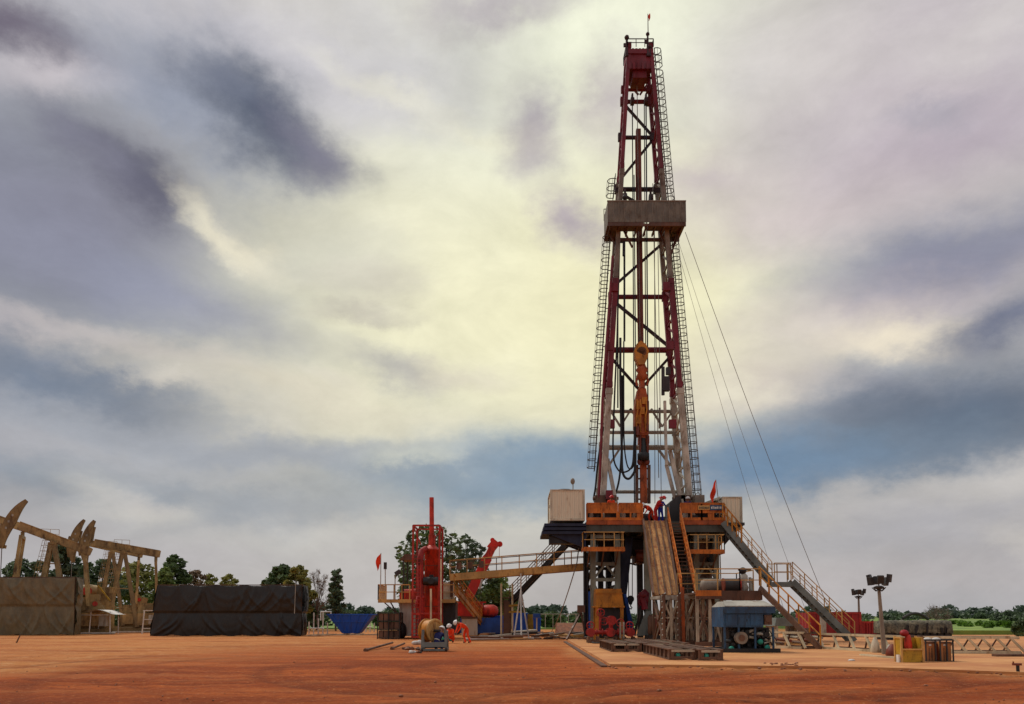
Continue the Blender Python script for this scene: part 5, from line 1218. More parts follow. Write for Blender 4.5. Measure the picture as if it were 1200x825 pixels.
# generator
def gen():
    g = G(880, 766); t = thing('generator_set', 'faded blue hooded engine set with exposed engine below the side platform', 'generator', g)
    Y = g.y; x0, x1 = P(848, 740, Y).x, P(908, 740, Y).x; zt_, zr, zl = P(880, 704.5, Y).z, P(880, 711, Y).z, P(880, 735, Y).z; D = 2.0
    mb = MB(); mb.bx(x0, lerp(x0, x1, .78), Y, Y+D, zl, zr); mb.bx(lerp(x0, x1, .78), x1, Y+.5, Y+D, zl+.1, zr); mb.build('hood', 'genblue', t)
    mb = MB(); mb.prism([V(x0+.05, Y-.06, zr), V(x1-.02, Y-.06, zr), V(x1-.25, Y+.7, zt_), V(x0+.2, Y+.7, zt_)], (0, 0, .04))
    mb.add([V(x0, Y-.06, zr-.001), V(x1, Y-.06, zr-.001), V(x1-.2, Y+.8, zt_), V(x0+.15, Y+.8, zt_), V(x1, Y+D, zr), V(x0, Y+D, zr), V(x1-.2, Y+D-.5, zt_), V(x0+.15, Y+D-.5, zt_)], [(0, 1, 2, 3), (3, 2, 6, 7), (1, 4, 6, 2), (0, 3, 7, 5), (4, 5, 7, 6)]); mb.build('hood_roof', 'yellowtan' if 0 else 'ltgrey', t)
    mb = MB(); mb.bx(x0-.03, x1+.02, Y-.08, Y-.05, zr-.28, zr-.003); mb.build('eave_panel', 'genblue', t)
    for k in range(3):
        mb = MB(); xa = lerp(x0, x1, .04+k*.245); xb = lerp(x0, x1, .04+k*.245+.22); mb.bx(xa, xb, Y-.025, Y-.003, zl+.06, zr-.33)
        mb.tube((xb-.1, Y-.03, lerp(zl, zr, .35)), (xb-.1, Y-.05, lerp(zl, zr, .35)), .03); mb.build('door', 'genblue', t)
    mb = MB(); mb.bx(x1-.42, x1-.1, Y+.02, Y+.3, zl+.1, zr-.35); mb.tube((x1-.25, Y-.02, lerp(zl, zr, .4)), (x1-.25, Y+.1, lerp(zl, zr, .4)), .14, n=14); mb.build('panel_box', 'brown', t)
    mb = MB()
    for x in (x0+.06, lerp(x0, x1, .3), lerp(x0, x1, .62), x1-.06): mb.bar((x, Y+.05, .1), (x, Y+.05, zl), .08); mb.bar((x, Y+D-.05, .1), (x, Y+D-.05, zl), .08)
    mb.build('post', 'genblue', t)
    mb = MB(); rnd = random.Random(11)
    mb.bx(x0+.35, x1-.1, Y+.45, Y+1.7, .2, zl-.02)
    for k in range(60):
        x = rnd.uniform(x0+.4, x1-.15); z = rnd.uniform(.3, zl-.1); r = rnd.uniform(.04, .12); mb.tube((x, Y+rnd.uniform(.1, .5), z), (x+rnd.uniform(-.2, .2), Y+.55, z), r, n=10)
        if k % 3 == 0: mb.path([(x, Y+.25, z), (x+.15, Y+.2, z+.2), (x+.35, Y+.3, z-.1)], .025)
    mb.build('engine', 'black', t)
    mb = MB()
    for k in range(9):
        x = rnd.uniform(x0+.9, x1-.2); z = rnd.uniform(.4, zl-.15); mb.tube((x, Y+.2, z), (x+.25, Y+.25, z+rnd.uniform(-.1, .1)), rnd.uniform(.03, .07), n=8)
    mb.build('engine_fitting', 'ltgrey', t)
    mb = MB()
    for x, z in ((x0+.35, .2), (x1-.3, .25), (x1-.6, .5)): mb.ell((x, Y+.1, z), (.13, .1, .12))
    mb.build('filter', 'teal', t)
    q = P(868.5, 747.5, Y-.1); mb = MB(); mb.tube(q-V(0, .12, 0), q+V(0, .2, 0), .26, n=24); ob = mb.build('pulley', 'mastgrey', t); mb = MB(); mb.tube(q-V(0, .15, 0), q-V(0, .12, 0), .14, n=16); mb.build('hub', 'brown', ob)
    mb = MB(); mb.bx(x0-.2, x1+.2, Y-.1, Y+.12, 0.055, .22); mb.bx(x0-.2, x1+.2, Y+D-.2, Y+D, .055, .22)
    for k in range(8): x = lerp(x0, x1, k/7); mb.bx(x-.06, x+.06, Y+.12, Y+D-.2, .1, .2)
    mb.build('skid', 'black', t)
gen()
# ---------------- skid mats on the pad
def skid(label, x0, x1, Y0, Y1, nl=3, clip=1, sk=0.):
    t = thing('steel_skid', label, 'skid', V((x0+x1)/2, Y0, .05), 'heavy steel skids lying on the pad'); h = .42; b0_ = .055
    def q(x, y, z): return V(x+(y-Y0)*sk, y, z)
    for k in range(nl):
        x = lerp(x0, x1, k/(nl-1)); mb = MB()
        for z in (b0_+.02, h): mb.bar(q(x, Y0, z), q(x, Y1, z), .2, .04)
        mb.bar(q(x, Y0, (h+b0_)/2), q(x, Y1, (h+b0_)/2), .04, h-b0_-.04)
        n = int((Y1-Y0)/.7)
        for i in range(n+1): yy = lerp(Y0+.05, Y1-.05, i/n); mb.bar(q(x, yy, b0_+.04), q(x, yy, h-.02), .18, .05, up=(0, 1, 0))
        mb.build('side_beam', 'brown', t)
    for y in np.linspace(Y0+.05, Y1-.05, max(3, int((Y1-Y0)/1.1))):
        for z in (h-.05, b0_+.08): mb = MB(); mb.bar(q(x0, y, z), q(x1, y, z), .1, .08); mb.build('cross_member', 'trestle' if z > .2 else 'brown', t)
    mb = MB()
    for k in range(5): x = lerp(x0+.15, x0+(x1-x0)*.45, k/4); mb.bar(q(x, Y0+.1, h+.01), q(x, Y1-.1, h+.01), .05, .03)
    mb.build('grating', 'brown', t)
    if clip:
        mb = MB(); x = lerp(x0, x1, .3); mb.ell((x, Y0+.12, .2), (.09, .08, .1)); mb.box((x, Y0+.12, .12), (.2, .1, .08)); mb.build('marker_lamp', 'teal', t)
skid('rusty open steel skid nearest the drain channel, farther left of the two lines', 4.4, 5.55, 34.7, 39.4, 3, 0)
skid('long rusty open skid at the front left of the pad, green lamp under its end', 5.66, 6.5, 28.4, 33.6, 2, 1, -.01)
skid('rusty open skid at the front right of the group, beside the blue engine set', 6.62, 7.3, 28.0, 33.2, 2, 1, -.01)
skid('rearmost rusty skid tucked under the trestle feet', 5.8, 7.6, 34.6, 40.5, 3, 0)
# ================================================================ CABLE REEL
def reel():
    g = G(506, 763); t = thing('cable_reel', 'yellow cable reel carried in a grey steel cradle on the soil', 'cable reel', g)
    Y = g.y+.8; s = Y/F
    c = P(502, 739, Y); ax = V(.78, -.62, 0).normalized(); r = 14*s
    for k, mt in ((-1, 'amber'), (1, 'yellowtan')):
        mb = MB(); q = c+ax*(k*.27)+V(.12, 0, 0); mb.lathe(q, [(-.03, r), (.03, r), (.03, r*.8), (.0, r*.78)], axis=ax, n=32)
        for i in range(5):
            a_ = 2*math.pi*i/5; u = ax.cross(V(0, 0, 1)); mb.bar(q, q+(u*math.cos(a_)+V(0, 0, 1)*math.sin(a_))*r*.93, .05)
        mb.build('flange', mt, t)
    mb = MB(); mb.lathe(c+ax*-.24+V(.12, 0, 0), [(0, r*.88), (.06, r*.91), (.12, r*.88), (.18, r*.91), (.24, r*.88), (.3, r*.91), (.36, r*.88), (.42, r*.91), (.48, r*.88)], axis=ax, n=28); mb.build('cable_drum', 'amber', t)
    mb = MB(); mb.tube(c-ax*.55, c+ax*.75, .06); mb.build('axle', 'darkst', t)
    x0, x1 = G(492, 764).x, G(521, 764).x; Y0 = g.y
    mb = MB()
    for x in (x0, x1):
        mb.bar((x, Y0, .02), (x+.04*(1 if x == x0 else -1), Y0, c.z+.06), .12, .09, up=(0, 1, 0)); mb.bar((x, Y0+.9, .02), (x, Y0+.45, c.z), .09); mb.bar((x, Y0, .1), (x, Y0+.95, .1), .1)
        mb.prism([V(x-.02, Y0-.05, .3), V(x-.02, Y0+.5, .3), V(x-.02, Y0+.35, c.z), V(x-.02, Y0, c.z)], (.04, 0, 0))
    mb.bar((x0, Y0, .3), (x1, Y0, .3), .1, .22); mb.bar((x0, Y0+.9, .15), (x1, Y0+.9, .15), .1, .1); mb.bar((x0-.05, Y0-.02, .06), (x1+.05, Y0-.02, .06), .09); mb.build('cradle', 'greyst', t)
    for x in (x0, x1): mb = MB(); mb.tube((x-.05, Y0-.03, .07), (x+.05, Y0-.03, .07), .09, n=14); mb.build('roller', 'darkst', t)
reel()
# pipes and scraps lying before the reel
def loose(name, label, cat, a, b, r, mat, z=.04, group=None):
    mb = MB(); a = G(*a)+V(0, 0, z); b = G(*b)+V(0, 0, z+.12); mb.tube(a, b, r, n=10); mb.tube(a-(b-a).normalized()*.02, a+(b-a).normalized()*.25, r*1.6, n=12); return tag(mb.build(name, mat), label, cat, group)
loose('steel_pipe', 'long rusty pipe with thick collar lying on the soil, leftmost by the reel', 'pipe', (428, 763), (460, 756.5), .055, 'brown')
loose('steel_pipe', 'short rusty pipe lying between the long pipe and the rubble', 'pipe', (459, 761), (474, 757.5), .05, 'brown')
def rubble(label, c, n, mats, cat='rubble', sc=.12, group=None, spread=.5, name='rubble'):
    g = G(*c); t = thing(name, label, cat, g, group); rnd = random.Random(int(c[0]))
    per = {}
    for i in range(n):
        mt = rnd.choice(mats); mb = MB(); q = g+V(rnd.uniform(-spread, spread), rnd.uniform(-spread, spread), sc*.3); r = sc*rnd.uniform(.5, 1.2)
        vs = []; mb.ell(q, (r*1.3, r, r*.7), 7, 5); mb.v = [tuple(Vector(v)+V(rnd.uniform(-1, 1), rnd.uniform(-1, 1), rnd.uniform(-1, 1))*r*.22) for v in mb.v]; mb.smooth = [False]*len(mb.smooth); mb.build('lump', mt, t)
rubble('loose rubble and dark offcuts scattered just left of the cable reel', (480, 761), 7, ('brown', 'rock', 'darkst'), sc=.12, spread=.45)
rubble('small pile of pale and dark stones at the left foot of the reel cradle', (487, 765), 5, ('rock', 'black', 'white'), sc=.12, spread=.25)
g = G(487, 755); mb = MB(); mb.ell(g+V(0, 0, .08), (.26, .2, .13), 7, 5); mb.ell(g+V(.2, .1, .1), (.15, .15, .15), 6, 5); tag(mb.build('sack', 'sack'), 'crumpled white sack on the ground behind the reel cradle', 'sack')
g = G(524, 751); mb = MB(); mb.ell(g+V(0, 0, .16), (.45, .2, .22)); tag(mb.build('canvas_bag', 'teal'), 'teal bag lying between the reel and the crouching orange worker', 'bag')
# debris strip along the back (hoses, planks, mud)
rnd = random.Random(21)
db_ = thing('debris_line', 'strip of muddy planks and pipes lying between tripod stand and rig', 'debris', G(650, 748))
for i in range(26):
    px = rnd.uniform(545, 692); g = G(px, rnd.uniform(743, 751)); L = rnd.uniform(.6, 2.6); a = rnd.uniform(-.5, .5); mb = MB()
    z_ = rnd.uniform(.05, .35)
    (mb.bar if i % 2 else mb.tube)(g+V(0, 0, z_), g+V(L*math.cos(a), L*math.sin(a), z_+rnd.uniform(-.03, .25)), rnd.uniform(.05, .11)); mb.build(rnd.choice(('plank', 'pipe')), rnd.choice(('brown', 'ltgrey', 'darkst', 'yellowtan', 'trestle', 'brown')), db_)
for i in range(14):
    g = G(rnd.uniform(560, 690), rnd.uniform(742, 749)); r = rnd.uniform(.15, .4); mb = MB(); mb.ell(g, (r*2, r, r*.7), 8, 6); mb.build('mud_heap', rnd.choice(('rock', 'brown', 'yellowtan')), db_)
mb = MB(); a = G(545, 750.5); b = G(625, 749.5); mb.bar(a+V(0, 0, .12), b+V(0, 0, .12), .2, .1); mb.bar(a+V(0, .25, .04), b+V(0, .25, .04), .3, .06); tag(mb.build('kerb_beam', 'white'), 'long low pale beam lying behind the orange workers', 'beam')
mb = MB(); a, b = P(664, 747, 52), P(681, 717, 54); mb.bar(V(a.x, 52, .1), b, .11); mb.bar(b, V(b.x+.3, 54, 0), .1); mb.box(b+V(0, 0, .2), (.5, .4, .5)); tag(mb.build('prop_stand', 'brown'), 'slanting dark prop with small box left of the blue leg', 'prop')
topthing('earth_bund', 'low orange earth bund beyond the mud strip behind the left tower', 'bund', V(P(660, 738, 74).x, 74, 0), [('bank', 'rock', lambda m: m.prism([V(P(652, 738, 74).x, 74, 0), V(P(684, 738, 74).x, 74, 0), V(P(684, 738, 74).x, 75.2, .95), V(P(654, 738, 74).x, 75.2, .95)], (0, 2.5, 0)))])
# ================================================================ TARPAULIN SCREENS
def tarp_screen(label, px0, px1, pyt, pyb, D, mat, seed, mid=.47, lean=(.0, .0), slump=0., tint='screen'):
    g0, g1 = G(px0, pyb), G(px1, pyb); Y = (g0.y+g1.y)/2; x0, x1 = g0.x, g1.x; H = P(600, pyt, Y).z
    t = thing('tarpaulin_screen', label, 'tarpaulin', V((x0+x1)/2, Y, 0), 'tarpaulin wrapped tank screens')
    rnd = random.Random(seed); W = x1-x0; nb = max(3, int(W/2.1)); L = lean[0]
    swag = [rnd.uniform(.05, 1.) for _ in range(nb)]; cut = [0.]+[(i+rnd.uniform(-.32, .32))/nb*W for i in range(1, nb)]+[W]; hi_ = [rnd.uniform(.35, .75) for _ in range(nb)]; ph = [rnd.uniform(0, 6) for _ in range(12)]
    folds = [(rnd.uniform(0, W), rnd.uniform(-.9, .9), rnd.uniform(.05, .13), rnd.uniform(.06, .16), rnd.choice((0, 1))) for _ in range(int(W*3.2))]
    def wr(u, v):  # cloth relief in metres; u along, v height 0..1
        u_ = u % W; i = max(j for j in range(nb) if cut[j] <= u_+1e-6); f = (u_-cut[i])/(cut[i+1]-cut[i]); up_ = v > mid
        tv = (v-mid)/(1-mid) if up_ else v/mid
        d = .22*swag[i]*math.sin(math.pi*f)*math.sin(math.pi*min(1, (1-tv)*.9+.02))
        for (u0, sl, am, wd, tr) in folds:
            if tr == up_: continue
            x = u-u0-sl*(1-tv)*(1-tv)*H*.5
            if abs(x) < wd*4: d += am*math.exp(-(x/wd)**2)*(.25+.75*math.sin(math.pi*min(1, tv*.85+.1)))
        # hanging swags from each post
        g = abs(f-.5)*2; arcz = 1-hi_[i]*(1-g*g); x = (tv-arcz)/.1
        d += swag[i]*(.09*math.exp(-x*x)*(1 if up_ else .25)+.05*math.exp(-((tv-arcz+.28)/.09)**2))
        return d
    def panel(p0, p1, out, name, ulen, off=0, top=1., bot=0.):
        nu, nv = max(12, int(ulen/.1)), 44; vs = []; out = Vector(out)
        for j in range(nv+1):
            for i in range(nu+1):
                u, v = i/nu, bot+(top-bot)*j/nv; b = p0.lerp(p1, u); z = v*H
                sag = -.1*math.sin(math.pi*((u*ulen/W*nb) % 1))*(1 if v > .98 else 0)
                w = wr(off+u*ulen, min(v, .999)); over = .1 if v > mid else 0.
                shift = V(0, 0, 0)
                if v < .02: z = .01+.05*math.sin(u*40+seed)
                vs.append(b+out*(w+over)+V(0, 0, z+sag)+V(0, 0, 0))
        fs = [(j*(nu+1)+i, j*(nu+1)+i+1, (j+1)*(nu+1)+i+1, (j+1)*(nu+1)+i) for j in range(nv) for i in range(nu)]
        mb = MB(); mb.add(vs, fs, True); return mb
    a, b = V(x0, Y, 0), V(x1, Y, 0)
    m1 = panel(a, b, (0, -1, 0), 'f', W)
    m1.v = [(x+L*(1-z/H)*max(0, 1-(x-x0)/2.), y, z) for x, y, z in m1.v]; m1.build('front_sheet', mat, t)
    m2 = panel(V(x1, Y+.02, 0), V(x1-.3, Y+D, 0), (1, 0, 0), 's', D, 3); m2.build('side_sheet', mat, t)
    m3 = panel(V(x0, Y+.02, 0), V(x0+.3, Y+D, 0), (-1, 0, 0), 's', D, 5); m3.v = [(x+L*(1-z/H), y, z) for x, y, z in m3.v]; m3.build('side_sheet', mat, t)
    m5 = panel(V(x1-.3, Y+D, 0), V(x0+.3, Y+D, 0), (0, 1, 0), 'b', W-.6, 7); m5.build('back_sheet', mat, t)
    mb = MB(); 
    for q in range(nb+1):
        x = lerp(x0+.05, x1-.05, q/nb); mb.bar((x, Y+.12, 0), (x, Y+.12, H+.02), .07, .07, up=(0, 1, 0)); 
    mb.bar((x0, Y+.05, H), (x1, Y+.05, H), .07); mb.bar((x0+.3, Y+D, H), (x1-.3, Y+D, H), .06); mb.bar((x0, Y+.05, H), (x0+.3, Y+D, H), .06); mb.bar((x1, Y+.05, H), (x1-.3, Y+D, H), .06)
    mb.build('frame', 'brown', t); return t, x0, x1, Y, H
t, x0, x1, Y, H = tarp_screen('long screen wrapped in black tarpaulin, left of the blue waste skip', 184, 353, 685.5, 745, 2.6, 'tarpdark', 3, .46, (-.55, 0))
mb = MB(); q = P(345, 720, Y-.42); mb.bar(V(q.x, Y-.4, P(345, 719, Y-.4).z), V(q.x+.05, Y-.4, H+.1), .045, .045, up=(0, 1, 0)); mb.build('front_batten', 'ltgrey', t)
t, x0, x1, Y, H = tarp_screen('screen wrapped in olive brown tarpaulin at the left edge below the pumpjacks', -90, 86, 676.5, 744, 1.6, 'tarpolive', 8, .52, (0, 0))
# ================================================================ PUMPJACKS
def pumpjack(label, base, yaw, H, tilt, L1=3.7, L2=3.9, base_on=True, sc=1., group='sand coloured pumpjacks', cw=20):
    t = thing('pumpjack', label, 'pumpjack', (0, 0, 0), group)
    ct, st = math.cos(tilt), math.sin(tilt)
    def B(x, z, y=0): return V(x*ct+z*st*0, y, H+.28)+V(0, 0, -x*st)+V(z*st, 0, z*ct)
    mb = MB(); mb.bar(B(-L1, .28), B(L2, .28), .4, .74); mb.bar(B(-L1, .6), B(L2, .6), .5, .06); mb.bar(B(-L1, -.04), B(L2, -.04), .5, .06)
    for k in range(9): x = lerp(-L1+.3, L2-.3, k/8); mb.bar(B(x, 0), B(x, .56), .06, .46)
    bm_ = mb.build('walking_beam', 'sand', t)
    mb = MB(); mb.bar(B(L2-1.0, .28, 0), B(L2+.1, .28, 0), .52, .66); mb.build('end_bracket', 'sand', bm_)
    # horse head: arc shaped plate, front at far -x
    Rr = L1+1.15; outer = []; inner = []
    for k in range(17):
        a = lerp(-.62, .6, k/16); wd = .14+.72*(1-abs((k-8.5)/8.5)**1.6); outer.append(B(-Rr*math.cos(a), .28+Rr*math.sin(a))); inner.append(B(-(Rr-wd)*math.cos(a), .28+(Rr-wd*.6)*math.sin(a)))
    poly = outer+inner[::-1]
    mb = MB(); mb.prism([p+V(0, -.22, 0) for p in poly], (0, .06, 0)); mb.prism([p+V(0, .16, 0) for p in poly], (0, .06, 0))
    for p, q in zip(poly, poly[1:]+poly[:1]): mb.bar(p, q, .42, .04, up=(0, 0, 1)) if (q-p).length > .02 else None
    hd = mb.build('horse_head', 'sandd', t)
    for a in (-.15, 0, .15): q = B(-(Rr-.35)*math.cos(a), .28+Rr*math.sin(a)); mb = MB(); mb.box(q+V(0, -.235, 0), (.16, .02, .2)); mb.build('head_slot', 'ltgrey', hd)
    for y in (-.12, .12):
        if L1 > 9: continue
        mb = MB(); q = poly[0]+V(0, y, 0); mb.tube(q, V(q.x, y, 1.6), .02); mb.build('bridle_cable', 'wire', t)
    # samson post
    for y in (-.75, .75):
        mb = MB(); mb.bar((.12, y*.35, H), (1.5, y*1.5, .5), .36, .36); mb.build('samson_leg', 'sandd', t)
        mb = MB(); mb.bar((-.12, y*.35, H), (-1.25, y*1.5, .5), .38, .38); mb.build('samson_leg', 'sand', t)
    for z in (H*.3, H*.55, H*.78):
        f = 1-(z-.5)/(H-.5); xa, xb, yy = -.12-1.13*f, .12+1.38*f, .26+.85*f
        mb = MB(); mb.bar((xa, -yy, z), (xa, yy, z), .12); mb.bar((xb, -yy, z), (xb, yy, z), .12); mb.bar((xa, -yy, z), (xb, -yy, z), .1); mb.build('cross_tie', 'sand', t)
    mb = MB(); mb.box((0, 0, H+.0), (.7, .9, .3)); mb.tube((0, -.55, H+.1), (0, .55, H+.1), .17, n=14); mb.build('saddle_bearing', 'sand', t)
    # ladder with cage
    mb = MB(); f0 = V(-.35, -.35, H+.3); f1 = V(-1.6, -1.45, .5)
    for s in (-.2, .2): mb.bar(f0+V(s, -.05, 0), f1+V(s, -.05, 0), .045)
    for k in range(24): q = f0.lerp(f1, k/24); mb.bar(q+V(-.2, -.05, 0), q+V(.2, -.05, 0), .03)
    for k in range(10):
        q = f0.lerp(f1, k/16); pts = [q+V(-.32, 0, 0), q+V(-.36, -.4, 0), q+V(0, -.62, 0), q+V(.36, -.4, 0), q+V(.32, 0, 0)]
        for a_, b__ in zip(pts[:-1], pts[1:]): mb.bar(a_, b__, .03)
    for s in ((-.36, -.4), (0, -.62), (.36, -.4)): mb.bar(f0+V(*s, 0), f0.lerp(f1, 9/16)+V(*s, 0), .025)
    mb.rail([f0+V(-.5, -.3, .1), f0+V(.9, -.3, .1)], h=.9, w=.035, sp_=.7)
    mb.build('caged_ladder', 'sand', t)
    # equalizer and pitman arms
    e = B(L2-.25, -.1); mb = MB(); mb.bar(e, e+V(0, 0, -.45), .3); mb.bar(e+V(0, -1.15, -.55), e+V(0, 1.15, -.55), .26, .3); mb.build('equalizer', 'sand', t)
    cz = 2.2; cx = L2-.9; ca = R(cw)
    for y in (-1.05, 1.05):
        cp_ = V(cx+.9*math.cos(ca), y, cz+.9*math.sin(ca)); mb = MB(); mb.bar(e+V(0, y, -.5), cp_, .26, .26); mb.build('pitman_arm', 'sand', t)
        mb = MB(); mb.bar(V(cx, y*.85, cz), V(cx, y*.85, cz)+V(math.cos(ca), 0, math.sin(ca))*1.9, .22, .5)
        q = V(cx, y*.85, cz)+V(math.cos(ca), 0, math.sin(ca))*1.5; u = V(math.cos(ca), 0, math.sin(ca)); n_ = V(-math.sin(ca), 0, math.cos(ca))
        mb.prism([q-u*.8+n_*.25+V(0, -.16, 0), q+u*.5+n_*.25+V(0, -.16, 0), q+u*.6+n_*.75+V(0, -.16, 0), q-u*.1+n_*.95+V(0, -.16, 0), q-u*.8+n_*.6+V(0, -.16, 0)], (0, .32, 0))
        mb.prism([q-u*.8-n_*.25+V(0, -.16, 0), q+u*.5-n_*.25+V(0, -.16, 0), q+u*.6-n_*.75+V(0, -.16, 0), q-u*.1-n_*.95+V(0, -.16, 0), q-u*.8-n_*.6+V(0, -.16, 0)], (0, .32, 0))
        k_ = mb.build('counterweight', 'sandd', t); mb = MB(); mb.tube(q+V(0, -.2, 0), q+V(0, -.16, 0), .22, n=16); mb.build('cap_plate', 'redv', k_)
    mb = MB(); mb.bx(cx-.9, cx+.8, -.7, .7, 1.45, 2.9); mb.tube((cx, -1.0, cz), (cx, 1.0, cz), .2, n=14); mb.build('gearbox', 'sand', t)
    mb = MB(); mb.bx(-2.2, L2+1.9, -1.1, -.8, .12, .45); mb.bx(-2.2, L2+1.9, .8, 1.1, .12, .45)
    for x in (-2, -.6, .8, 2.2, 3.6, L2+1.7): mb.bx(x-.12, x+.12, -.8, .8, .14, .42)
    mb.bx(cx-1.3, cx+1.4, -.9, .9, .42, 1.44); mb.build('base_frame', 'sandd', t)
    mb = MB(); mb.tube((L2+.9, -.35, 1.), (L2+.9, .35, 1.), .35, n=16); mb.bx(L2+.5, L2+1.3, -.3, .3, .45, .8); mb.tube((L2+.9, .4, 1.), (L2+.9, .5, 1.), .5, n=18); mb.build('motor', 'sandd', t)
    mb = MB(); mb.bx(cx-.9, L2+1.3, -1.28, -1.2, .7, 1.9); mb.build('belt_guard', 'sand', t)
    mb = MB(); mb.bx(-2.6, L2+2.2, -1.5, 1.5, 0, .118); mb.build('plinth', 'tank', t)
    t.location = base; t.rotation_euler.z = yaw; t.scale = (sc, sc, sc)
    return t
# beam endpoint pixels give size and tilt
pumpjack('pumpjack with steeply tilted beam and high head, rising behind the olive screen', V(P(62, 630, 72).x, 72, 0), R(24), P(62, 634, 72).z-.3, R(21), 3.0, 3.15)
pumpjack('pumpjack with nearly level beam, standing in the open left of the black screen', V(P(145, 640, 80).x, 80, 0), R(24), P(145, 645, 80).z-.3, R(9), 2.75, 3.3)
pumpjack('pumpjack farthest back, only its tall narrow head showing behind the others', V(P(131, 645, 92).x, 92, 0), R(24), P(131, 645, 92).z-.3, R(12), 3.3, 3.2, cw=60)
pumpjack('pumpjack at the left edge of the picture, only beam tail and pitman arms in view', V(P(-14, 612, 75).x, 75, 0), R(24), P(-14, 608, 75).z-.3, R(19), 3.2, 3.3, cw=100)
# white canopies at the base of pumpjack
def canopy(label, px, pyb, w):
    g = G(px, pyb); t = thing('sun_canopy', label, 'canopy', g, 'white frames at the pumpjack feet'); x0, x1 = g.x-w/2, g.x+w/2; Y = g.y; h = 2.0
    for x, y, l in ((x0, Y, .0), (x1, Y, 0), (x0, Y+1.5, 0), (x1, Y+1.5, 0)): mb = MB(); mb.tube((x-.12 if x == x0 else x+.05, y, 0), (x, y, h), .05); mb.build('leg', 'white', t)
    vs = []; n = 10
    for j in range(4):
        for i in range(n+1): u = i/n; vs.append(V(lerp(x0-.45, x1+.6, u), Y-.3+j*.7, h+.35*math.sin(math.pi*min(1, u*1.1))*(.8)-.25*u))
    fs = [(j*(n+1)+i, j*(n+1)+i+1, (j+1)*(n+1)+i+1, (j+1)*(n+1)+i) for j in range(3) for i in range(n)]
    mb = MB(); mb.add(vs, fs, True); mb.build('roof_sheet', 'white', t)
    mb = MB(); mb.bx(g.x-.3, g.x+.35, Y+.3, Y+.8, .7, 1.6); mb.build('control_box', 'ltgrey', t)
    mb = MB(); mb.bar((x0-.9, Y-.1, 1.7), (x1, Y-.1, 1.7), .05); mb.bar((x0-1.1, Y-.1, .12), (x1+.6, Y-.1, .12), .07); mb.build('rail', 'white', t)
canopy('white canopy frame over a grey control box at the pumpjack foot, behind the olive screen', 117, 743, 1.7)
def gate(label, px, pyb):
    g = G(px, pyb); t = thing('white_gate', label, 'gate', g); Y = g.y
    mb = MB(); mb.bar(g+V(-.35, 0, 0), g+V(-.2, 0, 2.1), .08); mb.bar(g+V(.9, 0, 0), g+V(.9, 0, 2.1), .08)
    for z in (.5, 1.3, 2.1): mb.bar(g+V(-.3, 0, z), g+V(.9, 0, z), .06)
    mb.build('frame', 'white', t); mb = MB(); mb.bx(g.x+.15, g.x+.8, Y+.1, Y+.3, .9, 1.7); mb.build('panel_box', 'ltgrey', t)
gate('white tubular gate frame beside the left end of the black screen', 171, 743)
mb = MB(); a, b = P(115, 686, 77), P(129, 704, 77); mb.bar(a, b, .12); o = mb.build('warning_bar', 'yellow'); tag(o, 'thin yellow slanting bar above the white canopy at the pumpjacks', 'bar')
q = V(P(103, 692, 78).x, 78, 0); topthing('drum_motor', 'sand coloured motor housing with bright orange round end between the screens', 'motor', q, [
    ('housing', 'sand', lambda m: (m.lathe(V(q.x-1.1, 77.4, P(103, 692, 77.4).z), [(0, .5), (1.5, .62), (2.1, .5)], axis=(.93, .35, 0)), m.bx(q.x-.5, q.x+2.2, 78.3, 79, .3, P(103, 690, 78).z+.2))),
    ('end_cap', 'redv', lambda m: m.tube(P(102, 692.5, 77.1)+V(-.02, 0, 0), P(102, 692.5, 76.9), .42, n=20)), ('stand', 'sandd', lambda m: m.bx(q.x-.8, q.x+.6, 77.2, 78.2, 0, P(103, 700, 78).z))])
# ---------------- stake
mb = MB(); g = G(19, 753); mb.bar(g+V(-.0, 0, -.05), g+V(.22, 0, .45), .06); tag(mb.build('marker_stake', 'brown'), 'short leaning dark stake in the soil before the olive screen', 'stake')
# pale pipes left of blue skip
for i, (px0, px1, py, lb) in enumerate(((362, 380, 743, 'pale pipe cluster standing right beside the black screen'), (419, 436, 741, 'low pale pipe rack right behind the blue skip'))):
    g = G(px0, py); t = thing('pipe_stand', lb, 'pipe stand', g)
    for k in range(5):
        x = lerp(G(px0, py).x, G(px1, py).x, k/4); mb = MB(); h = (1.1, 1.9, 1.4, 2.0, 1.)[k] if i == 0 else .9; mb.tube((x, g.y+.3*k, 0), (x, g.y+.3*k, h), .06); mb.build('upright', 'white', t)
    mb = MB(); mb.tube((g.x, g.y, .5), (G(px1, py).x, g.y, .5), .06); 
    if i == 0: mb.path([(g.x+.9, g.y+.6, 1.2), (g.x+.9, g.y+.6, 2.0), (g.x+1.8, g.y+.6, 2.0), (g.x+1.8, g.y+.6, 1.2)], .07)
    mb.build('rail', 'white', t)
mb = MB(); a, b = G(360, 746), G(446, 745); mb.bar(a+V(0, 0, .1), b+V(0, 0, .1), .15, .08)
rnd = random.Random(8)
for k in range(14): q = a.lerp(b, rnd.random()); mb.bar(q+V(-.5, .3, .1), q+V(rnd.uniform(.3, 1.), rnd.uniform(-.2, .6), .18), .08)
tag(mb.build('kerb_planks', 'trestle'), 'low line of muddy planks on the ground before the blue waste skip', 'planks')
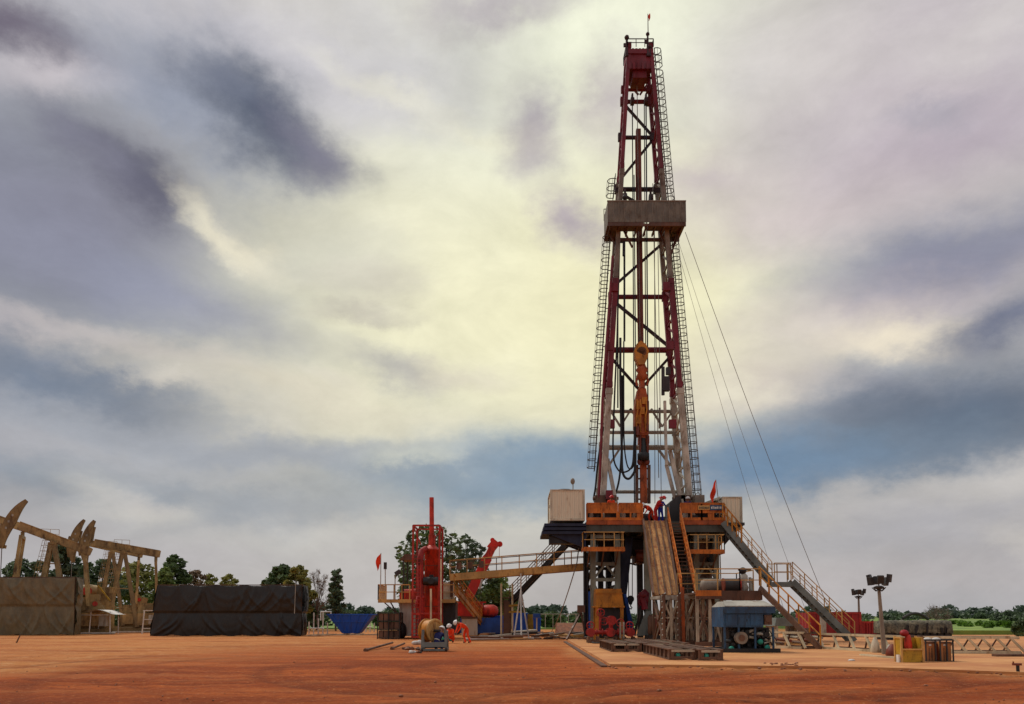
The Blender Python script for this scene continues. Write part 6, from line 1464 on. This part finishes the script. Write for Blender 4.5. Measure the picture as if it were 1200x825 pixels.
# ================================================================ RIGHT SIDE
def container(label, px0, px1, pyt, Y, group=None, roof=False, name='container'):
    x0, x1 = P(px0, pyt, Y).x, P(px1, pyt, Y).x; z1 = P(px0, pyt, Y).z; D = 3
    t = thing(name, label, 'container', V((x0+x1)/2, Y, 0), group)
    mb = MB(); mb.bx(x0+.06, x1-.06, Y+.04, Y+D, .2, z1-.06); mb.build('wall', 'redc', t)
    mb = MB()
    for x in (x0+.07, x1-.07): mb.bx(x-.08, x+.08, Y-.02, Y+.14, .1, z1)
    mb.bx(x0+.16, x1-.16, Y-.01, Y+.12, z1-.16, z1-.003); mb.bx(x0+.16, x1-.16, Y-.01, Y+.12, .1, .26); mb.build('corner_frame', 'deepred', t)
    mb = MB(); n = 6
    for k in range(1, n): x = lerp(x0, x1, k/n); mb.bx(x-.04, x+.04, Y-.03, Y+.038, .27, z1-.17)
    mb.build('rib', 'deepred', t); return t
container('larger red steel container behind the two stairs at right', 948, 1009, 717, 60, 'red containers'); container('smaller lower red container to the right of the larger one', 1009.5, 1028, 728, 60.5, 'red containers')
mb = MB(); a, b = P(963, 742, 59.2), P(968, 722, 59.2); mb.bx(a.x, b.x, 59.2, 59.5, .2, b.z); tag(mb.build('pale_cylinder', 'ltgrey'), 'narrow pale upright panel in front of the larger red container', 'panel')
q = V(P(924, 740, 56).x, 56, 0)
topthing('grey_tank', 'grey sloped tent like cover behind the lower brown stair', 'cover', q, [('sheet', 'greyst', lambda m: m.prism([V(P(908, 740, 56).x, 56, .9), V(P(938, 740, 56).x, 56, .9), V(P(936, 724, 56).x, 56, P(900, 724, 56).z), V(P(910, 724, 56).x, 56, P(900, 724, 56).z)], (0, 2.5, 0))), ('leg', 'trestle', lambda m: (m.bx(P(910, 740, 56).x, P(912, 740, 56).x, 56, 58.4, 0, .9), m.bx(P(934, 740, 56).x, P(936, 740, 56).x, 56, 58.4, 0, .9)))])
def light_tower(label, base, hpx, Y, s=1., lean=0):
    t = thing('light_tower', label, 'light tower', base, 'floodlight towers'); top = hpx; lx = lean
    T = base+V(lx, 0, top)
    mb = MB(); mb.tube(base, T, .2*s, .13*s, n=10); mb.build('mast', 'mastgrey', t)
    mb = MB(); c = T; 
    for k in range(6):
        a = k*math.pi/3+.3; mb.path([c+V(0, 0, .1), c+V(.25*math.cos(a), .25*math.sin(a), -.05)*s, c+V(.55*math.cos(a), .55*math.sin(a), .25)*s], .04*s)
    mb.tube(c, c+V(0, 0, .9*s), .05*s); mb.lathe(c+V(0, 0, .05), [(0, .1), (.05, .4*s), (.1, .4*s), (.15, .1)], n=14); mb.build('head_bracket', 'darkst', t)
    for k in range(6):
        a = k*math.pi/3+.3; u = V(math.cos(a), math.sin(a), 0); q = c+u*(.7+.12*(k % 2))*s+V(0, 0, (.75+.12*(k % 3))*s); mb = MB()
        rot = Matrix.Rotation(a, 3, 'Z') @ Matrix.Rotation(R(8 if k % 2 else 16), 3, 'Y'); mb.box(q, (.3*s, .46*s, .66*s), rot); h = mb.build('lamp_head', 'darkst', t)
        mb = MB(); mb.box(q+rot @ V(.12*s, 0, 0), (.02, .42*s, .54*s), rot); mb.build('lens', 'lens', h)
    return t
g = G(1036.5, 768); light_tower('large light tower with six dark lamp heads, standing behind the yellow bin', g, P(1031, 692, g.y).z, g.y, .5, P(1030, 690, g.y).x-g.x)
g = V(GX(1007.5, 62), 62, 0); light_tower('small distant light tower rising above the larger red container', g, P(1007, 701, 62).z, 62, .55)
# white trapezoid pipe racks
def pipe_rack(label, p0, p1, pyt, n, flip=1, W=.9, mat='palepipe', splay=.32, group='slatted pipe racks'):
    a, b = G(*p0), G(*p1); t = thing('pipe_rack', label, 'pipe rack', (a+b)/2, group)
    h = P(p0[0], pyt, a.y).z; d = (b-a).normalized(); nrm = V(-d.y, d.x, 0)
    for k, mt in ((0, mat), (1, 'brown')):
        o = nrm*(W*k); m_ = nrm*(W*.5)
        i_ = nrm*(W*(.12 if k == 0 else .88))
        mb = MB(); mb.bar(a+i_+V(0, 0, h), b+i_+V(0, 0, h), .1, .1); mb.build('top_rail', mt, t)
        mb = MB(); mb.bar(a+o+V(0, 0, .1), b+o+V(0, 0, .1), .1, .12); mb.build('bottom_rail', 'brown' if k else 'palepipe', t)
        for i in range(n):
            q = a.lerp(b, i/(n-1)); mb = MB(); mb.bar(q+i_+V(0, 0, h)-d*splay*(flip if k == 0 else -.3), q+o+V(0, 0, .1)+d*splay*(.6 if k == 0 else -.8), .09 if k == 0 else .06, .09 if k == 0 else .06); mb.build('strut', mt, t)
    for i in (0, n//2, n-1):
        q = a.lerp(b, i/(n-1)); mb = MB(); mb.bar(q+V(0, 0, .06), q+nrm*W+V(0, 0, .06), .1, .12); mb.bar(q+nrm*(W*.12)+V(0, 0, h-.03), q+nrm*(W*.88)+V(0, 0, h-.03), .08); mb.build('cross_tie', 'brown', t)
pipe_rack('long pale pipe rack behind the brown cages at far right', (1078, 767), (1196, 767.5), 747, 8)
pipe_rack('pale pipe rack running behind the yellow bin toward the brown stair', (962, 761.5), (1062, 768), 743, 6)
pipe_rack('short pale rack between blue engine set and brown stair foot', (905, 760.5), (940, 762), 741, 3, W=1.4)
mb = MB(); a, b = P(910, 743, 36.5), P(1190, 745, 36.5); 
mb = MB(); g = G(1186, 771); mb.bx(g.x-.6, g.x+.6, g.y, g.y+.3, .0, .14); tag(mb.build('timber_block', 'brown'), 'dark timber block under the right end of the long pipe rack', 'block')
# yellow bin with red sacks
def ybin():
    g = G(1067, 778); t = thing('yellow_bin', 'chipped yellow steel bin with red bundle inside, left of the brown cages', 'bin', g); Y = g.y; x0, x1 = GX(1057, Y), GX(1082, Y); s = Y/F
    h = P(1060, 761, Y).z; h2 = P(1060, 747, Y+.4).z
    mb = MB(); mb.bx(x0, x1, Y, Y+.04, .03, h); mb.bx(x0, x0+.04, Y+.04, Y+.4, .03, h2); mb.bx(x1-.04, x1, Y+.04, Y+.4, .03, h2); mb.bx(x0, x1, Y+.4, Y+.44, .03, h2); mb.bx(x0+.04, x1-.04, Y+.04, Y+.4, .03, .07); mb.build('body', 'yellow', t)
    mb = MB(); mb.bar((x0, Y-.01, h), (x1, Y-.01, h), .05); 
    for x in (x0, x1): mb.bar((x, Y, 0), (x, Y, h2), .06, .06, up=(0, 1, 0)); mb.bar((x, Y+.45, 0), (x, Y+.45, h2+.05), .06, .06, up=(0, 1, 0)); mb.bar((x, Y, h2), (x, Y+.45, h2), .05)
    mb.build('frame', 'yellowtan', t)
    mb = MB(); mb.bx(x0-.1, x0-.04, Y+.02, Y+.2, 0, .3); mb.build('side_bracket', 'white', t)
    q = V(GX(1065, Y+.25), Y+.25, .1); topthing('red_fuel_can', 'red cloth bundle tied upright and poking out of the yellow bin', 'bundle', q, [('bundle', 'redv', lambda m: (m.lathe(q, [(0, .1), (.5, .13), (.75, .1), (h2, .07)], n=12),)), ('cap', 'redc', lambda m: m.ell(q+V(-.12, 0, h2+.05), (.15, .13, .12), 10, 7))])
ybin()
def cage_crates():
    g = G(1102, 777); t = thing('cage_pallet', 'dark framed cage holding two tan crates beside the yellow bin', 'cage', g); Y = g.y+.0; x0, x1 = GX(1085.5, Y), GX(1117.5, Y); h = P(1100, 750, Y).z; D = 1.0
    mb = MB()
    for x in (x0, lerp(x0, x1, .36), lerp(x0, x1, .53), lerp(x0, x1, .77), x1):
        for y in (Y, Y+D): mb.bar((x, y, 0.02), (x, y, h), .04, .04, up=(0, 1, 0))
    for z in (.04, h):
        for y in (Y, Y+D): mb.bar((x0, y, z), (x1, y, z), .05)
        for x in (x0, x1): mb.bar((x, Y, z), (x, Y+D, z), .05)
    mb.build('frame', 'darkst', t)
    for i, (f0, f1) in enumerate(((.06, .35), (.56, .96))):
        a, b = lerp(x0, x1, f0), lerp(x0, x1, f1)
        c = thing('crate', ('narrower tan crate on the left inside the dark cage', 'wider tan crate on the right inside the dark cage')[i], 'crate', V((a+b)/2, Y+.45, .07), 'tan crates in the dark cage')
        mb = MB(); mb.bx(a, b, Y+.06, Y+.9, .07, h-.06); mb.build('panel', 'olive', c)
        mb = MB(); mb.bx(lerp(a, b, .3), lerp(a, b, .6), Y+.045, Y+.058, lerp(.07, h, .72), lerp(.07, h, .8)); mb.build('paper_label', 'white', c)
        mb = MB()
        for f in (.33, .66): mb.bx(lerp(a, b, f)-.012, lerp(a, b, f)+.012, Y+.045, Y+.057, .08, h*.66)
        mb.bx(a, b, Y+.04, Y+.059, h-.12, h-.07); mb.build('batten', 'brown', c)
    mb = MB(); x = lerp(x0, x1, .45); mb.bx(x-.11, x+.11, Y+.2, Y+.6, .07, h-.12); mb.build('inner_box', 'rustred', t)
    for i, f in enumerate((.3, .62)):
        q = V(lerp(x0, x1, f), Y+.4, h-.03); mb = MB(); mb.ell(q, (.17, .14, .11)); tag(mb.build('plastic_bag', 'sack'), ('crumpled white bag on top of the dark cage, left one', 'flat white bag on top of the dark cage, right one')[i], 'bag', 'white bags on the cage')
cage_crates()
# grey and red sacks beside the racks
for px, py, w, h, mt, lb in ((1043, 767, .2, .42, 'ltgrey', 'grey bulging sack between the pipe rack struts by the light tower'), (1046, 770, .26, .5, 'rustred', 'dull red sack just left of the yellow bin'), (1026, 766, .2, .7, 'creamp', 'pale cream sack leaning at the rack left of the light tower foot')):
    g = G(px, py); mb = MB(); mb.lathe(g, [(0, w*.8), (.1, w), (h*.6, w*.8), (h*.9, w*.4), (h, w*.25)], n=12); tag(mb.build('filled_sack', mt), lb, 'sack')
mb = MB(); a, b = G(1010, 770), G(1056, 774); mb.bar(a+V(0, 0, .05), b+V(0, 0, .05), .08, .1); mb.bar(a+V(.2, .5, .05), b+V(.1, .5, .05), .08, .1)
for k in range(5): q = a.lerp(b, k/4); mb.bar(q+V(0, 0, .05), q+V(.15, .5, .05), .07)
tag(mb.build('low_pallet', 'palepipe'), 'low pale frame lying on the ground before the sacks', 'frame')
# mottled tarpaulin covered tank behind
q0_, q1_ = P(1038, 743, 52), P(1116, 727, 52)
mt_ = thing('covered_tank', 'long mottled tarpaulin covered tank behind the pipe racks at right', 'tank', V((q0_.x+q1_.x)/2, 52, 0))
mb = MB(); n = 40; vs = []
prof = [(0, .75), (0, 1.35), (.15, 1.55), (.9, 1.62), (1.7, 1.5), (1.8, .75)]
zt = q1_.z
for i in range(n+1):
    for j, (y, z) in enumerate(prof): w = .05*math.sin(i*1.7+j)+.04*math.sin(i*.6+j*2); vs.append(V(lerp(q0_.x, q1_.x, i/n), 52+y+w, (z-.75)/(1.62-.75)*(zt-.5)+.5+w*.6))
m_ = len(prof); mb.add(vs, [(i*m_+j, (i+1)*m_+j, (i+1)*m_+j+1, i*m_+j+1) for i in range(n) for j in range(m_-1)]+[tuple(range(m_)), tuple(n*m_+j for j in range(m_))], True); mb.build('cover', 'mottled', mt_)
mb = MB(); rnd = random.Random(3)
for k in range(9): x = lerp(q0_.x+.5, q1_.x-.2, k/8); mb.bx(x-.35, x+.2, 52.1, 53.6, .05, .5+.35*rnd.random())
mb.build('under_gear', 'black', mt_)
mb = MB()
for k in range(7): x = lerp(q0_.x+1.2, q1_.x-.1, rnd.random()); mb.bar((x, 51.93, .5), (x+rnd.uniform(-.15, .15), 51.93, zt-rnd.uniform(.1, .5)), rnd.uniform(.05, .16), .04, up=(0, 1, 0))
mb.build('lashing', 'black', mt_)
# ground bits
g = G(1193, 789); topthing('ground_valve', 'small dark valve post with cap at the far right edge of the pad', 'valve', g, [('post', 'black', lambda m: m.tube(g, g+V(0, 0, .22), .045, n=8)), ('cap', 'rustred', lambda m: (m.box(g+V(-.02, 0, .25), (.22, .1, .06)), m.tube(g+V(-.12, 0, .25), g+V(-.12, 0, .33), .02)))])
g = G(998, 776); mb = MB(); mb.ell(g+V(0, 0, .06), (.13, .1, .05), 8, 6); tag(mb.build('litter_cup', 'white'), 'small white scrap on the pad before the brown stair', 'litter')
mb = MB(); rnd = random.Random(31)
for k in range(18): g = G(rnd.uniform(896, 934), rnd.uniform(779, 782)); mb.ell(g+V(0, 0, .06), (rnd.uniform(.03, .08), .04, .03), 7, 5)
tag(mb.build('clods', 'rock'), 'thin line of dark soil clods on the pad in front of the blue engine set', 'soil', kind='stuff')
# ================================================================ TREES
def leaves(mb, centers, n, size, rnd, flat=.5):
    vs = mb.v; fs = mb.f
    tot = sum(c[1] for c in centers)
    for c, w, rad in centers:
        w = w*rnd.uniform(.55, 1.2)
        k = int(n*w/tot)
        for _ in range(k):
            while True:
                d = V(rnd.uniform(-1, 1), rnd.uniform(-1, 1), rnd.uniform(-1, 1)); L = d.length
                if .05 < L < 1: break
            d = d*(1/L)*(L**.5)
            p = c+V(d.x*rad[0], d.y*rad[0], d.z*rad[1]); s = size*rnd.uniform(.5, 1.25)
            a = V(rnd.gauss(0, 1), rnd.gauss(0, 1), rnd.gauss(0, .6)).normalized(); b = a.cross(V(rnd.gauss(0, 1), rnd.gauss(0, 1), rnd.gauss(0, 1))).normalized()
            o = len(vs); vs += [tuple(p-a*s-b*s*.1), tuple(p+b*s*.55), tuple(p+a*s), tuple(p-b*s*.5)]; fs.append((o, o+1, o+2, o+3)); mb.smooth.append(False)
def tree(label, px, Y, pyt, wpx, mat='leafA', n=5000, size=.32, base=0., seed=0, trunk=.2, shape='round', bare=False, group='trees around the site', name='tree', nc=16, fork=None, z0f=.3):
    rnd = random.Random(seed or int(px*7)); q = P(px, 700, Y); H = P(px, pyt, Y).z; W = wpx/F*Y/2
    root = thing(name, label, 'tree', V(q.x, Y, base), group)
    tr = MB(); cs = []; z0 = H*z0f
    fz = z0*.8; lean = rnd.uniform(-.2, .2)
    tr.path([V(q.x, Y, base), V(q.x+lean*.3, Y, fz*.5), V(q.x+lean, Y, fz)], trunk*H/9, 8)
    for i in range(nc):
        a = 2*math.pi*(i*.618)+rnd.uniform(-.3, .3); f = (i+.5)/nc
        zz = lerp(z0, H*.93, f)
        if shape == 'round': prf = math.sin(math.pi*(.16+.8*f))**.7
        elif shape == 'column': prf = .8*math.sin(math.pi*(.12+.83*f))**.5
        elif shape == 'dome': prf = math.cos(f*math.pi/2)**.6
        else: prf = 1-.75*f
        rr = W*prf*rnd.uniform(.35, .8); c = V(q.x+rr*math.cos(a), Y+rr*math.sin(a)*.9, zz)
        cr = W*rnd.uniform(.2, .42)*(.5+.6*prf)
        cs.append((c, cr, (cr, cr*rnd.uniform(.55, .85))))
        m1 = V(q.x+lean, Y, lerp(fz, zz, .35)); mid_ = m1.lerp(c, .5)+V(0, 0, -.1*cr)
        tr.tube(V(q.x+lean, Y, lerp(fz*.8, zz, .2)), mid_, .07*H/9, .045*H/9, n=5); tr.tube(mid_, c, .045*H/9, .02*H/9, n=5)
        for k in range(5 if not bare else 16):
            d = V(rnd.gauss(0, 1), rnd.gauss(0, 1), rnd.gauss(.4, .7)).normalized()*cr*rnd.uniform(.6, 1.2); tr.tube(mid_.lerp(c, rnd.random()), c+d, .02*H/9, .008, n=4)
            if bare:
                e = c+d
                for _ in range(3): tr.tube(c+d*.6, e+V(rnd.gauss(0, .3), rnd.gauss(0, .3), rnd.gauss(.1, .3))*cr, .012, .006, n=3)
    tr.build('trunk', 'deadwood' if bare else 'bark', root)
    if n:
        mb = MB(); leaves(mb, cs, n*.68, size*.95, rnd); mb.build('crown', mat, root)
    return root
T = tree
# left group behind the pumpjacks
T('dark tree standing behind the tilted pumpjack at left', 70, 96, 628, 62, 'leafD', 6000, .36, seed=1)
T('blue green tree at far left behind the pumpjack posts', 22, 110, 652, 60, 'leafD', 4000, .4, seed=2)
T('small dark tree seen between the two nearest pumpjacks', 100, 110, 655, 40, 'leafB', 3000, .36, seed=3)
T('loose tree behind the level pumpjack beam', 122, 104, 650, 46, 'leafD', 3200, .36, seed=4)
T('olive green tree behind the level pumpjack legs', 158, 112, 655, 60, 'leafC', 4000, .4, seed=5)
T('taller dark crown just right of the level pumpjack', 203, 104, 645, 44, 'leafB', 4800, .36, seed=6)
T('mid green bushy tree directly behind left end of the black screen', 192, 98, 662, 44, 'leafA', 4200, .34, seed=7, shape='dome')
T('brownish thin tree behind the black screen, third from its left', 229, 108, 664, 40, 'leafdry', 1800, .32, seed=8)
T('low brownish green tree above the middle of the black screen', 246, 112, 668, 32, 'leafC', 2600, .34, seed=81, shape='dome')
T('low rounded olive tree above the middle of the black screen', 268, 104, 670, 40, 'leafC', 3600, .32, seed=9, shape='dome')
T('round full green tree above the right end of the black screen', 330, 92, 659, 46, 'leafB', 5600, .33, seed=10)
T('olive sunlit tree at the right end of the black screen', 350, 88, 658, 42, 'leafC', 5200, .32, seed=11)
T('bare leafless tree right of the black screen', 372, 92, 664, 40, 'leafdry', 160, .2, seed=12, bare=True, name='bare_tree')
T('slim upright tree standing alone above the blue skip', 394, 86, 662, 32, 'leafD', 2900, .26, seed=13, shape='cone', nc=22, trunk=.13, z0f=.22)
T('dark shrub at the right corner of the black screen', 364, 92, 700, 20, 'leafB', 1800, .26, seed=14, shape='dome', z0f=.1)
T('big loose leaved tree behind the red separator', 505, 74, 609, 96, 'leafB', 3600, .3, seed=15, nc=26, z0f=.25)
T('loose leaved tree between the separator and the crane boom', 548, 78, 622, 66, 'leafD', 2100, .3, seed=16, nc=20, z0f=.25)
T('dense green tree behind the red crane boom', 582, 80, 672, 64, 'leafA', 5000, .3, seed=17, nc=22, z0f=.15)
T('low green tree right behind the rear stair foot', 606, 88, 694, 26, 'leafB', 2400, .28, seed=18, shape='dome', z0f=.1)
T('thin dark tree seen left of the red separator frame', 476, 84, 640, 20, 'leafD', 1600, .3, seed=19)
# right group
T('wide bare branched tree behind the mottled tank', 1097, 120, 711, 40, 'leafdry', 150, .2, seed=20, bare=True, nc=16, name='bare_tree', z0f=.2)
T('dark shrub at the far right edge of the picture', 1196, 62, 727, 34, 'leafB', 5200, .17, seed=21, shape='dome', z0f=.08)
T('dark rounded tree above the green field near the right edge', 1180, 190, 717, 44, 'leafD', 3600, .4, seed=22, shape='dome', z0f=.08)
T('small dark tree left of the bare tree at right', 1062, 150, 719, 34, 'leafD', 1800, .4, seed=23, shape='dome', z0f=.1)
T('low dark tree beyond the small red container', 1040, 160, 720, 26, 'leafD', 1500, .4, seed=24, shape='dome', z0f=.1)
# arched pipe behind right tank
mb = MB(); mb.path([P(1058+30*i/10, 728-9*math.sin(math.pi*(.12+.8*i/10)), 80) for i in range(11)], .16, 8); tag(mb.build('arched_hose', 'darkst'), 'dark arched hose above the left half of the mottled tank', 'hose')
# distant woods and hedges (masses)
def woods(name, label, Y0, Y1, x0, x1, hmin, hmax, n, size, mat, seed, cat='woods', base=0.):
    rnd = random.Random(seed); mb = MB(); cs = []; k = int((x1-x0)/((hmin+hmax)*.5)); ph = [rnd.uniform(0, 6) for _ in range(4)]
    for i in range(k):
        x = rnd.uniform(x0, x1); y = rnd.uniform(Y0, Y1); h = lerp(hmin, hmax, (.5+.25*math.sin(x*.05+ph[0])+.25*math.sin(x*.13+ph[1]))*rnd.uniform(.6, 1.15)); cs.append((V(x, y, base+h*.5), 1, (h*.75, h*.52)))
    leaves(mb, cs, n, size, rnd); return tag(mb.build(name, mat), label, cat, kind='stuff')
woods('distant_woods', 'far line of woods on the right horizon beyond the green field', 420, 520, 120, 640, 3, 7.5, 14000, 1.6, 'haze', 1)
woods('distant_woods', 'nearer dark belt of trees along the back of the green field', 330, 360, 120, 300, 1.8, 3.6, 7000, 1.1, 'leafD', 5)
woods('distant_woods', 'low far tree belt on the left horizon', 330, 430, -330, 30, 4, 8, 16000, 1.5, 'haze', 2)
woods('hedge', 'dark green hedge on the horizon behind the blue waste skip', 120, 130, -42, -6, 1.8, 2.9, 6000, .42, 'leafB', 3, 'hedge')
woods('hedge', 'dense dark green hedge behind the mud strip left of the rig', 104, 110, -4, 14, 1.6, 2.2, 7000, .34, 'leafB', 4, 'hedge')
woods('hedge', 'low hedge between the rig and the right field', 120, 130, 14, 60, 1.4, 2.4, 6000, .4, 'leafD', 6, 'hedge')
woods('crop_rows', 'bright green tall crop standing in the field at right', 84, 130, 40, 120, .5, .9, 14000, .3, 'grass', 7, 'crop', .3)
woods('hedge', 'undergrowth behind the pumpjacks and the olive screen', 96, 100, -85, -24, 1.8, 3.6, 16000, .34, 'leafB', 9, 'hedge')
# chain fence posts and rail behind mud strip
mb = MB(); q = P(640, 720, 100)
fn = thing('wire_fence', 'thin pale posts and top wire before the dark hedge left of the rig', 'fence', V(4, 98, 0))
for px in range(630, 692, 9): x = P(px, 720, 98).x; mb = MB(); mb.bar((x, 98, 0), (x, 98, 1.85), .08, .08, up=(0, 1, 0)); mb.build('post', 'ltgrey', fn)
mb = MB(); mb.tube((P(626, 720, 98).x, 98, 1.85), (P(692, 720, 98).x, 98, 1.85), .035); mb.build('top_wire', 'ltgrey', fn)

# ---------------- clutter between and behind the trestles
def rbox(x0, x1, y0, y1, z0, z1, mat, nm, root): mb = MB(); mb.bx(x0, x1, y0, y1, z0, z1); return mb.build(nm, mat, root)
a, b = P(806, 740, 49), P(850, 722, 49)
mp_ = thing('mud_pump', 'dark pump unit with navy hood half hidden behind the trestle posts', 'pump', V((a.x+b.x)/2, 49, 0))
rbox(a.x, b.x-.3, 49, 50.5, .3, 1.1, 'black', 'crankcase', mp_); rbox(a.x+.3, a.x+1.6, 49.2, 50.3, 1.1, 2.2, 'navy', 'hood', mp_); rbox(a.x-.2, b.x, 48.9, 50.6, .05, .298, 'brown', 'skid', mp_)
mb = MB(); [mb.tube((a.x+1.8+k*.3, 48.8, .8), (a.x+1.8+k*.3, 49.2, .8), .12, n=12) for k in range(3)]; mb.bar((a.x+1.6, 48.9, 1.3), (b.x, 48.9, 1.3), .12); mb.bar((a.x+1.9, 48.9, 1.3), (a.x+1.9, 48.9, .8), .08); mb.build('fluid_end', 'mastgrey', mp_)
a, b = P(764, 742, 50), P(800, 726, 50)
tk2 = thing('accumulator_unit', 'rusty bottle rack unit standing in the shade behind the ramp trestle', 'machine', V((a.x+b.x)/2, 50, 0))
for k in range(6): mb = MB(); x = lerp(a.x, b.x, k/5); mb.lathe((x, 50.4, .4), [(0, .12), (.1, .19), (1.1, .19), (1.3, .08)], n=12); mb.build('bottle', ('brown', 'rustred')[k % 2], tk2)
rbox(a.x-.3, b.x+.3, 50, 50.8, .08, .4, 'darkst', 'base', tk2)
rnd = random.Random(77)
# hoses snaking over the soil at the foot of the rig
for i, (x0_, x1_, y_, lb) in enumerate(((640, 700, 747.5, 'dark hose snaking over the mud just left of the red manifold'), (628, 690, 745, 'grey hose lying behind the pale beam left of the rig'), (690, 760, 753, 'black hose lying on the pad in front of the red manifold'), (842, 905, 759, 'black hose lying at the skid of the blue engine set'), (560, 632, 747, 'muddy hose lying at the foot of the white tripod stand'))):
    a, b = G(x0_, y_, .09), G(x1_, y_+1, .09); n = 28; ph = rnd.uniform(0, 6)
    pts = [a.lerp(b, t/n)+V(.15*math.sin(t*.9+ph), .45*math.sin(t*.55+ph)+.2*math.sin(t*1.3), .02*math.sin(t)) for t in range(n+1)]
    mb = MB(); mb.path(pts, .05, 6); tag(mb.build('ground_hose', ('rubber', 'mastgrey', 'rubber', 'rubber', 'brown')[i]), lb, 'hose', 'hoses lying on the ground')
# equipment between the engine set and the brown stair
g = G(925, 757); pb = thing('pipe_bundle', 'rusty bundle of short pipes between the blue engine set and the brown stair foot', 'pipes', g)
for k in range(9): x = g.x-1.6+k*.42; mb = MB(); mb.tube((x, g.y, .12+.16*(k % 3)), (x+.25, g.y+3, .12+.16*(k % 3)), .08, n=10); mb.build('pipe', ('brown', 'rustred', 'trestle')[k % 3], pb)
mb = MB(); mb.bar(g+V(-1.9, .3, .06), g+V(2.3, .3, .06), .1); mb.bar(g+V(-1.9, 2.5, .06), g+V(2.3, 2.5, .06), .1); mb.build('bearer', 'yellowtan', pb)
g = G(944, 755); topthing('oil_drum', 'dull brown drum standing behind the foot of the brown stair', 'drum', g, [('shell', 'brown', lambda m: m.lathe(g, [(0, .29), (.3, .29), (.31, .31), (.34, .29), (.58, .29), (.59, .31), (.62, .29), (.88, .29)], n=18)), ('lid', 'darkst', lambda m: m.tube(g+V(0, 0, .885), g+V(0, 0, .91), .27, n=18))])
# small stones and dried clods over the soil
mb = MB()
for k in range(260):
    p = G(rnd.uniform(-60, 1260), rnd.uniform(768, 850)); r = rnd.uniform(.006, .02)*(1+1.5*(rnd.random() < .04))
    if p.x > 1.5 and p.y > 26: continue
    mb.ell(p+V(0, 0, -.005), (r*1.4, r, r*.8), 5, 4)
tag(mb.build('soil_clods', 'rock'), 'small clods and stones strewn over the red soil in the foreground', 'stones', kind='stuff')
